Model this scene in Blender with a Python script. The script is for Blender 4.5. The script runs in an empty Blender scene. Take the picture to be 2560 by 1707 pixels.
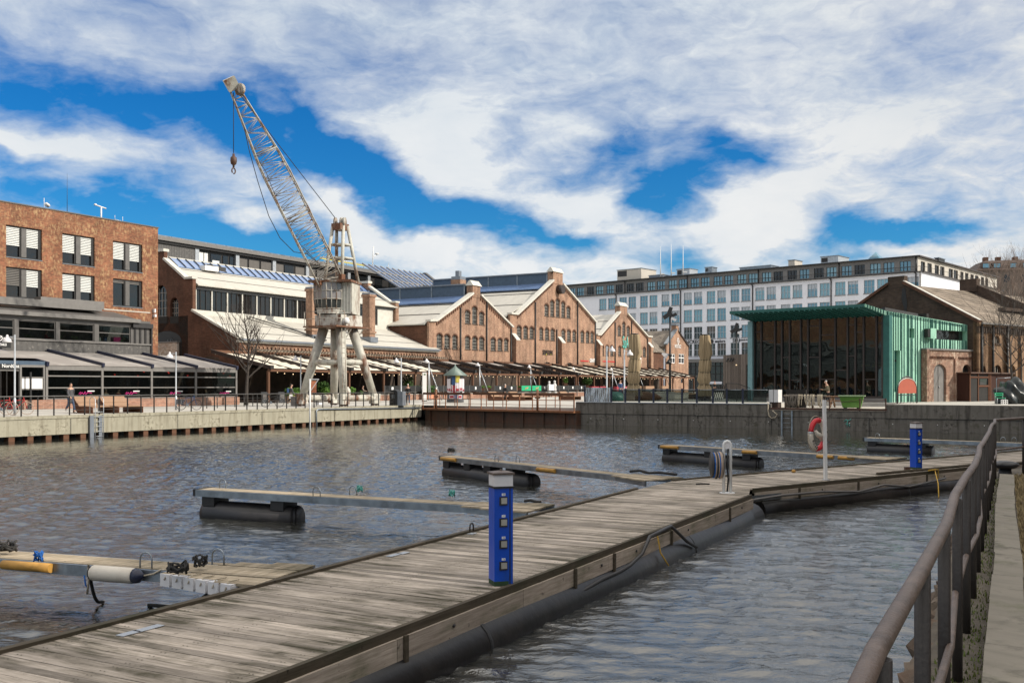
import bpy, bmesh, math, random
from mathutils import Vector, Matrix
random.seed(7)
SC = bpy.context.scene; COL = SC.collection
# ---- viewing geometry measured on the photograph (source pixels 2560 x 1707) ----
F = 2489.0; CX = 1280.0; HY = 962.0; CZ = 2.9
def gp(px, py, z=0.0):
    Y = F * (CZ - z) / (py - HY); return Vector(((px - CX) / F * Y, Y, z))
def dp(px, py, Y): return Vector(((px - CX) / F * Y, Y, CZ + (HY - py) / F * Y))
UX, UY = 0.493, 0.870; UA = math.atan2(UY, UX); QX, QY = -26.0, 50.5
def L(u, v, z=0.0): return Vector((QX + UX * u - UY * v, QY + UY * u + UX * v, z))
def fu(px, v):
    k = (px - CX) / F
    return (k * (QY + UX * v) - QX + UY * v) / (UX - k * UY)
def uz(px, py, v):
    u = fu(px, v); Y = QY + UY * u + UX * v
    return u, CZ + (HY - py) / F * Y
def uv_of(p):
    a, b = p[0] - QX, p[1] - QY
    return UX * a + UY * b, -UY * a + UX * b
V3 = Vector; R = math.radians; PI = math.pi
def dirang(d): return math.atan2(d[1], d[0])

class MB:
    def __init__(s): s.v = []; s.f = []; s.sm = []
    def add(s, vs, fs, smooth=False):
        n = len(s.v); s.v += [tuple(p) for p in vs]
        for f in fs: s.f.append([i + n for i in f]); s.sm.append(smooth)
        return s
    def box(s, x0, x1, y0, y1, z0, z1):
        return s.add([(x0,y0,z0),(x1,y0,z0),(x1,y1,z0),(x0,y1,z0),(x0,y0,z1),(x1,y0,z1),(x1,y1,z1),(x0,y1,z1)],
                     [(3,2,1,0),(4,5,6,7),(0,1,5,4),(1,2,6,5),(2,3,7,6),(3,0,4,7)])
    def hexa(s, b, t):
        return s.add(list(b) + list(t), [(3,2,1,0),(4,5,6,7),(0,1,5,4),(1,2,6,5),(2,3,7,6),(3,0,4,7)])
    def beam(s, p, q, w, h, up=(0,0,1)):
        p = V3(p); q = V3(q); d = (q - p).normalized(); a = d.cross(V3(up))
        if a.length < 1e-4: a = d.cross(V3((1,0,0)))
        a.normalize(); b = a.cross(d); a = a * w / 2; b = b * h / 2
        return s.hexa([p-a-b, p+a-b, p+a+b, p-a+b], [q-a-b, q+a-b, q+a+b, q-a+b])
    def tube(s, pts, r, seg=8, caps=True, closed=False):
        pts = [V3(p) for p in pts]; n = len(pts); rs = r if isinstance(r, (list, tuple)) else [r] * n
        vs = []; fs = []; ref = None
        for i, p in enumerate(pts):
            if closed: d = pts[(i+1) % n] - pts[i-1]
            else: d = pts[min(i+1, n-1)] - pts[max(i-1, 0)]
            if d.length < 1e-9: d = V3((0,0,1))
            d.normalize()
            if ref is None:
                ref = V3((0,0,1)) if abs(d.z) < 0.9 else V3((1,0,0))
            a = ref - d * ref.dot(d)
            if a.length < 1e-4: a = d.orthogonal()
            a.normalize(); ref = a; b = d.cross(a)
            for k in range(seg):
                t = 2 * PI * k / seg
                vs.append(p + (a * math.cos(t) + b * math.sin(t)) * rs[i])
        m = n if closed else n - 1
        for i in range(m):
            j = (i + 1) % n
            for k in range(seg):
                k2 = (k + 1) % seg
                fs.append((i*seg+k, i*seg+k2, j*seg+k2, j*seg+k))
        s.add(vs, fs, True)
        if caps and not closed:
            o = len(s.v) - n * seg
            s.f.append([o + k for k in range(seg)][::-1]); s.sm.append(False)
            s.f.append([o + (n-1)*seg + k for k in range(seg)]); s.sm.append(False)
        return s
    def lathe(s, prof, c=(0,0,0), seg=16, M=None):
        vs = []; fs = []; c = V3(c)
        for r, z in prof:
            for k in range(seg):
                t = 2*PI*k/seg; p = V3((r*math.cos(t), r*math.sin(t), z))
                if M is not None: p = M @ p
                vs.append(c + p)
        for i in range(len(prof)-1):
            for k in range(seg):
                k2 = (k+1) % seg
                fs.append((i*seg+k, i*seg+k2, (i+1)*seg+k2, (i+1)*seg+k))
        s.add(vs, fs, True); o = len(s.v) - len(vs)
        if prof[0][0] > 1e-4: s.f.append([o+k for k in range(seg)][::-1]); s.sm.append(False)
        if prof[-1][0] > 1e-4: s.f.append([o+(len(prof)-1)*seg+k for k in range(seg)]); s.sm.append(False)
        return s
    def poly(s, pts): return s.add(pts, [tuple(range(len(pts)))])
    def slab(s, pts, t):   # polygon given at its top, thickened downwards
        n = len(pts); b = [(p[0], p[1], p[2]-t) for p in pts]
        return s.add(list(pts) + b, [tuple(range(n)), tuple(range(2*n-1, n-1, -1))] + [(i, i+n, (i+1) % n + n, (i+1) % n) for i in range(n)])
    def prism(s, xz, y0, y1):
        n = len(xz); a = [(x, y0, z) for x, z in xz]; b = [(x, y1, z) for x, z in xz]
        return s.add(a + b, [tuple(range(n)), tuple(range(2*n-1, n-1, -1))] + [(i, i+n, (i+1) % n + n, (i+1) % n) for i in range(n)])
    def prismx(s, yz, x0, x1):
        n = len(yz); a = [(x0, y, z) for y, z in yz]; b = [(x1, y, z) for y, z in yz]
        return s.add(a + b, [tuple(range(n)), tuple(range(2*n-1, n-1, -1))] + [(i, i+n, (i+1) % n + n, (i+1) % n) for i in range(n)])
    def wall(s, outline, holes, depth, y=0.0):
        """front face in the xz plane with openings, plus their reveals"""
        bm = bmesh.new(); eds = []
        for lp in [outline] + holes:
            vs = [bm.verts.new((x, y, z)) for x, z in lp]
            for i in range(len(vs)): eds.append(bm.edges.new((vs[i], vs[(i+1) % len(vs)])))
        bmesh.ops.triangle_fill(bm, use_beauty=True, use_dissolve=False, edges=eds, normal=(0,-1,0))
        bm.verts.index_update()
        fs = []
        for f in bm.faces:
            ids = [v.index for v in f.verts]
            if f.normal.y > 0: ids.reverse()
            fs.append(ids)
        s.add([v.co.copy() for v in bm.verts], fs); bm.free()
        for lp in [outline] + holes:
            n = len(lp)
            s.add([(x, y, z) for x, z in lp] + [(x, y+depth, z) for x, z in lp], [(i, (i+1) % n, (i+1) % n + n, i+n) for i in range(n)])
        return s
    def xf(s, M, start=0):
        for i in range(start, len(s.v)): s.v[i] = tuple(M @ V3(s.v[i]))
        return s
    def build(s, name, mat, parent=None, **kw):
        me = bpy.data.meshes.new(name); me.from_pydata(s.v, [], s.f)
        me.polygons.foreach_set('use_smooth', s.sm); me.update()
        if mat: me.materials.append(mat)
        o = bpy.data.objects.new(name, me); COL.objects.link(o)
        if parent: o.parent = parent
        for k, v in kw.items(): o[k] = v
        return o

def arch(x0, x1, z0, z1, rise, n=7):
    pts = [(x0, z0), (x1, z0), (x1, z1-rise)]
    c = (x0+x1)/2; h = (x1-x0)/2
    for i in range(1, n): t = PI*i/n; pts.append((c + h*math.cos(t), z1-rise + rise*math.sin(t)))
    pts.append((x0, z1-rise)); return pts
def rect(x0, x1, z0, z1): return [(x0,z0),(x1,z0),(x1,z1),(x0,z1)]

def thing(name, label, cat, loc=(0,0,0), rz=0.0, group=None):
    o = bpy.data.objects.new(name, None); COL.objects.link(o); o.empty_display_size = .2
    o.location = loc; o.rotation_euler = (0,0,rz); o['label'] = label; o['category'] = cat
    if group: o['group'] = group
    return o
def tag(o, label, cat, group=None, kind=None):
    o['label'] = label; o['category'] = cat
    if group: o['group'] = group
    if kind: o['kind'] = kind
    return o
def place(o, loc, rz=0.0): o.location = loc; o.rotation_euler = (0,0,rz); return o
def struct(o, label=None):
    o['kind'] = 'structure'
    if label: o['label'] = label
    return o
def dup(root, loc, rz, label, group=None, scale=None):
    def cp(o, par):
        c = o.copy(); COL.objects.link(c); c.parent = par
        for ch in list(o.children): cp(ch, c)
        return c
    r = cp(root, None); r.location = loc; r.rotation_euler = (0,0,rz)
    if scale: r.scale = (scale,)*3
    if label: r['label'] = label
    if group: r['group'] = group
    return r
def textmesh(txt, size, mat, name='lettering', parent=None, ext=.01, loc=(0,0,0), rot=(PI/2,0,0), align='CENTER', sx=1.0, bold=0.0):
    cu = bpy.data.curves.new(name, 'FONT'); cu.body = txt; cu.size = size; cu.extrude = ext; cu.align_x = align; cu.align_y = 'CENTER'
    cu.offset = bold; cu.resolution_u = 2
    cu.materials.append(mat)
    t = bpy.data.objects.new(name, cu); COL.objects.link(t); bpy.context.view_layer.update()
    me = bpy.data.meshes.new_from_object(t.evaluated_get(bpy.context.evaluated_depsgraph_get())); bpy.data.objects.remove(t)
    me.materials.clear(); me.materials.append(mat)
    o = bpy.data.objects.new(name, me); COL.objects.link(o); o.location = loc; o.rotation_euler = rot; o.scale = (sx,1,1)
    if parent: o.parent = parent
    return o

# ------------------------------------------------------------------ materials
class NT:
    def __init__(s, tree): s.t = tree
    def n(s, typ, **kw):
        nd = s.t.nodes.new(typ)
        for k, v in kw.items():
            if k == 'ins':
                for i, x in v.items():
                    if isinstance(x, bpy.types.NodeSocket): s.t.links.new(x, nd.inputs[i])
                    else: nd.inputs[i].default_value = x
            else: setattr(nd, k, v)
        return nd
    def math(s, op, a, b=None, c=None):
        ins = {0: a}
        if b is not None: ins[1] = b
        if c is not None: ins[2] = c
        return s.n('ShaderNodeMath', operation=op, ins=ins).outputs[0]
    def noise(s, vec, scale, detail=4, rough=.55, dist=0.0):
        return s.n('ShaderNodeTexNoise', ins={'Vector': vec, 'Scale': scale, 'Detail': detail, 'Roughness': rough, 'Distortion': dist}).outputs[0]
    def ramp(s, fac, a, b, lo=0.0, hi=1.0):
        return s.n('ShaderNodeMapRange', ins={0: fac, 1: a, 2: b, 3: lo, 4: hi}).outputs[0]
    def mix(s, fac, a, b, mode='MIX'):
        nd = s.n('ShaderNodeMix', data_type='RGBA', blend_type=mode)
        for i, x in ((0, fac), (6, a), (7, b)):
            if isinstance(x, bpy.types.NodeSocket): s.t.links.new(x, nd.inputs[i])
            else: nd.inputs[i].default_value = c4(x) if i else x
        return nd.outputs[2]
    def scale(s, vec, sc):
        return s.n('ShaderNodeMapping', ins={0: vec, 3: sc}).outputs[0]
def c4(c): return (c[0], c[1], c[2], 1.0)
def newmat(name):
    m = bpy.data.materials.new(name); m.use_nodes = True
    nt = NT(m.node_tree); b = m.node_tree.nodes['Principled BSDF']
    return m, nt, b
def lk(nt, a, b): nt.t.links.new(a, b)
def objco(nt): return nt.n('ShaderNodeTexCoord').outputs['Object']
def wallco(nt):
    sep = nt.n('ShaderNodeSeparateXYZ', ins={0: objco(nt)})
    h = nt.math('ADD', sep.outputs[0], sep.outputs[1])
    return nt.n('ShaderNodeCombineXYZ', ins={0: h, 1: sep.outputs[2]}).outputs[0]

def mplain(name, col, rough=.6, metal=0.0, var=.25, sc=2.5, bump=.15, bs=25., dirt=None, dsc=.7, damt=.5, stretch=(1,1,1), spec=.5):
    """painted / raw surface: mottled tone, optional patches of another colour, fine relief"""
    m, nt, b = newmat(name); co = objco(nt); co2 = nt.scale(co, stretch)
    n1 = nt.noise(co2, sc, 5, .6)
    c = nt.mix(nt.ramp(n1, .3, .7), [x*(1-var) for x in col], [min(1, x*(1+var)) for x in col])
    if dirt:
        n2 = nt.noise(co2, dsc, 6, .65)
        c = nt.mix(nt.math('MULTIPLY', nt.ramp(n2, .5, .68), damt), c, dirt)
    lk(nt, c, b.inputs['Base Color'])
    b.inputs['Roughness'].default_value = rough; b.inputs['Metallic'].default_value = metal
    b.inputs['Specular IOR Level'].default_value = spec
    if bump:
        bp = nt.n('ShaderNodeBump', ins={'Strength': bump, 'Distance': .02, 'Height': nt.noise(co2, bs, 4, .6)})
        lk(nt, bp.outputs[0], b.inputs['Normal'])
    return m
def mbrick(name, c1, c2, mortar, var=(.65, 1.25), w=.25, h=.078, ms=.012, patch=None, pamt=.5, psc=.35, soot=0.0, bias=0.0):
    m, nt, b = newmat(name); co = wallco(nt)
    br = nt.n('ShaderNodeTexBrick', offset=.5, ins={'Vector': co, 'Color1': c4(c1), 'Color2': c4(c2), 'Mortar': c4(mortar), 'Scale': 1.0, 'Mortar Size': ms, 'Bias': bias, 'Brick Width': w, 'Row Height': h})
    n1 = nt.noise(co, .55, 6, .6); n2 = nt.noise(nt.scale(co, (1, 2.6, 1)), 2.2, 4, .6)
    f = nt.math('MULTIPLY', nt.ramp(n1, .3, .7, var[0], var[1]), nt.ramp(n2, .3, .7, .75, 1.25))
    c = nt.mix(1.0, br.outputs[0], nt.n('ShaderNodeCombineXYZ', ins={0: f, 1: f, 2: f}).outputs[0], 'MULTIPLY')
    if patch:
        n3 = nt.noise(co, psc, 7, .7)
        n4 = nt.noise(nt.scale(co, (1, .5, 1)), 5.5, 3, .6)
        k = nt.math('MULTIPLY', nt.ramp(n3, .42, .62), nt.ramp(n4, .45, .62))
        c = nt.mix(nt.math('MULTIPLY', k, pamt), c, patch)
    if soot:
        n5 = nt.noise(nt.scale(co, (1.3, .12, 1)), .8, 5, .6)
        c = nt.mix(nt.math('MULTIPLY', nt.ramp(n5, .45, .75), soot), c, (.03, .025, .022))
    lk(nt, c, b.inputs['Base Color']); b.inputs['Roughness'].default_value = .9; b.inputs['Specular IOR Level'].default_value = .25
    bp = nt.n('ShaderNodeBump', ins={'Strength': .5, 'Distance': .02, 'Height': nt.math('ADD', br.outputs[1], nt.math('MULTIPLY', n2, -.8))}); bp.invert = True
    lk(nt, bp.outputs[0], b.inputs['Normal'])
    return m
def mconc(name, col, stain, moss=None, topdark=0.0, joints=True, streak=.6):
    """cast concrete: blotches, vertical runs of dirt, form joints"""
    m, nt, b = newmat(name); co = wallco(nt); oc = objco(nt)
    n1 = nt.noise(oc, .9, 7, .62); n2 = nt.noise(nt.scale(co, (2.2, .18, 1)), 1.6, 6, .65); n3 = nt.noise(oc, 5, 5, .65)
    c = nt.mix(nt.ramp(n1, .3, .7), [x*.82 for x in col], [x*1.12 for x in col])
    c = nt.mix(nt.math('MULTIPLY', nt.ramp(n2, .47, .68), streak), c, stain)
    k = nt.math('MULTIPLY', nt.ramp(n1, .5, .62), nt.ramp(n3, .48, .6))
    c = nt.mix(nt.math('MULTIPLY', k, .75), c, [x*.6 for x in stain])
    n4 = nt.noise(nt.scale(co, (3.1, .1, 1)), 1.9, 5, .6)
    c = nt.mix(nt.math('MULTIPLY', nt.ramp(n4, .62, .75), streak*.6), c, [min(1, x*1.5) for x in col])
    if moss:
        c = nt.mix(nt.math('MULTIPLY', nt.ramp(nt.noise(oc, 1.7, 6, .7), .55, .7), .7), c, moss)
    lk(nt, c, b.inputs['Base Color']); b.inputs['Roughness'].default_value = .88; b.inputs['Specular IOR Level'].default_value = .3
    bp = nt.n('ShaderNodeBump', ins={'Strength': .4, 'Distance': .03, 'Height': n3}); lk(nt, bp.outputs[0], b.inputs['Normal'])
    return m
def mwood(name, col, col2, moss=None, axis=0, rough=.85, island=.5, moss_amt=.8, edge=None, mlow=.47):
    """boards: tone per board, grain along one axis, patches of algae"""
    m, nt, b = newmat(name); co = objco(nt)
    st = [14, 14, 14]; st[axis] = .9
    g = nt.noise(nt.scale(co, tuple(st)), 2.2, 6, .65)
    isl = nt.n('ShaderNodeNewGeometry').outputs['Random Per Island']
    c = nt.mix(nt.ramp(g, .3, .7), col2, col)
    f = nt.ramp(isl, 0, 1, 1-island, 1+island*.5)
    c = nt.mix(1.0, c, nt.n('ShaderNodeCombineXYZ', ins={0: f, 1: f, 2: f}).outputs[0], 'MULTIPLY')
    n2 = nt.noise(co, .75, 7, .68)
    st2 = [6, 6, 6]; st2[axis] = .7
    n3 = nt.noise(nt.scale(co, tuple(st2)), 1.1, 5, .65)
    if edge:      # boards are walked clean along the middle and greener along both sides
        dy = nt.math('ABSOLUTE', nt.math('SUBTRACT', nt.n('ShaderNodeSeparateXYZ', ins={0: co}).outputs[1], edge/2))
        n2 = nt.math('ADD', n2, nt.ramp(dy, edge*.18, edge*.5, -.035, .11))
    if moss:
        k = nt.math('MULTIPLY', nt.ramp(n2, mlow-.04, mlow+.16), nt.ramp(n3, .4, .6))
        c = nt.mix(nt.math('MULTIPLY', k, moss_amt), c, moss)
        n5 = nt.noise(co, 11, 3, .6)
        c = nt.mix(nt.math('MULTIPLY', nt.ramp(n5, .66, .72), .8), c, [x*.35 for x in col2])
    lk(nt, c, b.inputs['Base Color']); b.inputs['Roughness'].default_value = rough; b.inputs['Specular IOR Level'].default_value = .3
    bp = nt.n('ShaderNodeBump', ins={'Strength': .45, 'Distance': .012, 'Height': g}); lk(nt, bp.outputs[0], b.inputs['Normal'])
    return m
def mcorr(name, col, axis=0, period=.25, var=.12, dirt=(.35,.33,.29), metal=.0, rough=.55):
    """profiled sheet metal, ribs across one local axis"""
    m, nt, b = newmat(name); co = objco(nt)
    sep = nt.n('ShaderNodeSeparateXYZ', ins={0: co})
    w = nt.math('SINE', nt.math('MULTIPLY', sep.outputs[axis], 2*PI/period))
    st = [1.4, 1.4, 1.4]; st[1-axis] = .12
    n1 = nt.noise(nt.scale(co, tuple(st)), .8, 6, .6)
    c = nt.mix(nt.ramp(n1, .3, .7), [x*(1-var) for x in col], [x*(1+var*.5) for x in col])
    c = nt.mix(nt.math('MULTIPLY', nt.ramp(nt.noise(nt.scale(co, tuple(st)), 2.3, 4, .6), .56, .7), .4), c, dirt)
    lk(nt, c, b.inputs['Base Color']); b.inputs['Roughness'].default_value = rough; b.inputs['Metallic'].default_value = metal
    bp = nt.n('ShaderNodeBump', ins={'Strength': .35, 'Distance': .04, 'Height': w}); lk(nt, bp.outputs[0], b.inputs['Normal'])
    return m
def mrust(name, paint, rust=(.13,.052,.022), amt=.5, rough=.6, sc=1.6, vert=.35):
    m, nt, b = newmat(name); co = objco(nt); cs = nt.scale(co, (1, 1, vert))
    n1 = nt.noise(cs, sc, 8, .68); n2 = nt.noise(co, 3.5, 5, .6)
    c = nt.mix(nt.ramp(n2, .3, .7), [x*.8 for x in paint], [min(1, x*1.12) for x in paint])
    th = .68 - amt*.3
    k = nt.ramp(n1, th-.06, th+.05)
    c = nt.mix(nt.math('MULTIPLY', nt.ramp(n1, th-.14, th), .35), c, [(p*.5+r) for p, r in zip(paint, rust)])
    c = nt.mix(k, c, nt.mix(n2, [x*.5 for x in rust], [x*1.7 for x in rust]))
    lk(nt, c, b.inputs['Base Color']); b.inputs['Roughness'].default_value = rough
    bp = nt.n('ShaderNodeBump', ins={'Strength': .3, 'Distance': .02, 'Height': n1}); lk(nt, bp.outputs[0], b.inputs['Normal'])
    return m
def mglass(name, tint=(.6,.68,.68), body=.35, rough=.02, ior=1.5, base=(.01,.013,.014), wob=.02, wsc=.8, gcol=(1,1,1)):
    """window glass: a mirror-like coat over part clear, part dark glazing"""
    m, nt, b = newmat(name); nt.t.nodes.remove(b)
    out = nt.t.nodes['Material Output']; co = objco(nt)
    bp = nt.n('ShaderNodeBump', ins={'Strength': wob, 'Distance': .3, 'Height': nt.noise(co, wsc, 2, .5)})
    gl = nt.n('ShaderNodeBsdfGlossy', ins={'Color': c4(gcol), 'Roughness': rough, 'Normal': bp.outputs[0]})
    tr = nt.n('ShaderNodeBsdfTransparent', ins={'Color': c4(tint)}); df = nt.n('ShaderNodeBsdfDiffuse', ins={'Color': c4(base)})
    m1 = nt.n('ShaderNodeMixShader', ins={0: body, 1: tr.outputs[0], 2: df.outputs[0]})
    fr = nt.n('ShaderNodeFresnel', ins={'IOR': ior})
    m2 = nt.n('ShaderNodeMixShader', ins={0: fr.outputs[0], 1: m1.outputs[0], 2: gl.outputs[0]})
    lk(nt, m2.outputs[0], out.inputs[0]); return m
def memit(name, col, s):
    m, nt, b = newmat(name); b.inputs['Emission Color'].default_value = c4(col); b.inputs['Emission Strength'].default_value = s
    b.inputs['Base Color'].default_value = c4(col); return m

M = {}
M['brick_red'] = mbrick('brick_red', (.34,.125,.06), (.19,.07,.038), (.20,.13,.09), patch=(.50,.34,.18), pamt=.8, psc=.9, soot=.2)
M['brick_hall'] = mbrick('brick_hall', (.32,.14,.08), (.22,.09,.054), (.42,.30,.215), ms=.018, var=(.65,1.2), patch=(.52,.34,.23), pamt=.8, psc=.8, soot=.6)
M['brick_dark'] = mbrick('brick_dark', (.15,.062,.036), (.11,.045,.028), (.13,.08,.055), var=(.6,1.2), patch=(.2,.12,.08), pamt=.3, soot=.4)
M['brick_soot'] = mbrick('brick_soot', (.10,.065,.045), (.075,.05,.038), (.07,.055,.045), var=(.6,1.2), soot=.5)
M['brick_ware'] = mbrick('brick_ware', (.30,.175,.10), (.22,.12,.07), (.20,.15,.10), var=(.65,1.2), patch=(.36,.25,.15), pamt=.5, soot=.45)
M['brick_white'] = mbrick('brick_white', (.55,.50,.44), (.40,.26,.18), (.45,.38,.32), var=(.7,1.2), patch=(.7,.66,.6), pamt=.7, psc=.9)
M['brick_annex'] = mbrick('brick_annex', (.27,.12,.075), (.19,.08,.05), (.40,.32,.25), var=(.7,1.2), patch=(.62,.5,.38), pamt=.85, psc=.9)
M['brick_low'] = mbrick('brick_low', (.36,.17,.11), (.28,.12,.075), (.38,.28,.22), patch=(.48,.36,.28), pamt=.5, psc=.9)
M['conc_quay'] = mconc('conc_quay', (.37,.345,.265), (.17,.145,.10), streak=.65)
M['conc_dark'] = mconc('conc_dark', (.185,.168,.145), (.045,.04,.034), moss=(.05,.048,.022), streak=.8)
M['conc_kerb'] = mconc('conc_kerb', (.24,.215,.175), (.12,.11,.085), moss=(.10,.105,.05), streak=.35)
M['conc_plain'] = mplain('conc_plain', (.42,.40,.36), .85, var=.15, dirt=(.25,.23,.2))
M['paving'] = mplain('paving', (.42,.40,.36), .85, var=.12, sc=.8, dirt=(.28,.26,.23), dsc=.3)
M['roof_cream'] = mcorr('roof_cream', (.50,.475,.415), axis=0)
M['roof_cream_v'] = mcorr('roof_cream_v', (.48,.455,.40), axis=1)
M['coping'] = mplain('coping', (.56,.54,.48), .5, var=.1, dirt=(.4,.37,.31), damt=.4)
M['zinc'] = mplain('zinc', (.21,.23,.26), .45, .5, var=.15)
M['zinc_blue'] = mplain('zinc_blue', (.075,.11,.155), .4, .3, var=.15)
M['skylight'] = mglass('skylight', body=.9, base=(.16,.24,.42), ior=1.9, rough=.08)
M['dark_metal'] = mplain('dark_metal', (.035,.033,.033), .5, .2, var=.2)
M['grey_metal'] = mplain('grey_metal', (.115,.108,.102), .5, .2, var=.15)
M['fascia'] = mplain('fascia', (.17,.16,.15), .6, .1, var=.12)
M['galv'] = mplain('galv', (.26,.29,.32), .38, .75, var=.25, sc=4, dirt=(.08,.08,.08), dsc=1.6, damt=.6)
M['galv_light'] = mplain('galv_light', (.45,.47,.49), .4, .5, var=.15)
M['white_paint'] = mplain('white_paint', (.72,.71,.69), .45, var=.06, dirt=(.5,.47,.42), damt=.3)
M['cladding'] = mcorr('cladding', (.085,.08,.075), axis=0, period=.45)
M['wall_white'] = mplain('wall_white', (.76,.76,.80), .85, var=.06, sc=.5, dirt=(.45,.45,.48), dsc=.25, damt=.35)
M['wall_grey'] = mplain('wall_grey', (.185,.178,.172), .8, var=.08, sc=.6)
M['wall_beige'] = mplain('wall_beige', (.50,.46,.40), .85, var=.08, sc=.5)
M['pane_sky'] = mglass('pane_sky', body=1.0, base=(.09,.24,.33), ior=2.0, wob=.03, rough=.03)  # reflected sky is put into the pane's base colour
M['pane_pale'] = mglass('pane_pale', body=1.0, base=(.16,.34,.42), ior=1.9, wob=.03, rough=.03)  # paler pane, also carrying a painted sky reflection in its base
M['pane_dark'] = mglass('pane_dark', body=.9, base=(.014,.015,.016), ior=1.6, wob=.04, rough=.03)
M['pane_clear'] = mglass('pane_clear', tint=(.62,.66,.64), body=.12, ior=1.22, wob=.02)
M['pane_cafe'] = mglass('pane_cafe', tint=(.66,.71,.68), body=.2, ior=1.85, wob=.12, wsc=.35, gcol=(.6,.72,.76), base=(.006,.012,.014))
M['frame_dark'] = mplain('frame_dark', (.028,.026,.025), .45, .3, var=.15)
M['frame_brown'] = mplain('frame_brown', (.045,.034,.03), .5, .2, var=.15)
M['frame_iron'] = mplain('frame_iron', (.30,.28,.25), .6, .2, var=.2)
M['blind'] = mcorr('blind', (.62,.63,.60), axis=0, period=50., var=.03)
M['blind_dark'] = mplain('blind_dark', (.115,.105,.095), .7, var=.1)
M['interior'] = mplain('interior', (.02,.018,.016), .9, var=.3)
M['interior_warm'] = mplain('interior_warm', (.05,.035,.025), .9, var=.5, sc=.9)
M['awning'] = mplain('awning', (.56,.51,.42), .85, var=.1, sc=.8, dirt=(.4,.35,.28), damt=.4)
M['awning_grey'] = mplain('awning_grey', (.27,.245,.225), .8, var=.1, sc=.7, dirt=(.5,.47,.43), dsc=.5, damt=.5)
M['timber_brown'] = mwood('timber_brown', (.17,.085,.05), (.10,.048,.028), axis=0)
M['timber_dark'] = mwood('timber_dark', (.055,.036,.026), (.03,.02,.016), axis=1)
M['bench_wood'] = mwood('bench_wood', (.36,.23,.15), (.25,.15,.09), axis=0, island=.25)
M['bench_side'] = mwood('bench_side', (.15,.065,.035), (.085,.036,.02), axis=0, island=.25)
M['deck'] = mwood('deck', (.60,.515,.435), (.25,.21,.165), moss=(.055,.047,.024), axis=1, island=.5, moss_amt=.95, mlow=.43, edge=2.45)
M['deck_finger'] = mwood('deck_finger', (.46,.385,.28), (.28,.22,.15), moss=(.07,.06,.03), axis=1, island=.3)
M['deck_beam'] = mwood('deck_beam', (.10,.08,.055), (.05,.038,.025), moss=(.03,.032,.014), axis=0, island=.2)
M['fascia_wood'] = mwood('fascia_wood', (.50,.42,.345), (.27,.22,.175), moss=(.09,.10,.045), axis=0, island=.2, mlow=.5)
M['hdpe'] = mplain('hdpe', (.010,.0095,.0095), .36, var=.3, sc=3, dirt=(.05,.042,.035), dsc=1.2, damt=.5, bump=.25, bs=6, spec=.35)
M['hdpe_dry'] = mplain('hdpe_dry', (.022,.021,.023), .42, var=.35, sc=2, dirt=(.05,.042,.036), dsc=1.2, damt=.4, bump=.1)
M['rubber'] = mplain('rubber', (.014,.014,.015), .55, var=.3)
M['flap'] = mplain('flap', (.40,.38,.33), .4, .2, var=.1)
M['blue_post'] = mplain('blue_post', (.004,.065,.46), .38, var=.14, sc=2.2, dirt=(.01,.05,.2), damt=.6, bump=.05, dsc=3.0, stretch=(1,1,.35))
M['algae'] = mplain('algae', (.02,.05,.02), .8, var=.4, sc=12)
M['lamp_lens'] = mplain('lamp_lens', (.68,.66,.66), .3, var=.04)
M['fender_yellow'] = mplain('fender_yellow', (.45,.235,.045), .6, var=.2, sc=5, dirt=(.2,.11,.03), dsc=3)
M['fender_white'] = mplain('fender_white', (.62,.56,.47), .5, var=.08, dirt=(.42,.36,.28), dsc=2)
M['navy'] = mplain('navy', (.012,.016,.04), .4, var=.2)
M['rope'] = mplain('rope', (.42,.36,.27), .9, var=.3, sc=20, bump=.6, bs=60)
M['rope_dark'] = mplain('rope_dark', (.03,.028,.026), .9, var=.4, sc=20)
M['rope_blue'] = mplain('rope_blue', (.01,.10,.36), .8, var=.3, sc=15)
M['rope_yellow'] = mplain('rope_yellow', (.50,.30,.04), .8, var=.3, sc=15)
M['rail_brown'] = mplain('rail_brown', (.125,.09,.072), .5, .1, var=.35, sc=7, dirt=(.055,.035,.026), dsc=3.5, bump=.3, bs=60)
M['rail_post'] = mplain('rail_post', (.026,.021,.018), .55, .1, var=.3, sc=6, bump=.25, bs=40)
M['red'] = mplain('red', (.52,.014,.022), .45, var=.1)
M['crane'] = mrust('crane', (.57,.56,.50), amt=.36)
M['crane_clean'] = mrust('crane_clean', (.50,.485,.42), amt=.3, sc=1.1)
M['crane_lattice'] = mrust('crane_lattice', (.40,.385,.335), rust=(.16,.09,.05), amt=.4, sc=2)
M['crane_roof'] = mrust('crane_roof', (.3,.28,.23), amt=.8)
M['rust'] = mrust('rust', (.12,.06,.035), rust=(.19,.075,.03), amt=.9)
M['rust_dark'] = mrust('rust_dark', (.05,.034,.026), rust=(.075,.033,.018), amt=.7)
M['copper'] = mplain('copper', (.27,.52,.385), .6, .05, var=.13, sc=.7, dirt=(.42,.64,.52), dsc=.6, damt=.6, stretch=(1,1,.25))
M['copper_dark'] = mplain('copper_dark', (.022,.115,.10), .5, .1, var=.15)
M['copper_pale'] = mplain('copper_pale', (.19,.34,.36), .5, .1, var=.1)
M['slate'] = mbrick('slate', (.25,.215,.175), (.16,.135,.11), (.06,.05,.045), w=.5, h=.22, ms=.02, var=(.7,1.25))
M['slate_old'] = mbrick('slate_old', (.27,.22,.17), (.15,.12,.09), (.07,.055,.045), w=.55, h=.24, ms=.02, var=(.6,1.3))
M['timber_grey'] = mwood('timber_grey', (.20,.165,.14), (.11,.09,.075), axis=2, island=.35)
M['parasol'] = mplain('parasol', (.33,.25,.15), .9, var=.18, sc=2, stretch=(3,3,.3))
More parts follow.
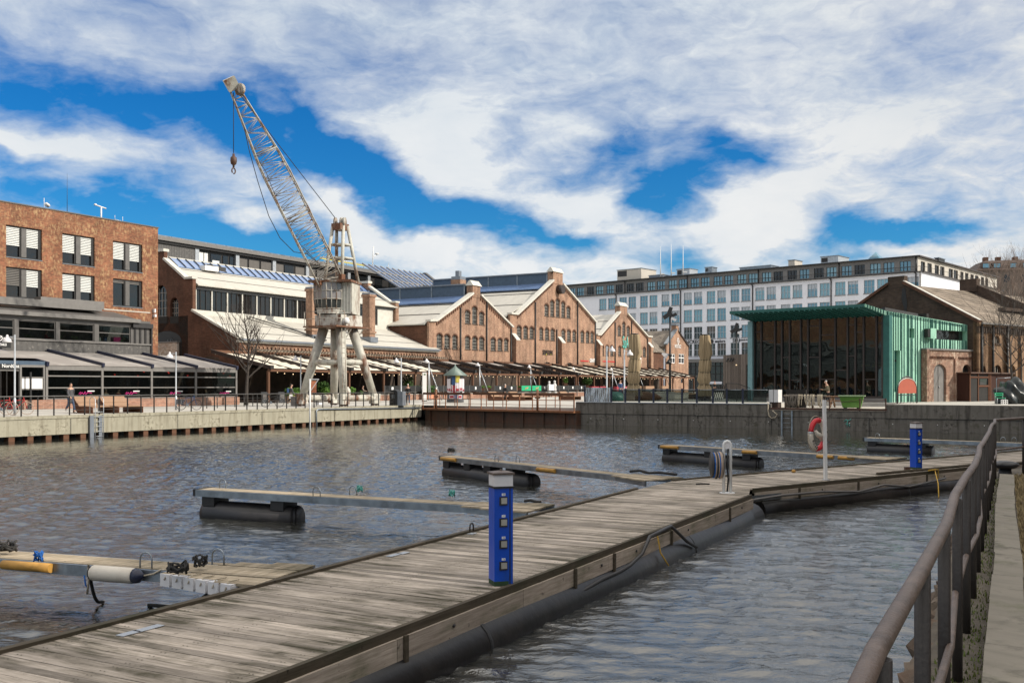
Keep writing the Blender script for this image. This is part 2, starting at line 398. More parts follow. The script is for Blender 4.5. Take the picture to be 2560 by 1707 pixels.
M['black'] = mplain('black', (.012,.012,.012), .5, var=.2)
M['sign_black'] = mplain('sign_black', (.015,.015,.015), .4, var=.05)
M['white'] = mplain('white', (.78,.77,.75), .5, var=.04, bump=0)
M['paper'] = mplain('paper', (.62,.58,.60), .6, var=.05)
M['teal'] = mplain('teal', (.10,.42,.36), .5, var=.05)
M['redline'] = mplain('redline', (.45,.02,.02), .5, var=.1)
M['green_cloth'] = mplain('green_cloth', (.01,.33,.15), .8, var=.1)
M['orange'] = mplain('orange', (.62,.24,.13), .7, var=.12)
M['green_tub'] = mplain('green_tub', (.10,.24,.035), .45, var=.08, dirt=(.16,.3,.09))
M['green_rim'] = mplain('green_rim', (.36,.48,.27), .5, var=.08)
M['arch_red'] = mplain('arch_red', (.38,.085,.045), .4, var=.08)
M['leaf'] = mplain('leaf', (.05,.115,.02), .8, var=.5, sc=9, bump=.8, bs=30)
M['leaf_light'] = mplain('leaf_light', (.10,.20,.03), .8, var=.5, sc=9)
M['bark'] = mplain('bark', (.052,.042,.035), .9, var=.4, sc=9, bump=.6, bs=30)
M['bark_pale'] = mplain('bark_pale', (.17,.125,.10), .9, var=.3, sc=9)
M['skin'] = mplain('skin', (.50,.29,.20), .55, var=.06)
M['hair_dark'] = mplain('hair_dark', (.018,.013,.010), .6, var=.2)
M['hair_grey'] = mplain('hair_grey', (.55,.53,.50), .7, var=.1)
M['olive'] = mplain('olive', (.105,.09,.055), .85, var=.12)
M['cloth_black'] = mplain('cloth_black', (.012,.012,.014), .85, var=.2)
M['cloth_grey'] = mplain('cloth_grey', (.075,.075,.082), .85, var=.15)
M['cloth_blue'] = mplain('cloth_blue', (.03,.07,.17), .85, var=.15)
M['cloth_red'] = mplain('cloth_red', (.30,.03,.045), .85, var=.15)
M['cloth_tan'] = mplain('cloth_tan', (.36,.28,.22), .85, var=.15)
M['cloth_white'] = mplain('cloth_white', (.62,.60,.58), .85, var=.08)
M['jeans'] = mplain('jeans', (.035,.055,.10), .85, var=.2)
M['magenta'] = mplain('magenta', (.55,.02,.20), .6, var=.1)
M['soil'] = mplain('soil', (.085,.07,.052), .95, var=.35, sc=4, dirt=(.16,.135,.095), dsc=1.1, bump=.8, bs=14)
M['moss'] = mplain('moss', (.085,.11,.022), .95, var=.5, sc=14, dirt=(.16,.12,.035), dsc=3)
M['drygrass'] = mplain('drygrass', (.30,.23,.12), .95, var=.4, sc=14)
M['stone_rough'] = mplain('stone_rough', (.15,.115,.085), .95, var=.4, sc=5, dirt=(.10,.04,.02), dsc=2, bump=1., bs=9)
M['bulb'] = memit('bulb', (1., .72, .42), 1.2)
M['red_lamp'] = memit('red_lamp', (1., .06, .04), 1.6)
M['house_roof'] = mplain('house_roof', (.075,.05,.04), .8, var=.25, sc=2)
M['yellow'] = mplain('yellow', (.55,.45,.06), .6, var=.1)
M['steel'] = mplain('steel', (.55,.56,.57), .22, .9, var=.1)
M['kiosk_wood'] = mwood('kiosk_wood', (.055,.02,.012), (.03,.011,.007), axis=2, island=.3)  # shade on the kiosk is put into this darkened timber colour
M['kiosk_roof'] = mplain('kiosk_roof', (.14,.19,.165), .5, var=.15)
M['bay_deck'] = mwood('bay_deck', (.50,.47,.41), (.34,.31,.27), axis=0, island=.2)
# ------------------------------------------------------------------ camera, sun, sky
cam = bpy.data.cameras.new('camera'); cam.sensor_width = 36; cam.lens = F/2560*36; cam.shift_y = (HY-853.5)/2560; cam.clip_end = 3000; cam.clip_start = .05
co_ = bpy.data.objects.new('camera', cam); COL.objects.link(co_); co_.location = (0,0,CZ); co_.rotation_euler = (PI/2,0,0); SC.camera = co_
SUN_AZ, SUN_EL = R(-14), R(31)
sdir = V3((math.cos(SUN_EL)*math.cos(SUN_AZ), math.cos(SUN_EL)*math.sin(SUN_AZ), math.sin(SUN_EL)))
sl = bpy.data.lights.new('sun', 'SUN'); sl.energy = 3.9; sl.angle = R(.9); sl.color = (1, .93, .82)
so = bpy.data.objects.new('sun', sl); COL.objects.link(so); so.rotation_euler = sdir.to_track_quat('Z', 'Y').to_euler(); so.location = (60,-20,60)
SC.view_settings.view_transform = 'Standard'; SC.view_settings.look = 'None'; SC.view_settings.exposure = 0.25; SC.view_settings.gamma = 1.0
SC.cycles.use_denoising = True; SC.cycles.max_bounces = 8; SC.cycles.transparent_max_bounces = 12; SC.cycles.caustics_reflective = False; SC.cycles.caustics_refractive = False
SC.cycles.sample_clamp_indirect = 6
W = bpy.data.worlds.new('World'); SC.world = W; W.use_nodes = True
w = NT(W.node_tree); bg = W.node_tree.nodes['Background']
sky = w.n('ShaderNodeTexSky', sky_type='NISHITA', sun_disc=False, sun_elevation=SUN_EL, sun_rotation=math.atan2(sdir.x, sdir.y), altitude=0, air_density=1.0, dust_density=.3, ozone_density=2.0)
gen = w.n('ShaderNodeTexCoord').outputs['Generated']
sp = w.n('ShaderNodeSeparateXYZ', ins={0: gen})
az = w.math('ARCTAN2', sp.outputs[0], sp.outputs[1]); el = w.math('ARCSINE', sp.outputs[2])
ae = w.n('ShaderNodeCombineXYZ', ins={0: az, 1: el}).outputs[0]
# wispy edges: bend the directions a little before looking the banks up
wn = w.n('ShaderNodeTexNoise', ins={'Vector': w.scale(ae, (9, 15, 1)), 'Scale': 1.0, 'Detail': 5, 'Roughness': .55})
wv = w.n('ShaderNodeVectorMath', operation='MULTIPLY', ins={0: w.n('ShaderNodeVectorMath', operation='SUBTRACT', ins={0: wn.outputs[1], 1: (.5,.5,.5)}).outputs[0], 1: (.13,.085,0)}).outputs[0]
aw = w.n('ShaderNodeVectorMath', operation='ADD', ins={0: ae, 1: wv}).outputs[0]
# openings in the cloud cover (negative) and dense banks (positive): centre and radii in 2352-wide picture units turned to sky angles
BANKS = [(-1.6,350,255,350,72,-14),(-1.4,560,300,180,60,-30),(-1.7,250,470,420,62,-7),(-1.7,520,550,280,48,-12),(-1.0,690,575,160,30,-14),(-1.7,870,400,280,64,-33),(-1.8,1110,508,260,54,-17),(-1.2,1300,545,110,24,-10),(-1.1,770,300,150,40,-35),
         (-1.9,1600,400,175,62,12),(-1.3,1430,345,150,46,20),(-1.2,1655,325,110,36,-25),(-1.2,1480,440,110,34,30),(-2.0,1950,562,150,30,4),(-2.0,2145,543,120,22,8),(-1.5,1560,595,130,30,0),(-1.0,1960,505,80,16,10),
         (-.8,100,200,190,56,-20),(-.7,900,150,200,60,-20),(-.8,1240,395,120,60,-20),(-.4,2250,480,150,60,10),(-.55,560,190,190,40,10),(-1.0,60,352,130,18,-8),(-.5,1330,250,160,40,15),
         (.75,120,345,170,50,-20),(.85,540,356,150,36,-20),(-.6,430,120,320,60,-25),(-.8,700,480,120,60,-30),(.8,760,440,130,46,-35),(1.1,1000,320,160,105,-38),(.7,830,515,230,40,-28),(1.0,1330,460,150,46,-14),(.9,1720,480,130,70,10),(.9,600,490,90,20,-16),(.9,1150,590,270,40,-6),(.7,1790,570,120,36,0),(.6,1290,330,80,40,20),(.5,1900,330,300,100,10)]
tot = None
for wt, cx, cy, rx, ry, rot in BANKS:
    px, py = cx*1.0884, cy*1.0884
    a0 = math.atan((px-CX)/F); e0 = math.atan((HY-py)/F*math.cos(a0))
    mp = w.n('ShaderNodeMapping', vector_type='TEXTURE', ins={0: aw, 1: (a0, e0, 0), 2: (0,0,R(rot)), 3: (rx*1.5*1.0884/F, ry*1.85*1.0884/F, 1)})
    ln = w.n('ShaderNodeVectorMath', operation='LENGTH', ins={0: mp.outputs[0]}).outputs['Value']
    t = w.n('ShaderNodeMapRange', interpolation_type='SMOOTHSTEP', ins={0: ln, 1: 0., 2: 1.0, 3: wt, 4: 0.}).outputs[0]
    tot = t if tot is None else w.math('ADD', tot, t)
fb = w.n('ShaderNodeTexNoise', ins={'Vector': w.n('ShaderNodeMapping', ins={0: ae, 2: (0,0,R(28)), 3: (5, 13, 1)}).outputs[0], 'Scale': 1.3, 'Detail': 8, 'Roughness': .6, 'Distortion': .6}).outputs[0]
f2 = w.n('ShaderNodeTexNoise', ins={'Vector': w.n('ShaderNodeMapping', ins={0: ae, 2: (0,0,R(-18)), 3: (13, 34, 1)}).outputs[0], 'Scale': 1.3, 'Detail': 7, 'Roughness': .6, 'Distortion': .9}).outputs[0]
f4 = w.n('ShaderNodeTexNoise', ins={'Vector': w.n('ShaderNodeMapping', ins={0: aw, 2: (0,0,R(24)), 3: (26, 62, 1)}).outputs[0], 'Scale': 1.2, 'Detail': 7, 'Roughness': .58, 'Distortion': .5}).outputs[0]
tc_ = w.n('ShaderNodeMapRange', ins={0: tot, 1: -2.0, 2: 1.2, 3: -.86, 4: .46}).outputs[0]
nz = w.math('ADD', w.math('ADD', w.math('MULTIPLY', w.math('SUBTRACT', fb, .5), 1.0), w.math('MULTIPLY', w.math('SUBTRACT', f2, .5), w.ramp(el, .20, .33, .9, .3))), w.math('MULTIPLY', w.math('SUBTRACT', f4, .5), .42))
den = w.math('ADD', w.math('ADD', tc_, .64), nz)
mask = w.math('POWER', w.n('ShaderNodeMapRange', ins={0: den, 1: -.10, 2: .78}).outputs[0], 1.25)
shade = w.n('ShaderNodeMapRange', ins={0: el, 1: .10, 2: .36, 3: 1., 4: 0.}).outputs[0]
f3 = w.n('ShaderNodeTexNoise', ins={'Vector': w.scale(ae, (5, 11, 1)), 'Scale': 1.2, 'Detail': 6, 'Roughness': .55, 'Distortion': .5}).outputs[0]
lum = w.math('ADD', w.math('ADD', w.math('MULTIPLY', shade, .30), w.math('MULTIPLY', w.ramp(f3, .32, .68), .30)), w.math('MULTIPLY', w.ramp(den, .2, 1.2), .22))
ccol = w.mix(lum, (5.8, 6.7, 7.6), (9.9, 9.7, 9.4))
warm = w.n('ShaderNodeMapRange', ins={0: az, 1: .1, 2: .8, 3: 0., 4: .6}).outputs[0]
ccol = w.mix(warm, ccol, (8.0, 7.6, 7.1))
sat = w.n('ShaderNodeHueSaturation', ins={'Hue': .497, 'Saturation': 1.5, 'Value': 1.0, 'Color': sky.outputs[0]}).outputs[0]
blue = w.mix(1.0, sat, (.30, .80, 1.12), 'MULTIPLY')
fin = w.mix(mask, blue, ccol)
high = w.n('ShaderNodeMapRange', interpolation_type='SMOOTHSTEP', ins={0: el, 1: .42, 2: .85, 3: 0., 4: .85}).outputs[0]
fin = w.mix(high, fin, (15.5, 14.8, 13.8))      # overhead sky out of view, brightened to add light on the deck
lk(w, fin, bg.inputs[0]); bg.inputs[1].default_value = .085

# ------------------------------------------------------------------ water and ground
WAVE = 1.0
R0 = V3((4.7, 73.2, 0)); RD = V3((.87, -.493, 0)); R1 = R0 + RD * 42
GQ = L(37.4, 0)                       # end of the pale quay
m, nt, b = newmat('water'); co = objco(nt)
dl = nt.n('ShaderNodeVectorMath', operation='DOT_PRODUCT', ins={0: nt.n('ShaderNodeVectorMath', operation='SUBTRACT', ins={0: co, 1: (QX,QY,0)}).outputs[0], 1: (UY,-UX,0)}).outputs['Value']
dr = nt.n('ShaderNodeVectorMath', operation='DOT_PRODUCT', ins={0: nt.n('ShaderNodeVectorMath', operation='SUBTRACT', ins={0: co, 1: tuple(R0)}).outputs[0], 1: (-.493,-.87,0)}).outputs['Value']
edge = nt.math('MINIMUM', nt.math('ADD', dl, 0), nt.math('MULTIPLY', dr, .55))
calm = nt.n('ShaderNodeMapRange', interpolation_type='SMOOTHSTEP', ins={0: nt.math('ADD', edge, nt.math('MULTIPLY', nt.math('SUBTRACT', nt.noise(co, .12, 3), .5), 14)), 1: 1.5, 2: 12, 3: .10, 4: 1.}).outputs[0]
gust = nt.ramp(nt.noise(nt.scale(co, (.10, .2, 1)), 1., 4, .6), .35, .65, .6, 1.2)
n1 = nt.noise(nt.scale(co, (3.0, 5.5, 1)), 1.5, 4, .58, .3); n2 = nt.noise(nt.scale(co, (.5, 1.0, 1)), .9, 3, .5); n3 = nt.noise(nt.scale(co, (3.2, 6.0, 1)), 2.2, 3, .6, .4)
h = nt.math('ADD', nt.math('ADD', n1, nt.math('MULTIPLY', n2, 1.1)), nt.math('MULTIPLY', n3, .32))
bp = nt.n('ShaderNodeBump', ins={'Strength': nt.math('MULTIPLY', calm, gust), 'Distance': .024, 'Height': h})
lk(nt, bp.outputs[0], b.inputs['Normal'])
b.inputs['Base Color'].default_value = (.022, .022, .018, 1); b.inputs['Roughness'].default_value = .05; b.inputs['IOR'].default_value = 2.35
M['water'] = m
import numpy as np
xs = np.concatenate([[-260., -90.], np.arange(-46, 46.01, .06), [90., 320.]])
yl = [-60., -10.]; y = 2.0
while y < 92: yl.append(y); y += .05*max(1., y/14.)
yl += [130., 420.]; ys = np.array(yl)
X, Y_ = np.meshgrid(xs, ys); Z = np.zeros_like(X); rg = np.random.RandomState(4)
for i in range(46):      # wind waves: many short crests about one wind direction
    lam = .19*(1.0/.19)**rg.rand()**1.9; th = R(62)+rg.normal(0, .62); kk = 2*PI/lam
    ph = kk*(X*math.cos(th)+Y_*math.sin(th))+rg.rand()*6.28; Z += .0058*lam*np.sin(ph+.8*np.sin(.33*X+.41*Y_+i)+.5*np.sin(.9*Y_-.7*X+2*i))
dL_ = (X-QX)*UY-(Y_-QY)*UX; dR_ = -(X-R0.x)*.493-(Y_-R0.y)*.87
ed = np.minimum(dL_, dR_*.6); cm_ = np.clip((ed-1.0)/11., .04, 1.)**1.3
gst = .82+.3*np.sin(.16*X+.6*np.sin(.1*Y_))*np.sin(.12*Y_+1.3)
inn = ((np.abs(X) < 45.9) & (Y_ > 2.5) & (Y_ < 90)).astype(float)
Z *= cm_*gst*inn*WAVE
nx, ny = len(xs), len(ys); me = bpy.data.meshes.new('water')
vv = np.stack([X, Y_, Z], -1).reshape(-1, 3).astype(np.float32); me.vertices.add(nx*ny); me.vertices.foreach_set('co', vv.ravel())
ii = np.arange(nx*ny).reshape(ny, nx); qd = np.stack([ii[:-1,:-1], ii[:-1,1:], ii[1:,1:], ii[1:,:-1]], -1).reshape(-1, 4).astype(np.int32); nq = len(qd)
me.loops.add(nq*4); me.loops.foreach_set('vertex_index', qd.ravel()); me.polygons.add(nq); me.polygons.foreach_set('loop_start', np.arange(0, nq*4, 4, dtype=np.int32)); me.polygons.foreach_set('loop_total', np.full(nq, 4, dtype=np.int32))
me.polygons.foreach_set('use_smooth', np.ones(nq, dtype=bool)); me.update(); me.validate(); me.materials.append(M['water'])
wo = bpy.data.objects.new('water', me); COL.objects.link(wo); struct(wo)
# one pavement sheet from the quay line to the horizon
lq = [L(-60,0.3), L(37.4,0.3), L(38.0, 2.2), R0 + V3((-.3,2.2,0)), R0 + RD*45]
gnd = MB(); pts = [(p.x, p.y, 1.19) for p in lq] + [(900, 60, 1.19), (900, 1500, 1.19), (-1200, 1500, 1.19), (-1200, -20, 1.19)]
gnd.poly(pts); struct(gnd.build('pavement', M['paving']))
def r_at(px):    # distance along the dark quay for a picture column
    k = (px-CX)/F; return (k*R0.y - R0.x)/(RD.x - k*RD.y)
xa, xb = r_at(1928), r_at(2216); RN = V3((.493,.87,0))
rp = [R0, R0+RD*xa, R0+RD*xa+RN*8.2, R0+RD*xb+RN*8.2, R0+RD*xb, R0+RD*45, R0+RD*45+V3((60,90,0)), R0+V3((52,92,0)), R0+V3((14.8,26.1,0))]
struct(MB().slab([(p.x, p.y, 1.63) for p in rp], .45).build('pavement', M['paving']))
# near bank
bl = [V3((-3.4,-6.0,0)), V3((8.5,18.4,0)), V3((8.9,19.3,0)), V3((9.6,19.9,0)), V3((24.5,33.9,0)), V3((46,50,0)), V3((90,40,0)), V3((60,-30,0))]
bank = MB().slab([(p.x, p.y, 1.16) for p in bl], 1.6).build('bank_ground', M['soil']); struct(bank)

# ------------------------------------------------------------------ pale quay with piles
q = thing('quay_wall', 'pale stained concrete quay wall standing on timber piles under the crane', 'quay', L(0,0,0), UA)
mb = MB().box(-34, 37.4, 0, 1.2, .24, 1.245)
mb.box(-34, 37.4, -.04, .0, 1.10, 1.249); mb.build('wall', M['conc_quay'], q)
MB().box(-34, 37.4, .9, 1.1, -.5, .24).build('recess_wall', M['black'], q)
pm = None
for i in range(40):
    u = -4.6 + 1.06*i
    if pm is None: pm = MB().box(-.17,.17,.05,.45,-.5,.238).build('pile', M['timber_brown'], q); c = pm
    else: c = pm.copy(); COL.objects.link(c); c.parent = q
    c.location = (u, 0, 0)
# joints in the quay face
for u in (-3.2, 4.1, 11.5, 18.7, 26.2, 33.1):
    MB().box(u-.012, u+.012, -.045, -.0405, .24, 1.1).build('expansion_joint', M['black'], q)
rl = thing('quay_railing', 'thin dark steel railing along the edge of the pale quay', 'railing', L(0,.32,1.245), UA)
pm = None
for i in range(42):
    u = -1.45 + .955*i
    if u > 37.3: break
    if pm is None: pm = MB().box(-.022,.022,-.035,.035,0,1.03).build('post', M['frame_dark'], rl); c = pm
    else: c = pm.copy(); COL.objects.link(c); c.parent = rl
    c.location = (u, 0, 0)
MB().tube([(-22,0,1.05),(37.2,0,1.05)], .026, 6).build('top_rail', M['grey_metal'], rl)
for z in (.28, .53, .78): MB().tube([(-22,0,z),(37.2,0,z)], .006, 4).build('wire', M['grey_metal'], rl)
# ladder on the pale quay
u0 = fu(248, -.1)
ld = thing('quay_ladder', 'galvanised ladder with hooped handrails down the pale quay face', 'ladder', L(u0,-.12,0), UA)
for s in (-.27, .27):
    MB().tube([(s,0,-.3),(s,0,1.25),(s,0,2.1),(s,.12,2.22),(s,.34,2.22),(s,.46,2.1),(s,.46,1.26)], .022, 6).build('stile', M['galv_light'], ld)
for k in range(6): MB().tube([(-.27,0,.05+.27*k),(.27,0,.05+.27*k)], .016, 6).build('rung', M['galv_light'], ld)
MB().box(-.62,-.36,-.03,.09,-.2,1.2).build('side_plate', M['zinc'], ld)
MB().box(.0,.22,.03,.09,-.2,1.2).build('back_plate', M['zinc'], ld)
# white davit post in the water and the pipe
p0 = gp(775, 1078, 0); pY = p0.y
gpst = thing('davit_post', 'slim white mooring post with bracketed arm rising from the water before the crane', 'post', p0)
MB().tube([(0,0,-.6),(0,0,3.28)], .055, 8).build('post', M['white_paint'], gpst)
MB().beam((-.03,0,3.25),(.55,0,3.25),.06,.06).build('arm', M['white_paint'], gpst)
MB().beam((.02,0,2.5),(.5,0,3.2),.04,.04).build('brace', M['white_paint'], gpst)
a = uz(788, 1023, -.08); b_ = uz(1000, 1009, -.08)
pp = tag(MB().tube([(a[0]+.15,0,-.3),(a[0]+.12,0,.55),(a[0]+.1,0,a[1]-.1),(a[0]+.3,0,a[1]),(37.2,0,1.0)], .05, 8).build('water_pipe', M['galv']), 'grey service pipe bending down the quay face beside the white mooring post', 'pipe'); place(pp, L(0,-.1,0), UA)

# ------------------------------------------------------------------ rusty dock gate
g0 = V3((GQ.x+.35, GQ.y-.2, 0)); g1 = R0 + V3((0,-.6,0)); gd = (g1-g0); gl_ = gd.length; ga = dirang(gd)
dg = thing('dock_gate', 'rusty steel dock gate closing the gap between the two quays', 'dock gate', g0, ga)
MB().box(0,gl_,0,.7,-.6,.85).build('hull', M['rust_dark'], dg)
MB().box(-.1,gl_,-.35,1.0,.85,1.0).build('walkway', M['rust'], dg)
MB().box(0,gl_,.9,1.5,1.0,1.185).build('sill_beam', M['conc_plain'], dg)
for k in range(8): MB().box(k*2+.6,k*2+.72,-.12,0,-.5,.85).build('rib', M['rust_dark'], dg)
gr = thing('gate_railing', 'rusty railing with brown handrail boards on the dock gate', 'railing', g0 + V3((0,0,1.0)), ga)
nb = 12
for k in range(nb+1):
    x = gl_*k/nb
    MB().box(x-.028,x+.028,-.3,-.24,0,1.16).build('post', M['rust'], gr)
for k in range(9):
    x = gl_*(k+.5)/9; MB().box(x-.024,x+.024,.8,.85,.2,1.16).build('post', M['rust'], gr)
MB().box(0,gl_*.34,-.28,-.2,1.1,1.28).box(gl_*.36,gl_*.68,-.28,-.2,1.12,1.3).box(gl_*.70,gl_,-.28,-.2,1.1,1.3).build('handrail_board', M['timber_brown'], gr)
for z in (.4,.75): MB().tube([(0,-.27,z),(gl_,-.27,z)], .018, 5).build('rail', M['rust'], gr)
MB().tube([(0,.82,.75),(gl_,.82,.75)], .018, 5).build('rail', M['rust'], gr)
MB().tube([(gl_*.2,-.27,1.38),(gl_,-.27,1.46)], .03, 6).build('top_rail', M['dark_metal'], gr)
for px in (1082, 1355):
    t = (px-1040)/400.*gl_
    MB().tube([(t,-.4,0),(t,-.4,1.55)], .09, 8).tube([(t-.22,-.4,.95),(t+.22,-.4,.95)], .07, 8).build('bollard_post', M['rust'], gr)

# ------------------------------------------------------------------ dark quay on the other side
dq = thing('dock_wall', 'dark weathered concrete dock wall with a long horizontal joint', 'quay', R0, dirang(RD))
LR = 45.0
n0 = (V3((gp(1930,1040,1.0).x, gp(1930,1040,1.0).y,0))-R0).dot(RD)
mb = MB(); mb.box(0,LR,.02,1.4,-.6,.78); mb.box(0,xa,-.03,1.4,.81,1.62); mb.box(xb,LR,-.05,1.4,.81,1.66); mb.box(xa,xb,.0,1.4,.81,1.22)
mb.build('wall', M['conc_dark'], dq)
MB().box(0,LR,.05,1.3,.78,.81).build('joint', M['black'], dq)
for k in range(16):
    x = 1.2+2.6*k
    MB().lathe([(.0,0),(.035,0),(.03,.02),(0,.025)], (x,.0+.02-.02,.45), 8, Matrix.Rotation(PI/2,3,'X')).build('weep_cap', M['white'], dq)
MB().box(0.05,xa-.1,-.08,.32,1.622,1.665).build('coping', M['galv_light'], dq)
for k,x in enumerate((3.0, 8.6, 14.4, 20.6, 27.5)): MB().box(x-.012,x+.012,-.034 if x<xa else -.054,.0,-.5,.78).build('panel_joint', M['black'], dq)
# graffito, rust fender beams of the loading bay
gx = r_at(2110)
gf = tag(MB().tube([(0,0,.5),(.12,0,.62),(.26,0,.55),(.42,0,.66)], .025, 5).tube([(.18,0,.15),(.2,0,.6)], .022, 5).tube([(.08,0,.36),(.36,0,.28),(.3,0,.15)], .02, 5).build('graffiti_tag', M['teal']), 'small turquoise graffiti scrawl on the dark dock wall', 'graffiti'); place(gf, R0+RD*gx+V3((0,-.03,.06)), dirang(RD))
bay = thing('loading_bay_edge', 'rusty steel beam and posts edging the low bay in the dark dock wall', 'beam', R0+RD*xa, dirang(RD))
wb = xb-xa
MB().box(-.1,wb+.05,-.06,.06,1.29,1.40).build('beam', M['rust_dark'], bay)
MB().box(-.1,wb,-.04,.3,1.22,1.26).build('timber_sill', M['fascia_wood'], bay)
for t in (.52,.78,.995): MB().box(wb*t-.035,wb*t+.035,-.04,.04,1.22,2.05).build('post', M['rust_dark'], bay)
MB().tube([(wb*.52,0,1.95),(wb*.64,.02,1.8),(wb*.78,0,1.95),(wb*.9,.02,1.84),(wb,0,2.0)], .014, 5).build('chain', M['rust_dark'], bay)
struct(place(MB().box(0,wb,.05,8.19,1.1,1.38).build('bay_floor', M['bay_deck']), R0+RD*xa, dirang(RD)))
# ladder on the dark quay
xl = r_at(1968)
ld = thing('dock_ladder', 'blue grey steel ladder fixed to the dark dock wall below the ropes', 'ladder', R0+RD*xl+V3((-.05,-.1,0)), dirang(RD))
for s in (-.33,.33): MB().box(s-.045,s+.045,-.04,.04,-.3,1.2).build('stile', M['galv'], ld)
for k in range(4): MB().tube([(-.33,0,.1+.3*k),(.33,0,.1+.3*k)], .018, 6).build('rung', M['galv'], ld)

# ------------------------------------------------------------------ floating jetty, two hinged sections
ZD = .55
D1 = V3((.47,.8827,0)); A1 = V3((0,11.77,0)); W1 = 2.5
D2 = V3((.79,.6131,0)); A2 = V3((5.42,22.5,0)); W2 = 2.38
def planks(mb, x0, x1, wid, y0=0., pw=.128, z=0.):
    x = x0; rr = random.Random(3)
    while x < x1-.02:
        e = min(x+pw-.007, x1); dz = rr.uniform(-.003,.003); o = rr.uniform(-.012,.012)
        mb.box(x, e, y0+o, y0+wid+o, z-.035+dz, z+dz); x += pw
def jetty(org, d, x0, x1, wid, label, braces, xt0, xt1, extra=None, ly0=None):
    t = thing('floating_jetty', label, 'jetty', V3((org.x,org.y,ZD)), dirang(d))
    mb = MB(); planks(mb, x0, x1, wid)
    if extra: extra(mb)
    mb.build('deck', M['deck'], t)
    mb = MB(); x = x0
    while x < x1-.1:
        for y in (.12,.16,wid*.5,wid*.5+.05,wid-.2,wid-.15): mb.add([(x+.05,y,.0042),(x+.064,y,.0042),(x+.064,y+.013,.0042),(x+.05,y+.013,.0042)],[(0,1,2,3)])
        x += .128
    mb.build('screw_rows', M['deck_beam'], t)
    MB().box(x0,x1,-.075,-.015,-.10,.018).build('edge_beam', M['deck_beam'], t, label='mossy beam along the outer edge of the deck')
    mb = MB(); x = ly0 if ly0 is not None else x0
    while x < x1-.05: mb.box(x, min(x+3.6,x1)-.012, wid-.005, wid+.085, -.12, .035); x += 3.6
    mb.build('edge_beam', M['deck_beam'], t)
    mb = MB(); x = x0
    while x < x1-.05: mb.box(x, min(x+2.62,x1)-.01, -.105, -.076, -.29, -.075); x += 2.62
    mb.build('side_board', M['fascia_wood'], t)
    MB().box(x0,x1,.35,wid-.3,-.30,-.04).build('underframe', M['black'], t)
    pts = []; n = 28
    for i in range(n+1):
        x = xt0+(xt1-xt0)*i/n; pts.append((x, .10+.012*math.sin(x*.9), -.55+.012*math.sin(x*1.1+1)))
    MB().tube(pts, .335, 20).build('float_tube', M['hdpe'], t)
    for i in range(3): MB().tube([(xt0+(xt1-xt0)*(.2+.3*i)-.03,.10,-.55),(xt0+(xt1-xt0)*(.2+.3*i)+.03,.10,-.55)], .348, 20).build('tube_collar', M['rubber'], t)
    MB().tube([(x0,wid-.2,-.5),(x1,wid-.2,-.5)], .3, 14).build('float_tube', M['hdpe'], t)
    for x in braces: MB().box(x-.03,x+.03,-.135,-.107,-.56,-.06).build('strap', M['deck_beam'], t)
    for x in braces: MB().lathe([(0,0),(.02,0),(.02,.015),(0,.016)], (x+.9,-.107,-.16), 6, Matrix.Rotation(PI/2,3,'X')).build('bolt', M['dark_metal'], t)
    return t
def wedge(mb):       # fan of boards closing the bend
    M1 = Matrix.Translation(A1) @ Matrix.Rotation(dirang(D1),4,'Z'); inv = M1.inverted()
    a0 = V3((10.75,0,0)); a1 = V3((10.75,W1,0)); b0 = inv @ V3((A2.x-.05,A2.y-.05,0)); b1 = inv @ (A2 + V3((-.6131,.79,0))*W2 + D2*-.05)
    n = 13
    for i in range(n):
        t0, t1 = i/n, (i+.94)/n
        ps = [a0.lerp(b0,t0), a0.lerp(b0,t1), a1.lerp(b1,t1), a1.lerp(b1,t0)]
        mb.slab([(p.x,p.y,0) for p in ps], .035)
jn = jetty(A1, D1, -13, 10.75, W1, 'near section of the plank jetty carrying the tall blue pedestal and white reel', (-5.2,-2.4,1.55,2.9,5.4,8.9), -13, 11.2, wedge, ly0=-12.4)
jf = jetty(A2, D2, 0, 30, W2, 'far section of the weathered plank jetty beyond the bend, carrying the lifebuoy post', (1.6,4.0,7.2,10.2,13.4), .2, 30)
MB().beam((-1.9,-.12,-.2),(.9,-.12,-.2),.02,.13).build('hinge_plate', M['galv'], jf)
def onj(px, py): return gp(px, py, ZD)
# small things lying on the boards
for (px,py,lab) in ((1082,1468,None),):
    pass
pl = [(1240,1299.,'white name plate screwed to the jetty beside the blue post',.26),(985,1388,'pale plate on the jetty edge left of the blue post',.26),(1008,1383,'pale plate touching another on the jetty edge',.2),(1180,1334,'small pale plate behind the hoop on the jetty edge',.16),(372,1571,'larger chalky plate near the lower jetty edge',.3),(322,1584,'dull plate near the lower jetty edge beside a larger one',.22)]
for px,py,lab,s in pl:
    o = tag(MB().box(-s/2,s/2,-.05,.05,0,.006).build('berth_plate', M['galv_light']), lab, 'plate', 'berth plates on the jetty edge'); p = onj(px,py); place(o, (p.x,p.y,ZD+.004), dirang(D1))
o = tag(MB().lathe([(0,0),(.05,.01),(.06,.04),(.04,.075),(0,.085)], seg=10).build('orange_float', M['fender_yellow']), 'tiny orange float lying on the jetty boards before the lifebuoy', 'float'); p = onj(1984,1181); place(o, (p.x,p.y,ZD))
o = tag(MB().tube([(-.16,0,.015),(-.05,.02,.02),(.06,-.01,.02),(.16,.01,.012)], .018, 6).build('rag', M['rope_dark']), 'dark twist of rag on the boards before the hose reel', 'rag'); p = onj(1757,1211); place(o, (p.x,p.y,ZD))
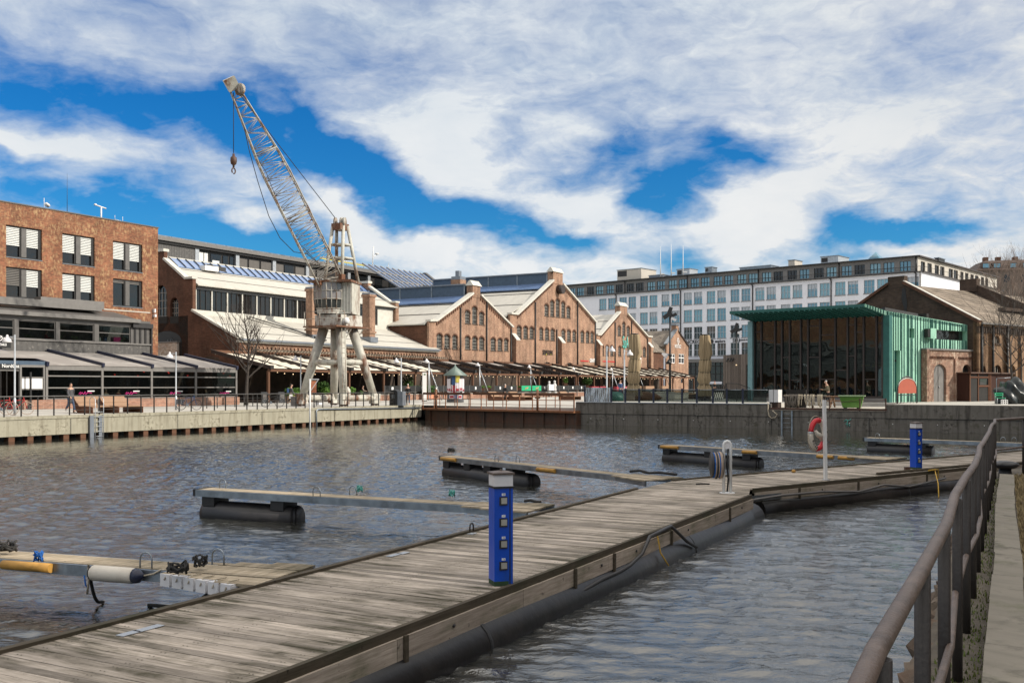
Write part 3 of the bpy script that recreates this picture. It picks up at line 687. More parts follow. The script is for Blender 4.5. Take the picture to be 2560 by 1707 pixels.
def hoop(px, py, z, r, ang, lab, name='mooring_hoop', grp='steel mooring hoops on the jetty', mat='dark_metal', base=None):
    p = base if base is not None else gp(px,py,z)
    o = MB().tube([(-r,0,0),(-r,0,r*1.2)]+[(-r*math.cos(t),0,r*1.2+r*math.sin(t)) for t in (PI*.2,PI*.35,PI*.5,PI*.65,PI*.8)]+[(r,0,r*1.2),(r,0,0)], .013, 6).build(name, M[mat])
    place(tag(o, lab, 'hoop', grp), (p.x,p.y,z), ang); return o
hoop(1179,1326,ZD+.03,.055,dirang(D1),'slim steel hoop on the jetty edge left of the tall blue post')

# ------------------------------------------------------------------ finger pontoons
def finger(label, at, d, ln, brackets, yellow, stained, hoops, tw=.52, floatlen=2.7, gus=True):
    a = dirang(d); t = thing('finger_pontoon', label, 'pontoon', V3((at.x,at.y,.58)), a, 'finger pontoons off the jetty')
    mb = MB(); x = .0
    for j in range(5):
        y0 = -tw/2+.03+j*(tw-.06)/5
        mb.box(0 if gus else .1, ln-.03, y0, y0+(tw-.06)/5-.008, -.02, .012)
    if gus:
        for s in (1,-1):
            for j in range(3):
                y0 = tw/2+.02+j*.13; xe = 1.5*(1-j/3.2)
                mb.box(0, xe, min(s*y0,s*(y0+.122)), max(s*y0,s*(y0+.122)), -.02, .010)
    mb.build('deck', M['deck_finger'], t)
    for s in (1,-1):
        MB().box(1.2,ln,min(s*(tw/2-.03),s*(tw/2+.02)),max(s*(tw/2-.03),s*(tw/2+.02)),-.135,.006).build('side_beam', M['galv' if not stained or s<0 else 'galv'], t)
        if gus: MB().beam((1.5,s*(tw/2),-.065),(0,s*(tw/2+.38),-.065),.05,.14).build('gusset_beam', M['galv'], t)
    MB().box(ln,ln+.09,-tw/2,tw/2,-.14,.02).build('end_bumper', M['rubber'], t)
    r = .285; x1 = ln-.1; x0 = ln-floatlen
    ft = MB().tube([(x0+.12,0,-.52),(x0,0,-.52),(x1-.08,0,-.52),(x1,0,-.52)], [r*.995,r,r,r*.93], 22).build('float_tube', M['hdpe_dry'], t)
    for bx in brackets: MB().box(ln-bx-.17,ln-bx+.17,-.24,.24,-.34,-.136).build('bracket', M['rubber'], t)
    for (xa_,xb_) in yellow: MB().tube([(ln-xa_,tw/2+.05,-.055),(ln-xb_,tw/2+.05,-.055)], .062, 10).build('edge_fender', M['fender_yellow'], t, label='yellow rubber edge fender')
    for (hx,hy) in hoops: MB().tube([(ln-hx-.09,hy,0),(ln-hx-.09,hy,.12)]+[(ln-hx-.09*math.cos(q_),hy,.12+.09*math.sin(q_)) for q_ in (.6,1.1,1.57,2.1,2.6)]+[(ln-hx+.09,hy,.12),(ln-hx+.09,hy,0)], .011, 6).build('mooring_hoop', M['galv'], t)
    return t
N1 = V3((-.9,.436,0)).normalized(); N2 = V3((-.6131,.79,0))
fa_d = V3((-.945,.326,0)).normalized()
def att(px, py): return gp(px, py, .5)
pA = att(640,1462); fA = finger('nearest finger pontoon carrying the cream fender and black coils of rope', V3((-2.75,12.15,0)), fa_d, 8.8, (.3,2.2), [(4.7,5.5)], 0, [(6.9,.22),(7.6,-.3)], tw=.56)
fB = finger('finger pontoon with two brackets and rust stained side beam behind the tall blue post', V3((.55,18.75,0)), V3((-.905,.425,0)).normalized(), 8.2, (.32,2.2), [], 1, [(.35,-.2),(3.2,.2),(3.8,-.25)], floatlen=2.55)
fC = finger('finger pontoon with four brackets over its black float, before the dock wall', V3((3.75,24.5,0)), V3((-.593,.805,0)), 9.9, (.3,1.5,2.6,3.75), [(.15,1.0),(5.2,6.0)], 0, [(3.0,.15),(3.6,-.2)], floatlen=4.6)
fD = finger('finger pontoon with clear end cap behind the white hose reel', V3((12.1,31.3,0)), V3((-.65,.76,0)), 9.55, (.3,2.3,4.0), [(.1,.95),(3.9,4.5),(6.9,7.5),(7.7,8.3)], 0, [(3.3,-.2),(3.8,-.25)], floatlen=4.4)
fE = finger('farthest finger pontoon partly hidden by the far blue pedestal', V3((22.0,38.3,0)), V3((-.764,.645,0)).normalized(), 8.4, (.3,2.4), [], 1, [(.5,.1),(5.5,-.1),(5.9,-.15)], floatlen=2.8)
# gear on the nearest finger: local frame of fA
MA = Matrix.Translation(V3((-2.75,12.15,.58))) @ Matrix.Rotation(dirang(fa_d),4,'Z')
def onA(px, py, z=.58):  # local x of a picture column on the front beam of the nearest finger
    p = gp(px, py, z); return MA.inverted() @ p
def looseA(mb, name, mat, label, cat, group=None):
    o = mb.build(name, M[mat]); o.matrix_world = MA; return tag(o, label, cat, group)
yF = .28
xf1, xf2 = onA(175,1432).x, onA(262,1446).x
t = thing('fender', 'cream boat fender with navy ends hung along the nearest finger pontoon', 'fender', (0,0,0)); t.matrix_world = MA
MB().tube([(xf1+.0,yF+.1,-.06),(xf1-.03,yF+.1,-.06),(xf2+.03,yF+.1,-.06),(xf2,yF+.1,-.06)], [.075,.1,.1,.09], 16).build('body', M['fender_white'], t)
MB().tube([(xf2,yF+.1,-.06),(xf2-.06,yF+.1,-.06),(xf2-.14,yF+.1,-.05)], [.095,.085,.02], 14).build('cap', M['navy'], t)
MB().tube([(xf1,yF+.1,-.06),(xf1+.04,yF+.1,-.06)], [.09,.03], 14).build('cap', M['navy'], t)
MB().tube([(xf2-.14,yF+.1,-.05),(xf2-.25,yF+.06,-.03),(xf2-.36,yF+.05,.03),(xf2-.5,yF-.02,.03)], .012, 6).tube([(xf1+.04,yF+.1,-.06),(xf1+.09,yF+.06,.02),(xf1+.1,yF+.05,-.2),(xf1+.12,yF+.05,-.35)], .014, 6).build('lashing', M['rope'], t)
# row of white block fenders at the gusset
t = thing('block_fenders', 'row of white plastic block fenders lashed to the pontoon gusset by the jetty', 'fender', (0,0,0)); t.matrix_world = MA
p0 = V3((1.42,.38,-.0)); p1 = V3((.35,.66,-.0))
for i in range(6):
    c = p0.lerp(p1, i/5.0)
    mb = MB(); ln = .052
    d_ = (p1-p0).normalized()
    mb.beam(c-d_*.088+V3((0,.02,-.07)), c+d_*.088+V3((0,.02,-.07)), .11, .15).beam(c-d_*.095+V3((0,.02,-.07)), c+d_*.095+V3((0,.02,-.07)), .08, .11); mb.build('fender_block', M['lamp_lens'], t)
    MB().tube([c+V3((0,.10,-.06)), c+V3((.0,.03,.03)), c+V3((-.04,-.12,.03))], .009, 5).build('lashing', M['rope'], t)
# black hoses/ropes trailing into the water
def worldtube(pts, r, name, mat, label, cat, group=None, seg=7):
    pts = [V3(p) for p in pts]; o0 = pts[0].copy(); o = MB().tube([p-o0 for p in pts], r, seg).build(name, M[mat]); o.location = o0; return tag(o, label, cat, group)
def water(px,py): return gp(px,py,.02)
def curve(p, q, sag=.25, n=8):
    p = V3(p); q = V3(q); return [p.lerp(q, i/n) + V3((0,0,-sag*math.sin(PI*i/n)*(1-i/n*.6))) for i in range(n+1)]
worldtube(curve(MA @ V3((onA(115,1440).x,yF,-.12)), water(258,1504), .22), .022, 'mooring_line', 'rope_dark', 'black mooring line sagging from the nearest finger into the water left of the others', 'rope', 'black lines trailing in the water')
worldtube(curve(MA @ V3((onA(462,1462).x,yF,-.12)), water(372,1512), .2), .026, 'mooring_line', 'rope_dark', 'black mooring line curling into the water below the coiled hoop', 'rope', 'black lines trailing in the water')
worldtube([MA @ V3((onA(108,1438).x,yF+.02,-.12)), MA @ V3((onA(106,1440).x,yF+.03,-.24)), MA @ V3((onA(112,1440).x,yF+.03,-.28)), MA @ V3((onA(117,1440).x,yF+.02,-.12))], .01, 'rope_loop', 'rope_blue', 'blue rope loop hanging under the nearest finger pontoon', 'rope')
def coil(px, py, label, r=.13, mat='rope_dark'):
    rr = random.Random(px); p = gp(px,py,.60); pts = []
    for i in range(46):
        a = i*.62; q_ = r*(.6+.5*rr.random()); pts.append((q_*math.cos(a), .55*q_*math.sin(a), .03+.16*rr.random()))
    o = MB().tube(pts, .006+.07*r, 5).build('rope_coil', M[mat]); place(tag(o, label, 'rope', 'coiled ropes on the finger pontoons'), (p.x,p.y,.595))
coil(445,1440,'coil of dark and pale rope wound on the hoop of the nearest finger'); coil(500,1422,'small dark coil beside the hoop at the far edge of the nearest finger',.09)
coil(14,1384,'dark rope heap at the frame edge of the nearest finger',.16); coil(96,1409,'bright blue rope knot on the nearest finger deck',.06,'rope_blue')
coil(1128,1133,'dark rope heap on the tip of the four bracket finger',.14); coil(898,1233,'turquoise rope knot on the two bracket finger by its hoops',.07,'teal')
coil(1130,1245,'turquoise twist of rope on the two bracket finger left of the blue post',.06,'teal')
worldtube([gp(1312,1252,.53),gp(1326,1250,.56),gp(1340,1254,.53),gp(1352,1255,.53)], .03, 'rope_end', 'rope_dark', 'dark rope end on the finger just right of the tall blue post', 'rope')
worldtube([gp(1575,1178,.53),gp(1600,1176,.57),gp(1622,1182,.53),gp(1650,1181,.55),gp(1692,1186,.53)], .035, 'rope_bundle', 'rope_dark', 'dark rope bundle on the four bracket finger where it meets the jetty', 'rope')
worldtube([dp(1115,1140,33.4),dp(1114,1165,33.4),dp(1116,1192,33.4)], .018, 'mooring_line', 'rope_dark', 'thin dark line hanging straight into the water from the four bracket finger', 'rope', 'black lines trailing in the water')
# cables and ropes along the near jetty side
J1 = Matrix.Translation(V3((A1.x,A1.y,ZD))) @ Matrix.Rotation(dirang(D1),4,'Z')
def j1(x,y,z): return J1 @ V3((x,y,z))
worldtube([j1(.7,-.02,-.42),j1(1.5,-.14,-.40),j1(2.3,-.17,-.33),j1(2.9,-.17,-.33),j1(3.3,-.19,-.3),j1(3.8,-.2,-.2),j1(4.15,-.2,.02),j1(4.6,-.17,.02),j1(5.3,-.14,.03),j1(5.5,-.17,-.08),j1(5.9,-.22,-.3),j1(6.25,-.28,-.44)], .028, 'power_cable', 'dark_metal', 'thick black cable looping along the side of the near jetty section', 'cable')
worldtube([j1(4.6,-.16,-.04),j1(4.62,-.2,-.3),j1(4.62,-.34,-.5)], .012, 'yellow_rope', 'rope_yellow', 'yellow rope hanging over the float of the near jetty section', 'rope', 'yellow ropes on the jetty')
J2 = Matrix.Translation(V3((A2.x,A2.y,ZD))) @ Matrix.Rotation(dirang(D2),4,'Z')
def j2(x,y,z): return J2 @ V3((x,y,z))
worldtube([j2(-.75,-.5,-.55),j2(-.6,-.35,-.2),j2(-.1,-.25,-.2),j2(.8,-.22,-.18),j2(2.4,-.2,-.2),j2(3.9,-.2,-.3),j2(5,-.2,-.2),j2(6.2,-.2,-.32),j2(8,-.2,-.2)], .03, 'power_cable', 'grey_metal', 'grey cable slung along the side of the far jetty section', 'cable')
worldtube([j2(7.6,-.12,.03),j2(6.9,-.6,-.25),j2(6.3,-.95,-.54)], .014, 'yellow_rope', 'rope_yellow', 'taut yellow rope running from the far jetty section to the water', 'rope', 'yellow ropes on the jetty')
worldtube([j2(7.3,-.1,.04),j2(7.6,-.13,.05),j2(7.8,-.1,.04),j2(7.75,-.12,-.25)], .02, 'yellow_rope', 'rope_yellow', 'knot of yellow rope on the edge of the far jetty section', 'rope', 'yellow ropes on the jetty')
worldtube([j2(5.4,.25,.03),j2(8,.2,.03),j2(12,.15,.03)], .035, 'hose_pipe', 'deck_beam', 'brown pipe lying along the far jetty section behind the blue pedestal', 'pipe')

# blue service pedestals
def pedestal(label, p, ang, sc, nums):
    t = thing('service_pedestal', label, 'power pedestal', p, ang, 'blue power pedestals on the jetty'); w_ = .105; H = 1.05
    mb = MB(); mb.box(-w_,w_*.62,-w_,w_,0,H); mb.box(w_*.74,w_*1.0,-w_,w_,0,H); mb.box(w_*.6,w_*.76,-w_+.012,w_-.01,0,H-.01)
    mb.build('column', M['blue_post'], t)
    MB().box(w_*.615,w_*.735,-w_-.001,-w_+.014,0.02,H).build('cable_slot', M['black'], t)
    MB().box(-w_-.012,w_+.012,-w_-.012,w_+.012,H,H+.022).build('collar', M['rubber'], t)
    MB().box(-w_,w_,-w_,w_,H+.022,H+.145).build('lamp_box', M['lamp_lens'], t)
    mb = MB(); mb.box(-w_-.016,w_+.016,-w_-.016,w_+.016,H+.145,H+.168); mb.hexa([(-w_-.016,-w_-.016,H+.168),(w_+.016,-w_-.016,H+.168),(w_+.016,w_+.016,H+.168),(-w_-.016,w_+.016,H+.168)],[(-.02,-.02,H+.185),(.02,-.02,H+.185),(.02,.02,H+.185),(-.02,.02,H+.185)])
    mb.lathe([(0.012,0),(.012,.012),(0,.016)], (0,0,H+.185), 8); mb.build('cap', M['rail_brown'], t)
    MB().box(-w_-.0015,w_*.55,-w_-.0015,w_,.0,.05).build('algae_stain', M['algae'], t)
    for i, n_ in enumerate(nums):
        z = H-.135-i*.233
        s = MB().box(-w_*.42-.005,w_*.42-.005,-w_-.012,-w_,z-.046,z+.046).build('socket', M['dark_metal'], t)
        MB().box(-w_*.30,w_*.30,-w_-.020,-w_-.012,z-.030,z+.034).build('flap', M['flap'], s)
        s2 = MB().box(-.022,.018,-w_-.004,-w_,z+.057,z+.083).build('number_plate', M['white'], t)
        textmesh(n_, .026, M['black'], 'number', s2, .0006, (-.002,-w_-.0048,z+.070))
    MB().lathe([(0,0),(.014,0),(.014,.03),(0,.03)], (w_+.0,.02,H-.14), 8, Matrix.Rotation(PI/2,3,'Y')).lathe([(0,0),(.016,0),(.016,.02),(0,.02)], (w_,.03,H-.06), 8, Matrix.Rotation(PI/2,3,'Y')).build('lock', M['galv_light'], t)
    t.scale = (sc,sc,sc); return t
pb = onj(1252,1459); pedestal('tall blue power pedestal with white lamp head standing on the near jetty section', pb, R(18), 1.085, ['10','11','12','13'])
pb2 = onj(2290,1172); pedestal('blue power pedestal with small steel socket flaps on the far jetty section', pb2, R(24), 1.07, ['6','7','8','9'])
o = tag(MB().box(-.07,.07,-.05,.05,0,.1).build('red_box', M['rust_dark']), 'small dark red box at the foot of the far blue pedestal', 'box'); p = onj(2268,1176); place(o, (p.x,p.y,ZD))
# white hose reel stand
p = onj(1818,1232); a = R(0)
t = thing('hose_reel_stand', 'white hooped stand holding a reel of grey and blue hose on the jetty', 'hose reel', p, a)
mb = MB(); H = 1.12
mb.tube([(-.075,0,0),(-.075,0,H-.08)]+[(-.075*math.cos(q_),0,H-.08+.085*math.sin(q_)) for q_ in (.4,.9,1.57,2.2,2.7)]+[(.075,0,H-.08),(.075,0,0)], .033, 10); mb.build('hoop', M['white_paint'], t)
MB().box(-.075,.075,-.02,.02,H-.16,H-.03).build('head_plate', M['lamp_lens'], t)
MB().lathe([(.17,0),(.17,.012)], (0,0,0), 16).build('foot_plate', M['white_paint'], t)
MB().tube([(-.0,.0,.03),(.02,-.02,.3),(.0,.01,.6),(.02,0,H-.15)], .02, 6).build('feed_hose', M['rubber'], t)
MX = Matrix.Rotation(-PI/2,3,'Y')
MB().lathe([(.0,0),(.275,0),(.275,.015),(0,.016)], (-.11,0,.62), 22, MX).lathe([(.0,0),(.275,0),(.275,.015),(0,.016)], (-.33,0,.62), 22, MX).lathe([(.1,0),(.1,.22)], (-.11,0,.62), 12, MX).build('reel', M['dark_metal'], t)
for i,(mt,lab) in enumerate((('cloth_tan',None),('cloth_tan',None),('rope_blue','blue hose turn'),('cloth_tan',None),('rubber',None),('cloth_tan',None),('rope_blue','blue hose turn'))):
    pts = [(-.135-.028*i, (.245+.014*math.sin(i*2))*math.cos(k*2*PI/20), .62+(.27+.014*math.sin(i*2))*math.sin(k*2*PI/20)-.015) for k in range(20)]
    o = MB().tube(pts, .019, 6, closed=True).build('hose_turn', M[mt], t)
    if lab: o['label'] = lab
# lifebuoy on its post
p = onj(2064,1200); H = 1.98
t = thing('lifebuoy_post', 'leaning white square post standing on the far jetty section', 'post', p, R(15))
mb = MB(); mb.hexa([(-.036,-.036,0),(.036,-.036,0),(.036,.036,0),(-.036,.036,0)],[(-.075,-.036,H),(-.003,-.036,H),(-.003,.036,H),(-.075,.036,H)]); mb.build('post', M['white_paint'], t)
MB().box(-.07,.07,-.07,.07,0,.02).build('foot_plate', M['galv_light'], t)
c = dp(2044,1086,p.y+.10)
t = thing('lifebuoy', 'red and white lifebuoy with grab lines hanging on the white post', 'lifebuoy', c, R(34))
Rb, rb = .265, .066; vs = 40
def ring(a0, a1, r, n): return [(Rb*math.cos(a0+(a1-a0)*i/n), 0, 1.32*Rb*math.sin(a0+(a1-a0)*i/n)) for i in range(n+1)]
for a0,a1,mt in ((R(75),R(168),'red'),(R(176),R(255),'fender_white'),(R(255),R(345),'red'),(R(345),R(435),'fender_white')):
    MB().tube(ring(a0,a1,rb,14), rb, 14).build('segment', M[mt], t)
MB().tube(ring(R(168),R(176),rb,3), rb+.003, 14).build('tape_band', M['galv_light'], t)
MB().tube([(-.1,-.02,.1),(-.05,-.03,.02),(.02,-.03,-.02),(.1,-.02,-.06),(.14,-.02,-.16)], [.03,.055,.07,.05,.03], 10).build('throw_bag', M['fender_white'], t)
for a0 in (R(80),R(170),R(260),R(350)):
    MB().tube([((Rb+rb+ (.05*math.sin(PI*i/6)))*math.cos(a0+R(90)*i/6),0,1.3*(Rb+rb+(.05*math.sin(PI*i/6)))*math.sin(a0+R(90)*i/6)) for i in range(7)], .009, 5).build('grab_line', M['rope'], t)
for i,(ch,a0) in enumerate(zip('TRYG',(R(52),R(38),R(24),R(10)))):
    textmesh(ch, .085, M['black'], 'lettering', t, .002, (Rb*math.cos(a0),-rb-.003,1.32*Rb*math.sin(a0)), (PI/2,-a0+R(-60),0), bold=.003)
for i,(ch,a0) in enumerate(zip('BUSS',(R(205),R(219),R(233),R(246)))):
    textmesh(ch, .085, M['black'], 'lettering', t, .002, (Rb*math.cos(a0),-rb-.003,1.32*Rb*math.sin(a0)), (PI/2,R(50),0), bold=.003)

# ------------------------------------------------------------------ near railing, kerb, verge
RLd = V3((.449,.894,0)).normalized(); P0 = V3((-.32,0.0,0)); 
def rlp(Y): return V3((.77+(Y-2.17)*.5023, Y, 0))
t = thing('bank_railing', 'brown tubular railing with slightly bent rails along the near bank', 'railing', (0,0,1.16))
Ys = [-.9,.24,1.38]+[2.42+1.135*k for k in range(15)]
top = []; low = []
rr = random.Random(11)
for i,Y in enumerate(Ys):
    q_ = rlp(Y); dx = .012*math.sin(i*1.7)+.01*rr.uniform(-1,1)
    top.append((q_.x+dx, q_.y, 1.09+.006*math.sin(i*2.2))); low.append((q_.x+.012+1.6*dx, q_.y, .53+.02*math.sin(i*1.9+1)))
Ye = Ys[-1]
end = rlp(18.45); far = [V3((end.x,end.y,0)), V3((end.x+1.05,end.y+1.0,0)), V3((end.x+3.2,end.y+3.05,0)), V3((end.x+7.2,end.y+7.0,0))]
MB().tube(top+[(end.x,end.y,1.09)]+[(f.x,f.y,1.09) for f in far[1:]], .027, 12).build('top_rail', M['rail_brown'], t)
MB().tube(low+[(end.x,end.y,.53)]+[(f.x,f.y,.53) for f in far[1:]], .019, 10).build('lower_rail', M['rail_brown'], t)
for Y in Ys+[18.45]:
    q_ = rlp(Y); MB().tube([(q_.x,q_.y,-.1),(q_.x,q_.y,1.075)], .029, 10).build('post', M['rail_post'], t)
for f in far[1:]: MB().tube([(f.x,f.y,-.1),(f.x,f.y,1.08)], .03, 10).build('post', M['rail_post'], t)
# kerb
kb = MB(); Y = -3.; rr = random.Random(5)
while Y < 18.2:
    e = min(Y+1.0+rr.random()*.5, 18.25); w_ = rr.uniform(-.006,.006)
    a = V3((2.61+(Y-5.5)*.495+.012*math.sin(Y*.8)+w_,Y,0)); c = V3((2.61+(e-5.5)*.495+.012*math.sin(e*.8)+w_,e,0)); n_ = V3((.895,-.446,0))
    kb.slab([(a.x,a.y,1.275),(a.x+n_.x*.235,a.y+n_.y*.235,1.27),(c.x+n_.x*.235,c.y+n_.y*.235,1.27),(c.x,c.y,1.275)], .25); Y = e+.004
tag(kb.build('kerb', M['conc_kerb']), 'long worn concrete kerb beside the bank railing', 'kerb', kind='structure')
# rough stone edge under the railing
t = None
st = MB(); rr = random.Random(8); Y = -2.
while Y < 19:
    q_ = rlp(Y); s = rr.uniform(.12,.24)
    bm_ = bmesh.new(); bmesh.ops.create_icosphere(bm_, subdivisions=2, radius=s)
    for v in bm_.verts: v.co *= rr.uniform(.75,1.15)
    st.add([(v.co.x+q_.x-.17+rr.uniform(-.05,.03), v.co.y+q_.y, v.co.z*.8+1.02+rr.uniform(-.06,.03)) for v in bm_.verts], [[v.index for v in f.verts] for f in bm_.faces]); bm_.free(); Y += s*1.25
o = st.build('stone_edge', M['stone_rough']); tag(o, 'rough brown stones edging the near bank below the railing', 'stones', kind='structure')
# moss, tufts
def tufts(name, label, mat, spots, hgt, n, seed):
    rr = random.Random(seed); mb = MB()
    for _ in range(n):
        x, y, z = spots(rr); h_ = hgt*rr.uniform(.5,1.2); a = rr.uniform(0,6.28); ln_ = rr.uniform(.1,.55)*h_; wd = .006+.004*rr.random()
        dx, dy = math.cos(a), math.sin(a)
        mb.add([(x-dy*wd,y+dx*wd,z),(x+dy*wd,y-dx*wd,z),(x+dx*ln_*.5+dy*wd*.6,y+dy*ln_*.5-dx*wd*.6,z+h_*.7),(x+dx*ln_,y+dy*ln_,z+h_)],[(0,1,2),(0,2,3)])
    o = mb.build(name, M[mat]); tag(o, label, 'grass', kind='stuff'); return o
def sp1(rr):
    Y = 2.2+16.2*rr.random()**1.5; q_ = rlp(Y); return q_.x+rr.uniform(-.16,.16), Y, 1.15
tufts('moss_grass', 'green moss and short grass between the railing and the kerb', 'moss', sp1, .045, 4500, 1)
def sp2(rr):
    Y = 4.5+14.5*rr.random()**1.3; return 2.9+(Y-5.5)*.495+.35*rr.random()**1.4*rr.uniform(.3,4), Y, 1.155
o = tufts('dry_grass', 'straw coloured dry grass on the soil beyond the kerb', 'drygrass', sp2, .085, 5000, 2)
mm = MB(); rr = random.Random(4)
q_ = [rlp(y) for y in (-3,18.3)]
struct(MB().slab([(q_[0].x-.2,q_[0].y,1.168),(q_[0].x+.25,q_[0].y,1.168),(q_[1].x+.25,q_[1].y,1.168),(q_[1].x-.2,q_[1].y,1.168)], .05).build('verge_ground', M['soil']), 'mossy strip of ground under the railing')
p = gp(2513,1188,1.2)
t = thing('mooring_bollard', 'dark cast mushroom bollard at the far corner of the near bank', 'bollard', (p.x,p.y,1.16))
MB().lathe([(.11,0),(.12,.05),(.105,.16)], seg=18).build('stem', M['rubber'], t)
MB().lathe([(.105,.16),(.2,.19),(.245,.235),(.23,.27),(.13,.305),(0,.31)], seg=20).build('head', M['hdpe_dry'], t)

# ------------------------------------------------------------------ tall brick building on the near bank, right of the view: it shades the jetty
b0, b1 = V3((25.4,-7,0)), V3((33.2,37.0,0)); bd_ = (b1-b0); BL = bd_.length
t = thing('bank_building', 'tall brick building on the near bank shading the jetty from the right', 'building', b1, dirang(b0-b1))
hs = []
for r in range(5):
    for k in range(6): hs.append(rect(3+k*6.2,5.4+k*6.2,3+r*3.6,5.2+r*3.6))
mb = MB(); mb.wall(rect(0,BL,1.1,20.5), hs, .3); mb.add([(0,0,1.1),(0,14,1.1),(0,14,20.5),(0,7,25),(0,0,20.5)],[(0,1,2,3,4)]); mb.build('wall', M['brick_hall'], t)
mb = MB()
for y0 in (-.4, 14.4): mb.hexa([(-.3,y0,20.2),(BL+.3,y0,20.2),(BL+.3,7,25.0),(-.3,7,25.0)],[(-.3,y0,20.4),(BL+.3,y0,20.4),(BL+.3,7,25.2),(-.3,7,25.2)])
mb.build('roof', M['slate'], t)
for h_ in hs[:55]: MB().box(h_[0][0],h_[1][0],.24,.27,h_[0][1],h_[2][1]).build('window', M['pane_dark'], t)
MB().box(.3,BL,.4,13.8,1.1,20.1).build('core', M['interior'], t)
# ------------------------------------------------------------------ buildings along the pale quay
def vz(u, px, py):      # point on a wall that runs away from the quay at position u
    k = (px-CX)/F; a = QX+UX*u; b = QY+UY*u
    v = (a-k*b)/(UY+k*UX); Y = b+UX*v
    return v, CZ+(HY-py)/F*Y
ROTM = Matrix.Rotation(-PI/2,4,'Z')
GZ = 1.2
def roofplane(mb, x0, x1, y0, z0, y1, z1, t=.18):   # sloping sheet, ridge along x
    mb.hexa([(x0,y0,z0-t),(x1,y0,z0-t),(x1,y1,z1-t),(x0,y1,z1-t)],[(x0,y0,z0),(x1,y0,z0),(x1,y1,z1),(x0,y1,z1)])
# ---- brick office block
vB = 26.0; uC = fu(395,vB); zT = uz(395,571,vB)[1]; u0 = -48.
t = thing('office_building', 'red brick office block with paired windows behind white blinds', 'building', L(uC,vB,0), UA)
wins = [(15.3,105,563.7,642.2),(156,236.7,582,657.5),(282.6,356,599.4,672.9),(15.3,105,667.8,741),(156,236.7,682,754.5),(282.6,356,693.3,763.7)]
rects = []
for a,b_,ya,yb in wins:
    ua, za = uz(a,ya,vB); zb = uz(a,yb,vB)[1]; ub = fu(b_,vB); rects.append((ua-uC,ub-uC,zb,za))
zr1 = sum(r[3] for r in rects[:3])/3; zr1b = sum(r[2] for r in rects[:3])/3; zr2 = sum(r[3] for r in rects[3:])/3; zr2b = sum(r[2] for r in rects[3:])/3
rects = [(r[0],r[1],zr1b,zr1) if i<3 else (r[0],r[1],zr2b,zr2) for i,r in enumerate(rects)]
W0 = u0-uC
mb = MB(); mb.wall(rect(W0,0,GZ,zT), [rect(*r) for r in rects], .3)
mb.box(-.02,-.01,.01,18,GZ,zT-.01); mb.add([(0,0,GZ),(0,18,GZ),(0,18,zT),(0,0,zT)],[(0,1,2,3)]); mb.box(W0,0,.32,.36,GZ,zT-.1)
mb.build('wall', M['brick_red'], t)
MB().box(W0,-.02,.4,18,zT-.5,zT-.2).build('roof', M['dark_metal'], t)
MB().box(W0,.06,-.06,.35,zT+.003,zT+.10).build('coping', M['grey_metal'], t)
for i,(a,b_,z0,z1) in enumerate(rects):
    c = (a+b_)/2; mw = (b_-a)*.07
    w_ = MB().box(a,b_,.12,.30,z1-.12,z1).box(a,b_,.10,.30,z0,z0+.10).box(b_-.14,b_,.12,.30,z0+.1,z1-.12).box(a,a+.05,.12,.30,z0+.1,z1-.12).build('window', M['frame_dark'], t)
    MB().box(c-mw,c+mw,.06,.30,z0+.1,z1-.12).build('mullion', M['grey_metal'], w_)
    MB().box(a-.03,b_+.03,-.05,.12,z0-.05,z0).build('sill', M['zinc'], w_)
    H = z1-z0
    for s,(xa,xb) in enumerate(((a+.05,c-mw),(c+mw,b_-.14))):
        MB().box(xa,xb-.13,.25,.27,z0+.1,z1-.12).build('pane', M['pane_dark'], w_)
        MB().box(xb-.13,xb,.12,.29,z0+.1,z1-.12).build('pane_frame', M['frame_dark'], w_)
        f = .62 if i < 5 else .10
        if i == 3 and s == 0: f = .62
        if i == 5: f = .08
        mb = MB(); zb = z1-.12-(H-.22)*f; z = z1-.12; dk = (i==3 and s==0) or i==5
        while z > zb+.02:
            mb.hexa([(xa,.13,z-.098),(xb-.02,.13,z-.098),(xb-.02,.16,z-.014),(xa,.16,z-.014)],[(xa,.13,z-.088),(xb-.02,.13,z-.088),(xb-.02,.16,z-.004),(xa,.16,z-.004)]); z -= .135
        mb.build('blind', M['blind_dark' if dk else 'blind'], w_)
MB().box(W0,-.9,-.03,0,zr2b-.42,zr2b-.34).build('string_course', M['coping'], t)
o = MB().box(-.6,-.45,-.25,0,zr2b-.35,zr2b+.0).box(-.62,-.42,-.3,-.02,zr2b-.75,zr2b-.5).build('wall_light', M['white_paint'], t)
# aerials on its roof
def roofpt(px, back): return L(fu(px,vB+back),vB+back,zT)
s_ = 91/2489.
t = thing('roof_aerial', 'white aerial mast with two cross arms and dishes on the office roof edge', 'aerial', roofpt(253,1.2), UA)
MB().tube([(0,0,-.3),(0,0,1.25)], .07, 6).tube([(-.62,0,1.35),(.5,0,1.2)], .06, 6).lathe([(0,0),(.12,0),(.12,.14),(0,.15)], (-.6,0,1.3), 8).build('mast', M['white_paint'], t)
for x in (-.35,-.75): MB().lathe([(.02,0),(.28,.08),(.3,.12)], (x,0,.05), 12, Matrix.Rotation(R(-55),3,'Y')).build('dish', M['white_paint'], t)
t = thing('roof_antenna', 'small white camera dish on a bent arm above the office roof', 'aerial', roofpt(113,1.2), UA)
MB().tube([(0,0,-.3),(0,0,.3),(-.1,0,.4),(-.1,0,1.15)], .025, 5).build('mast', M['white_paint'], t); MB().lathe([(0,0),(.2,.06),(.24,.2),(.05,.26)], (.1,0,.5), 12, Matrix.Rotation(R(40),3,'Y')).build('dish', M['white_paint'], t)
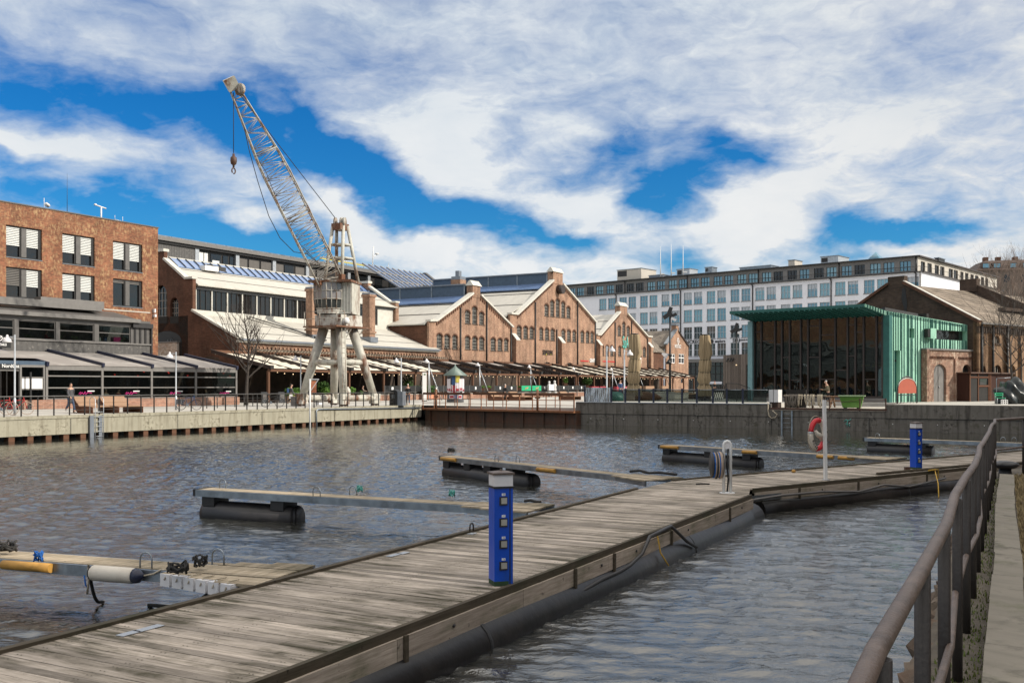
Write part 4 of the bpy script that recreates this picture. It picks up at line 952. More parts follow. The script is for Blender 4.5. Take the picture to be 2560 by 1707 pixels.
o = tag(MB().tube([(0,0,-.3),(0,0,.35)], .03, 5).tube([(-.42,0,.75),(-.42,0,.38),(.42,0,.32),(.42,0,.75)], .022, 5).build('fork_antenna', M['white_paint']), 'white fork shaped antenna on the office roof right of the mast', 'aerial'); place(o, roofpt(297,1.2), UA)
o = tag(MB().tube([(0,0,-.3),(0,0,1.6),(0,0,3.6)], [.03,.02,.008], 5).build('whip_antenna', M['dark_metal']), 'hair thin whip antenna standing alone on the office roof', 'aerial'); place(o, roofpt(168,1.2), UA)

# ---- upper restaurant storey
vU = 22.6; t = thing('glazed_upper_storey', 'dark metal restaurant storey with wide windows in front of the brick office', 'building', L(uC,vU,0), UA)
xr = fu(376,vU)-uC; zs = uz(46,846,vU)[1]; zg = uz(46,799,vU)[1]; zb = uz(120,880,vU)[1]; zf = uz(46,790,vU)[1]
bays = [(fu(a,vU)-uC, fu(b_,vU)-uC) for a,b_ in ((-60,36),(46.6,140),(149.6,236),(247,327))]
mb = MB(); mb.wall(rect(W0,xr,zb-.6,zf+.25), [rect(a,b_,zs,zg) for a,b_ in bays], .25); mb.box(W0,xr,3.2,3.3,zb-.6,zf); mb.add([(xr,0,zb-.6),(xr,3.4,zb-.6),(xr,3.4,zf+.25),(xr,0,zf+.25)],[(0,1,2,3)])
mb.build('wall', M['grey_metal'], t)
MB().box(W0,xr,-.08,.0,zb,zs-.12).build('cladding', M['cladding'], t); MB().box(W0,xr+.1,-.2,.05,zs-.12,zs).build('sill', M['fascia'], t)
MB().box(W0,xr-.05,.3,3.2,zs-.35,zs-.25).build('floor', M['interior'], t)
for a,b_ in bays:
    w_ = MB().box(a,b_,.08,.16,zs,zs+.07).box(a,b_,.08,.16,zg-.08,zg).box(a,a+.08,.08,.16,zs+.07,zg-.08).box(b_-.08,b_,.08,.16,zs+.07,zg-.08).box(a+.08,b_-.08,.09,.15,(zs*.45+zg*.55)-.04,(zs*.45+zg*.55)+.04).build('window', M['grey_metal'], t)
    MB().box(a,b_,.118,.122,zs+.07,zg-.08).build('pane', M['pane_clear'], w_)
mb = MB(); roofplane(mb, W0, xr-1.2, -.35, zf+.26, 3.35, zr2b-.55, .2); mb.build('roof', M['grey_metal'], t)
mb = MB(); mb.box(W0+2,xr-4.0,1.2,2.2,zf+.95,zf+1.5); mb.box(W0+2,xr-1.4,-.45,.2,zf+.05,zf+.36); mb.box(xr-9,xr-3,2.2,3.0,zf+1.2,zf+1.85); mb.build('duct', M['fascia'], t)
MB().box(xr-2.0,xr+.1,-.25,.1,zf-.35,zf+.05).box(xr-.06,xr+.08,-.2,-.06,zb,zf).build('canopy_frame', M['dark_metal'], t)
for k in range(3): MB().box(xr-1.75+.55*k,xr-1.55+.55*k,-.05,.02,zs,zf-.3).build('louvre_post', M['frame_dark'], t)
# things on its window tables
for px,mt,sz in ((69,'leaf',.35),(190,'leaf',.3),(152,'leaf',.4),(262,'cloth_blue',.35),(247,'cloth_white',.3),(300,'leaf_light',.4),(315,'leaf',.45)):
    pu = fu(px,vU+.8)
    o = thing('window_plant' if 'leaf' in mt else 'window_lamp', {69:'small plant with a white flower in the upper restaurant window',190:'bushy green plant in the third upper restaurant window',152:'leafy plant beside a post in the upper restaurant window',262:'blue lantern in the upper restaurant window',247:'white lantern beside the blue one upstairs',300:'bright green plant in the last upper window',315:'deep green plant by the corner of the last upper window'}[px], 'plant' if 'leaf' in mt else 'lantern', L(pu,vU+.8,zs-.1), UA)
    if 'leaf' in mt:
        rr = random.Random(px); mb = MB()
        for _ in range(60):
            p = V3((rr.gauss(0,sz*.5),rr.gauss(0,.2),.25+abs(rr.gauss(0,sz*.5)))); d = V3((rr.uniform(-1,1),rr.uniform(-1,1),rr.uniform(-1,1)))*.1
            mb.add([p-d,p+V3((d.y,-d.x,.02)),p+d],[(0,1,2)])
        mb.build('foliage', M[mt], o); MB().lathe([(.09,0),(.13,.2)], seg=8).build('pot', M['white'], o)
    else:
        MB().lathe([(.1,0),(.16,.05),(.16,.55),(.1,.6)], seg=8).build('shade', M[mt], o); MB().lathe([(.06,.6),(.02,.8)], seg=6).build('handle', M['black'], o)
o = tag(MB().box(-.35,.35,-.2,.2,0,.45).build('parcel', M['magenta']), 'magenta cushion in the last upper restaurant window', 'cushion'); place(o, L(fu(289,vU+.7),vU+.7,zs+.05), UA)
# hanging sign at the frame edge
ua = fu(26,21.8); z1 = uz(20,843,21.8)[1]; z0 = uz(20,868,21.8)[1]
t = thing('hanging_sign', 'black restaurant sign with white lettering at the left frame edge', 'sign', L(ua,21.8,0), UA)
MB().box(-3.1,0,-.06,.04,z0-.05,z1+.05).build('board', M['sign_black'], t)
textmesh('NordØst', .58, M['white'], 'lettering', t, .008, (-.22,-.07,z0+.62), align='RIGHT'); textmesh('COCKTAILS', .24, M['white'], 'lettering', t, .008, (-.35,-.07,z0+.18), align='RIGHT', bold=.006)

# ---- glazed terrace in front of it
vP = 16.0; t = thing('glass_terrace', 'glazed restaurant terrace with sloping grey awnings and dark rafters on the quay', 'pavilion', L(fu(117,vP),vP,0), UA); uP = fu(117,vP)
posts = [fu(p,vP)-uP for p in (117,256,379.4,490,591)]; posts = [posts[0]-6.2]+posts
zF = uz(256,918,vP)[1]; zG = uz(256,926.5,vP)[1]; zB = zF+1.15; vB2 = 22.4-vP; zr_a = uz(256,940.6,vP)[1]; zr_b = uz(256,968.8,vP)[1]; zpl = uz(256,997,vP)[1]
for i,x in enumerate(posts): MB().box(x-.09,x+.09,-.02,.16,GZ,zF).build('post', M['fascia'], t)
for i,x in enumerate(posts):
    MB().beam((x,-.15,zF+.16),(x,vB2,zB+.2),.2,.3).build('rafter', M['navy'] if i else M['dark_metal'], t)
for a,b_ in zip(posts[1:],posts[2:]):
    mb = MB(); roofplane(mb, a+.1, b_-.1, -.05, zF+.12, vB2, zB+.12, .04); mb.build('awning', M['awning_grey'], t)
    MB().box(a+.09,b_-.09,-.03,.12,zG,zF+.05).build('fascia', M['fascia'], t)
    for z in (zr_a, zr_b, zpl+.05): MB().box(a+.09,b_-.09,.03,.10,z-.045,z+.045).build('rail', M['fascia'], t)
    MB().box(a+.09,b_-.09,.062,.066,zpl+.1,zG).build('pane', M['pane_clear'], t)
a,b_ = posts[0],posts[1]
mb = MB(); roofplane(mb, a, b_-.1, .6, zF+.6, vB2, zB+.3, .04); mb.build('awning', M['awning_grey'], t)
MB().box(a,b_-.1,.02,.14,zF-.05,zF+.35).build('fascia', M['zinc_blue'], t)
# portal with entry sign and white panel
ex = lambda px: fu(px,vP)-uP
zz = lambda px,py: uz(px,py,vP)[1]
MB().box(a,ex(47),-.08,.02,zz(30,923.5),zz(30,910)).build('entry_sign', M['sign_black'], t)
textmesh('NordØst', .34, M['white'], 'lettering', t, .006, (ex(24.5),-.09,zz(24,915)), bold=.004)
MB().box(ex(49),ex(54),-.03,.12,GZ,zz(50,912)).box(ex(54),ex(112),-.03,.12,zz(80,918),zz(80,912)).box(ex(108),ex(112),-.03,.12,GZ,zz(110,918)).box(ex(54),ex(108),-.02,.1,zz(80,946),zz(80,942)).box(ex(54),ex(108),-.02,.1,zz(80,974),zz(80,971)).box(a,ex(47),-.03,.1,zz(30,927),zz(30,924)).build('portal_frame', M['fascia'], t)
MB().box(ex(52.5),ex(106),-.01,.03,zz(80,971),zz(80,946)).build('white_panel', M['white'], t)
MB().box(ex(54),ex(108),.062,.066,zpl,zz(80,918)).build('pane', M['pane_clear'], t)
MB().box(ex(16),ex(17.5),-.02,.05,GZ,zz(17,926)).box(ex(1),ex(2.5),-.02,.05,GZ,zz(2,926)).build('door_frame', M['frame_dark'], t)
MB().box(ex(64.5),ex(68),-.5,-.4,GZ,zz(66,930)).box(ex(60),ex(68),-.5,-.4,GZ,GZ+.35).build('heater_post', M['black'], t)
MB().box(ex(54),posts[-1]+.1,-.28,-.02,GZ,zpl).build('plinth', M['brick_low'], t)
MB().box(posts[0],posts[-1],.2,vB2,GZ,GZ+.05).build('floor', M['interior'], t)
MB().box(posts[0],posts[-1],vB2,vB2+.1,GZ,zB).build('rear_wall', M['interior_warm'], t)
MB().box(posts[-1]-.06,posts[-1]-.02,.2,vB2,zpl,zG).build('end_pane', M['pane_clear'], t)
for px in (212,327,437,560):    # pink script on the glass
    x = ex(px); z = zz(px,983)
    MB().tube([(x-.5,.02,z-.05),(x-.35,.02,z+.1),(x-.42,.02,z-.1),(x-.2,.02,z+.06),(x-.1,.02,z-.08),(x+.05,.02,z+.12),(x+.08,.02,z-.1),(x+.25,.02,z+.06),(x+.6,.02,z+.02)], .028, 5).build('pink_script', M['magenta'], t)
    MB().box(x+.25,x+.85,.02,.03,z+.13,z+.2).build('white_line', M['white'], t)
rr = random.Random(2)
for i in range(10): MB().lathe([(0,0),(.05,.02),(.05,.06),(0,.08)], (posts[1]+rr.uniform(.5,21),rr.uniform(.6,3.5),zG-rr.uniform(.05,.5)), 8).build('heat_lamp', M['red_lamp'], t)

# ---- hall with the long cream roof
u1 = 43.4; vh = 27.0; LH = fu(985,33.6)-u1
t = thing('roof_hall', 'long brick hall under stepped cream metal roofs with a band of clerestory windows', 'building', L(u1,vh,0), UA)
zE = 7.65; yc = 6.6; zc0 = 10.5; zc1 = 13.6; yr = 11.5; zr = 16.1
mb = MB(); mb.wall(rect(0,LH+1,GZ,zE), [arch(k*5.2+1.2,k*5.2+4.2,GZ,5.2,1.2) for k in range(6)], .4); mb.build('front_wall', M['brick_hall'], t)
for k in range(6): MB().box(k*5.2+1.2,k*5.2+4.2,.3,.32,GZ,5.2).build('shop_window', M['pane_dark'], t)
mb = MB()
for k in range(60): mb.box(.2+k*.6,.5+k*.6,-.14,0,zE-1.15,zE-.75)
mb.box(0,LH,-.1,0,zE-.75,zE-.4); mb.build('corbel_frieze', M['brick_hall'], t)
MB().box(-.1,LH+.6,-.75,-.5,zE-.22,zE-.02).build('gutter', M['zinc'], t); MB().box(-.1,LH+.5,-.5,-.02,zE-.4,zE-.12).build('eave_board', M['coping'], t)
mb = MB(); roofplane(mb,.55,LH+.5,-.6,zE,yc,zc0-.1,.12); mb.build('lower_roof', M['roof_cream'], t)
mb = MB(); roofplane(mb,.55,LH+.1,yc-.55,zc1-.1,yr,zr,.12); roofplane(mb,.55,LH,yr+8,zc1-1,yr+1.6,zr,.12); mb.build('upper_roof', M['roof_cream'], t)
mb = MB()
for zf_,yf in ((.25,0),(.6,0)):
    yy = -.6+(yc+.6)*zf_; z_ = zE+(zc0-.1-zE)*zf_; mb.box(.6,LH+.4,yy-.03,yy+.03,z_+.0,z_+.06)
for zf_ in (.35,.75):
    yy = yc-.55+(yr-yc+.55)*zf_; z_ = zc1-.1+(zr-zc1+.1)*zf_; mb.box(.6,LH,yy-.03,yy+.03,z_,z_+.06)
mb.build('sheet_lap', M['fascia'], t)
mb = MB(); roofplane(mb,.6,LH,yr-.9,zr-.30,yr+.5,zr+.75,.06); mb.build('ridge_skylight', M['skylight'], t)
mb = MB()
for k in range(30): mb.beam((.6+k*LH/30.,yr-.95,zr-.27),(.6+k*LH/30.,yr+.45,zr+.80),.1,.08)
mb.build('skylight_bar', M['frame_dark'], t)
MB().box(.6,LH,yr+.45,yr+.6,zr+.72,zr+.86).build('skylight_ridge', M['coping'], t)
for px in (512,): 
    xx = fu(px,vh+yr-.6)-u1; MB().box(xx-.8,xx+1.2,yr-1.5,yr-.6,zr-.4,zr+.15).build('roof_hatch', M['white_paint'], t); MB().beam((xx-.3,yr-1.2,zr+.1),(xx+2.2,yr-1.6,zr-.1),.06,.5).build('hatch_ladder', M['dark_metal'], t)
# clerestory
zw0 = zc0+.35; zw1 = zc1-.55; n = 14
cells = []
xs0 = fu(490,vh+yc)-u1; xs1 = fu(945,vh+yc)-u1; cw = (xs1-xs0)/n
for k in range(n): cells.append((xs0+k*cw+.08, xs0+(k+1)*cw-.08))
mb = MB(); mb.wall(rect(.6,LH,zc0-.4,zc1), [rect(a,b_,zw0,zw1) for a,b_ in cells], .15, yc); mb.build('clerestory_wall', M['coping'], t)
for a,b_ in cells:
    w_ = MB().box(a,b_,yc+.05,yc+.1,zw0,zw0+.06).box(a,b_,yc+.05,yc+.1,zw1-.06,zw1).box(a+(b_-a)*.27,a+(b_-a)*.31,yc+.05,yc+.1,zw0,zw1).box(a+(b_-a)*.64,a+(b_-a)*.68,yc+.05,yc+.1,zw0,zw1).build('clerestory_window', M['frame_dark'], t)
    MB().box(a,b_,yc+.12,yc+.13,zw0,zw1).build('pane', M['pane_dark'], w_)
MB().box(.6,LH,yc-.25,yc-.003,zc0-.42,zc0-.05).build('apron', M['coping'], t)
MB().box(.6,LH,yc-.3,yc-.08,zc1-.45,zc1-.28).build('gutter', M['frame_dark'], t); MB().box(.6,LH,yc-.06,yc-.003,zw1,zc1-.45).build('shutter_band', M['zinc'], t)
# end wall
def ew(px,py): v,z = vz(u1,px,py); return (-(v-vh), z)
outl = [(.35,GZ),(.35,zE-.3),(.1,zE),(-yc+.3,zc0+.15),(-yc+.3,zc1+.45),(-yc-.7,zc1+.45),(-yr+.9,zr+.2),(-yr+.9,zr+1.1),(-yr-2.4,zr+1.1),(-yr-2.4,zr+.2),(-yr-8,zc1),(-yr-8,GZ)]
outl = outl[::-1]
def earch(px0,px1,py0,py1,rise):
    a = ew(px0,py1); b_ = ew(px1,py1); top = ew((px0+px1)/2,py0); x0,x1 = min(a[0],b_[0]),max(a[0],b_[0]); return arch(x0,x1,min(a[1],b_[1]),top[1],rise)
eh = [earch(385,418,712,808,1.3), earch(425,446,743,808,.8)]
mb = MB(); s0 = 0; mb.wall(outl, eh, .45); mb.xf(ROTM); mb.build('end_wall', M['brick_dark'], t)
for h_ in eh:
    xs = [p[0] for p in h_]; zs_ = [p[1] for p in h_]; x0,x1,z0,z1 = min(xs),max(xs),min(zs_),max(zs_)
    mb = MB().box(x0,x1,.36,.38,z0,z1).xf(ROTM); w_ = mb.build('arched_window', M['pane_dark'], t)
    mb = MB()
    for k in range(1,4): mb.box(x0+(x1-x0)*k/4-.03,x0+(x1-x0)*k/4+.03,.28,.34,z0,z1-.3)
    for k in range(1,5): mb.box(x0,x1,.29,.33,z0+(z1-z0)*k/5-.03,z0+(z1-z0)*k/5+.03)
    mb.xf(ROTM).build('glazing_bars', M['frame_iron'], w_)
a = ew(455,880); b_ = ew(380,880); top = ew(420,827); x0,x1 = min(a[0],b_[0]),max(a[0],b_[0])
mb = MB(); mb.prism(arch(x0,x1,GZ,top[1],1.2),-.03,-.0); mb.xf(ROTM).build('dark_mural', M['black'], t)
mb = MB().tube([(x0+2.2,-.05,top[1]-1.6),(x0+2.5,-.05,top[1]-1.0),(x0+2.8,-.05,top[1]-1.5),(x0+3.1,-.05,top[1]-.8),(x0+3.3,-.05,top[1]-1.1)], .05, 5).xf(ROTM); mb.build('mural_scrawl', M['zinc'], t)
a = ew(395,858); b_ = ew(449,858); x0,x1 = min(a[0],b_[0]),max(a[0],b_[0])
MB().box(x0,x1,-.35,-.05,GZ,a[1]).xf(ROTM).build('white_brick_wall', M['brick_white'], t); MB().box(x0-.1,x1+.1,-.4,-.02,a[1]+.003,a[1]+.15).xf(ROTM).build('wall_cap', M['fascia'], t)
for p,q_ in (((.3,zE+.08),(-yc+.25,zc0+.27)),((-yc-.7,zc1+.55),(-yr+.9,zr+.35))):
    MB().beam((p[0],.2,p[1]),(q_[0],.2,q_[1]),.75,.22).xf(ROTM).build('coping', M['coping'], t)
MB().box(-yc-.75,-yc+.4,-.18,.6,zc1+.46,zc1+.68).xf(ROTM).build('coping', M['coping'], t); MB().box(-yr-2.5,-yr+1.0,-.18,.6,zr+1.11,zr+1.4).xf(ROTM).build('coping', M['coping'], t)
mb = MB(); mb.prism([(-1.6,4.9),(-1.6,4.9+.01),(-2.6,5.7),(-3.8,5.9),(-5.0,5.6),(-5.6,5.0),(-5.4,4.9),(-4.9,5.3),(-3.8,5.6),(-2.8,5.4),(-1.9,4.8)],-.06,-.0); mb.xf(ROTM).build('blind_arch', M['brick_soot'], t)
# right end pier, chimneys, roof ladder
MB().box(LH-.2,LH+.55,yc-.4,yc+.6,zc0-.3,zc1+.5).box(LH-.2,LH+.5,yr-.6,yr+1.2,zr,zr+.9).build('parapet_pier', M['brick_hall'], t)
MB().box(LH-.3,LH+.65,yc-.5,yc+.7,zc1+.5,zc1+.72).box(LH-.3,LH+.6,yr-.7,yr+1.3,zr+.9,zr+1.2).beam((LH+.2,yc+.6,zc1+.6),(LH+.2,yr-.6,zr+.45),.7,.25).build('parapet_coping', M['coping'], t)
def chimney(px, vy, py0, py1, w_):
    x = fu(px,vh+vy)-u1; z0 = uz(px,py0,vh+vy)[1]; z1 = uz(px,py1,vh+vy)[1]
    c = MB().box(x-w_,x+w_,vy-w_,vy+w_,z0,z1-.5).box(x-w_-.12,x+w_+.12,vy-w_-.12,vy+w_+.12,z1-.5,z1-.2).box(x-w_-.12,x+w_+.12,vy-w_-.12,vy+w_+.12,z0+.8,z0+1.05).build('chimney', M['brick_hall'], t)
    MB().box(x-w_-.05,x+w_+.05,vy-w_-.05,vy+w_+.05,z1-.2,z1).build('chimney_cap', M['zinc'], c); MB().box(x-w_-.2,x+w_+.2,vy-w_-.3,vy+w_+.2,z0-.3,z0+.35).build('flashing', M['zinc'], c)
chimney(779,1.5,845,718,.45); chimney(922,1.2,850,733,.55)
xx = fu(700,vh+3)-u1
mb = MB(); mb.beam((xx-1.5,yc-.4,zc0+.05),(xx+4.2,-.2,zE+.32),.5,.1); mb.build('roof_ladder', M['dark_metal'], t)
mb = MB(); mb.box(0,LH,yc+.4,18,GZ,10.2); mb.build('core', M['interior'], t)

# ---- the three gabled halls
def gable(label, ol, pier, wins, pipes, butt, arches, depth, monitor, roofmat='roof_cream_v', eaveL=None, extra=None):
    pts = [uz(a,b_,vh) for a,b_ in ol]; ub = pts[0][0]
    t = thing('gable_hall', label, 'building', L(ub,vh,0), UA, 'brick gable halls along the terraces')
    P = [(u-ub,z) for u,z in pts]; x1 = P[-1][0]
    P[-1] = (x1, P[-1][1])
    ip = [(fu(a,vh)-ub, uz(a,b_,vh)[1]) for a,b_ in pier]  # pier left base, left top, right top, right base
    iL, iR = ip[0], ip[3]
    outline = [(0,GZ)]+[(x1,GZ)]+P[::-1][:len(P)//2]+[iR,ip[2],ip[1],iL]+P[:len(P)//2][::-1]
    holes = []; wd = []
    for a,b_,ya,yb in wins:
        (ua,zb_),(ub_,_) = uz(a,yb,vh),uz(b_,yb,vh); zt = uz((a+b_)/2,ya,vh)[1]; w2 = ub_-ua
        h_ = arch(ua-ub,ub_-ub,zb_,zt,w2*.32); holes.append(h_); wd.append((ua-ub,ub_-ub,zb_,zt))
    ah = []
    for a,b_,ya in arches:
        ua,ub_ = fu(a,vh)-ub,fu(b_,vh)-ub; zt = uz((a+b_)/2,ya,vh)[1]; h_ = arch(ua,ub_,GZ+.2,zt,1.5,9); holes.append(h_); ah.append((ua,ub_,zt))
    mb = MB(); mb.wall(outline, holes, .32)
    mb.build('wall', M['brick_hall'], t)
    sc_ = (uz(ol[0][0],900,vh)[1]-uz(ol[0][0],901,vh)[1])
    for (a,b_,z0,z1) in wd:
        w_ = MB()
        for k in range(1,4): w_.box(a+(b_-a)*k/4-.03,a+(b_-a)*k/4+.03,.16,.2,z0,z1-.05)
        nrow = 5 if z1-z0 > 2.6 else 4
        for k in range(1,nrow): w_.box(a,b_,.17,.19,z0+(z1-z0)*k/nrow-.025,z0+(z1-z0)*k/nrow+.025)
        w_.box(a,a+.06,.15,.2,z0,z1-(b_-a)*.3).box(b_-.06,b_,.15,.2,z0,z1-(b_-a)*.3).box(a,b_,.15,.2,z0,z0+.06)
        o = w_.build('window', M['frame_iron'], t)
        MB().box(a,b_,.24,.26,z0,z1).build('pane', M['pane_dark'], o); MB().box(a-.08,b_+.08,-.08,.1,z0-.13,z0-.0).build('sill', M['brick_soot'], o)
        n_ = 8; c = (a+b_)/2; hw = (b_-a)/2; zz0 = z1-(b_-a)*.32
        lo = [(c+hw*math.cos(PI*k/n_),zz0+(z1-zz0)*math.sin(PI*k/n_)) for k in range(n_+1)]; hi = [(c+(hw+.17)*math.cos(PI*k/n_),zz0+(z1-zz0+.2)*math.sin(PI*k/n_)) for k in range(n_+1)]
        mb2 = MB()
        for k in range(n_): mb2.add([(lo[k][0],-.03,lo[k][1]),(lo[k+1][0],-.03,lo[k+1][1]),(hi[k+1][0],-.03,hi[k+1][1]),(hi[k][0],-.03,hi[k][1])],[(0,1,2,3)])
        mb2.build('arch_head', M['brick_dark'], o)
    for (a,b_,zt) in ah:
        o = MB().box(a,b_,.26,.28,GZ,zt).build('arched_door', M['pane_dark'], t); mb2 = MB()
        for k in range(1,7): mb2.box(a+(b_-a)*k/7-.04,a+(b_-a)*k/7+.04,.18,.24,GZ,zt-.1)
        mb2.build('glazing_bars', M['frame_iron'], o)
    for px,yt in pipes: 
        x = fu(px,vh)-ub; MB().tube([(x,-.12,GZ),(x,-.12,uz(px,yt,vh)[1])], .11, 6).build('downpipe', M['frame_dark'], t)
    for px0,px1,yt in butt:
        xa,xb = fu(px0,vh)-ub,fu(px1,vh)-ub; z = uz(px0,yt,vh)[1]
        MB().prismx([(-.02,GZ),(-.02,z+.9),(-.75,z),(-.75,GZ)],xa,xb).build('buttress', M['brick_hall'], t); MB().hexa([(xa-.05,-.82,z-.02),(xb+.05,-.82,z-.02),(xb+.05,-.0,z+.92),(xa-.05,-.0,z+.92)],[(xa-.05,-.82,z+.1),(xb+.05,-.82,z+.1),(xb+.05,-.0,z+1.05),(xa-.05,-.0,z+1.05)]).build('buttress_cap', M['coping'], t)
    # copings
    mb = MB(); half = len(P)//2
    LP = P[:half]; RP = P[half:]
    def run(pp):
        for p,q_ in zip(pp,pp[1:]): mb.beam((p[0],.12,p[1]+.12),(q_[0],.12,q_[1]+.12),.85,.26)
    run(LP+[iL]); mb.build('coping', M['coping'], t); mb = MB(); run([iR]+RP); mb.build('coping', M['coping'], t)
    mb = MB()
    def dent(p,q_):
        n_ = int((V3((q_[0],0,q_[1]))-V3((p[0],0,p[1]))).length/.55)
        for k in range(n_):
            f = (k+.3)/n_; x = p[0]+(q_[0]-p[0])*f; z = p[1]+(q_[1]-p[1])*f; mb.box(x-.13,x+.13,-.1,0,z-.62,z-.2)
    dent(LP[-1],iL); mb.build('dentil', M['brick_dark'], t); mb = MB(); dent(iR,RP[0]); mb.build('dentil', M['brick_dark'], t)
    pt = max(ip[1][1],ip[2][1]); MB().hexa([(ip[1][0]-.2,-.25,pt+.003),(ip[2][0]+.2,-.25,pt+.003),(ip[2][0]+.2,1.1,pt+.003),(ip[1][0]-.2,1.1,pt+.003)],[(ip[1][0]-.1,.3,pt+.75),(ip[2][0]+.1,.3,pt+.75),(ip[2][0]+.1,.5,pt+.75),(ip[1][0]-.1,.5,pt+.75)]).build('pier_cap', M['coping'], t)
    MB().box(ip[1][0],ip[2][0],-.06,-.0,iL[1]-.4,pt).box(ip[1][0],ip[2][0],.33,.95,iL[1]-.8,pt).build('pier', M['brick_hall'], t)
    xr_ = (iL[0]+iR[0])/2; zr_ = (iL[1]+iR[1])/2-.15
    zl = LP[0][1]-.3 if eaveL is None else eaveL; zrr = RP[-1][1]-.3
    mb = MB()
    for xe,ze in ((-.3,zl),(x1+.3,zrr)):
        mb.hexa([(xe,.5,ze-.15),(xr_,.5,zr_-.15),(xr_,depth,zr_-.15),(xe,depth,ze-.15)],[(xe,.5,ze),(xr_,.5,zr_),(xr_,depth,zr_),(xe,depth,ze)])
    mb.build('roof', M[roofmat], t)
    mb = MB()
    for f in (.33,.68):
        for xe,ze in ((-.3,zl),(x1+.3,zrr)):
            x = xe+(xr_-xe)*f; z = ze+(zr_-ze)*f; mb.box(x-.05,x+.05,.6,depth,z,z+.1)
    mb.build('sheet_lap', M['fascia'], t)
    MB().box(0,x1,.4,depth,GZ,min(zl,zrr)-.2).build('side_wall', M['brick_dark'], t)
    if monitor:
        mw,mh = monitor
        o = MB().box(xr_-mw,xr_+mw,1.3,depth,zr_-.6,zr_+mh).build('ridge_monitor', M['zinc_blue'], t)
        MB().box(xr_-mw-.3,xr_+mw+.3,1.2,depth+.2,zr_+mh,zr_+mh+.18).build('monitor_roof', M['zinc'], o)
        for k in range(5): MB().box(xr_-mw-.05,xr_-mw,1.3+k*(depth-1.5)/4-.1,1.3+k*(depth-1.5)/4+.1,zr_-.4,zr_+mh).build('monitor_post', M['galv'], o)
        mb = MB(); z_ = zr_-.6; mb.hexa([(xr_-mw-2.4,1.0,zr_-1.15),(xr_-mw,1.0,zr_-.15),(xr_-mw,depth,zr_-.15),(xr_-mw-2.4,depth,zr_-1.15)],[(xr_-mw-2.4,1.0,zr_-1.05+.05),(xr_-mw,1.0,zr_-.05+.05),(xr_-mw,depth,zr_-.0),(xr_-mw-2.4,depth,zr_-1.0)]); mb.build('roof_glazing', M['skylight'], o)
    if extra: extra(t, ub)
    return t, ub
def x1_(t, ub):
    x = fu(1146,vh+3.2)-ub; z0 = uz(1146,748,vh+3.2)[1]; z1 = uz(1146,700,vh+3.2)[1]
    c = MB().box(x-.8,x+.8,2.4,4.0,z0-1.5,z0+1.0).box(x-.6,x+.6,2.6,3.8,z0+1.0,z1-.7).box(x-.8,x+.8,2.4,4.0,z1-.7,z1).build('chimney', M['brick_hall'], t)
    MB().box(x-.75,x+.75,2.45,3.95,z1,z1+.45).box(x-.35,x+.35,2.9,3.5,z1+.45,z1+1.3).build('chimney_cap', M['zinc'], c)
g1,_ = gable('left and lower brick gable hall with a chimney, beside the cream roof hall', [(1072,803.5),(1090,803),(1281,819)][:2]+[(1279,818),(1281,818)], [(1181,735),(1181,714),(1200,716.5),(1200,739)],
  [(1091.8,1106.2,834,869.7),(1111.2,1125,835.7,870),(1130.8,1144,837.3,871.3),(1162.6,1175.6,839.8,872),(1180.5,1193.8,841,873),(1198,1210.7,842.3,874),(1227,1239.4,844.3,875.5),(1244.4,1255.7,845.6,875.5),(1260.5,1271,846.4,876.3),(1162.6,1175.6,776,807.5),(1180.5,1193,766,809),(1198,1210.4,780,810.8)],
  [(1149.9,768),(1215.4,755),(1276.4,822)], [], [], 24, (1.1,1.5), extra=x1_)
def x2_(t, ub):
    x,z = fu(1395,vh)-ub, uz(1395,724,vh)[1]
    MB().lathe([(.75,0),(.75,1.0)], (x,0,z), 14, Matrix.Rotation(PI/2,3,'X')).build('vent_pipe', M['frame_brown'], t)
    x,z = fu(1368,vh)-ub, uz(1368,882,vh)[1]; textmesh('SEBASTIAN', 1.15, M['sign_black'], 'lettering', t, .03, (x,-.08,z), sx=.62)
    for px in (1365,1376.5): x = fu(px,vh)-ub; MB().box(x-.12,x+.12,-.09,-.02,z-.35,z-.1).build('yellow_dot', M['yellow'], t)
    a = fu(1451,vh)-ub; b_ = fu(1471,vh)-ub; z = uz(1460,902.3,vh)[1]; MB().box(a,b_,-.06,-.01,z-.1,z+.1).build('red_line', M['redline'], t)
    x = fu(1479.5,vh)-ub; z = uz(1479,901.5,vh)[1]; textmesh('GRAFF', .95, M['white'], 'lettering', t, .03, (x,-.08,z), sx=.72, bold=.02)
g2,_ = gable('tallest brick gable hall with five upper windows and dark wall lettering', [(1275,785),(1292,787),(1487,805),(1490,805)], [(1382,702),(1382,684),(1406,684),(1406,711)],
  [(1292.5,1304,814.5,844.8),(1308.6,1319.8,815.4,845.7),(1324.3,1334.6,817,846),(1348.8,1358,819,848),(1362.7,1372.9,820,849.3),(1376.6,1386.8,821.6,850.2),(1403.8,1413.6,823.4,851),(1418,1427,824.6,852.5),(1431.4,1439.8,826,853.4),(1451.6,1460.4,827.5,855),(1464.8,1472.9,828.4,855.9),(1476.6,1484.6,829.3,856.4),
   (1361.4,1371.6,760,789),(1375.7,1385.9,750.5,790),(1389.5,1399.3,746.6,791.8),(1403.4,1413,753.8,792.5),(1416.6,1426,766.3,794)],
  [(1337,755),(1390.5,824),(1442.7,752),(1487,806)], [(1280,1289,850),(1394.8,1403,857)], [(1353.8,1383,904.6),(1410,1438.6,906.4)], 24, (1.3,1.6), extra=x2_)
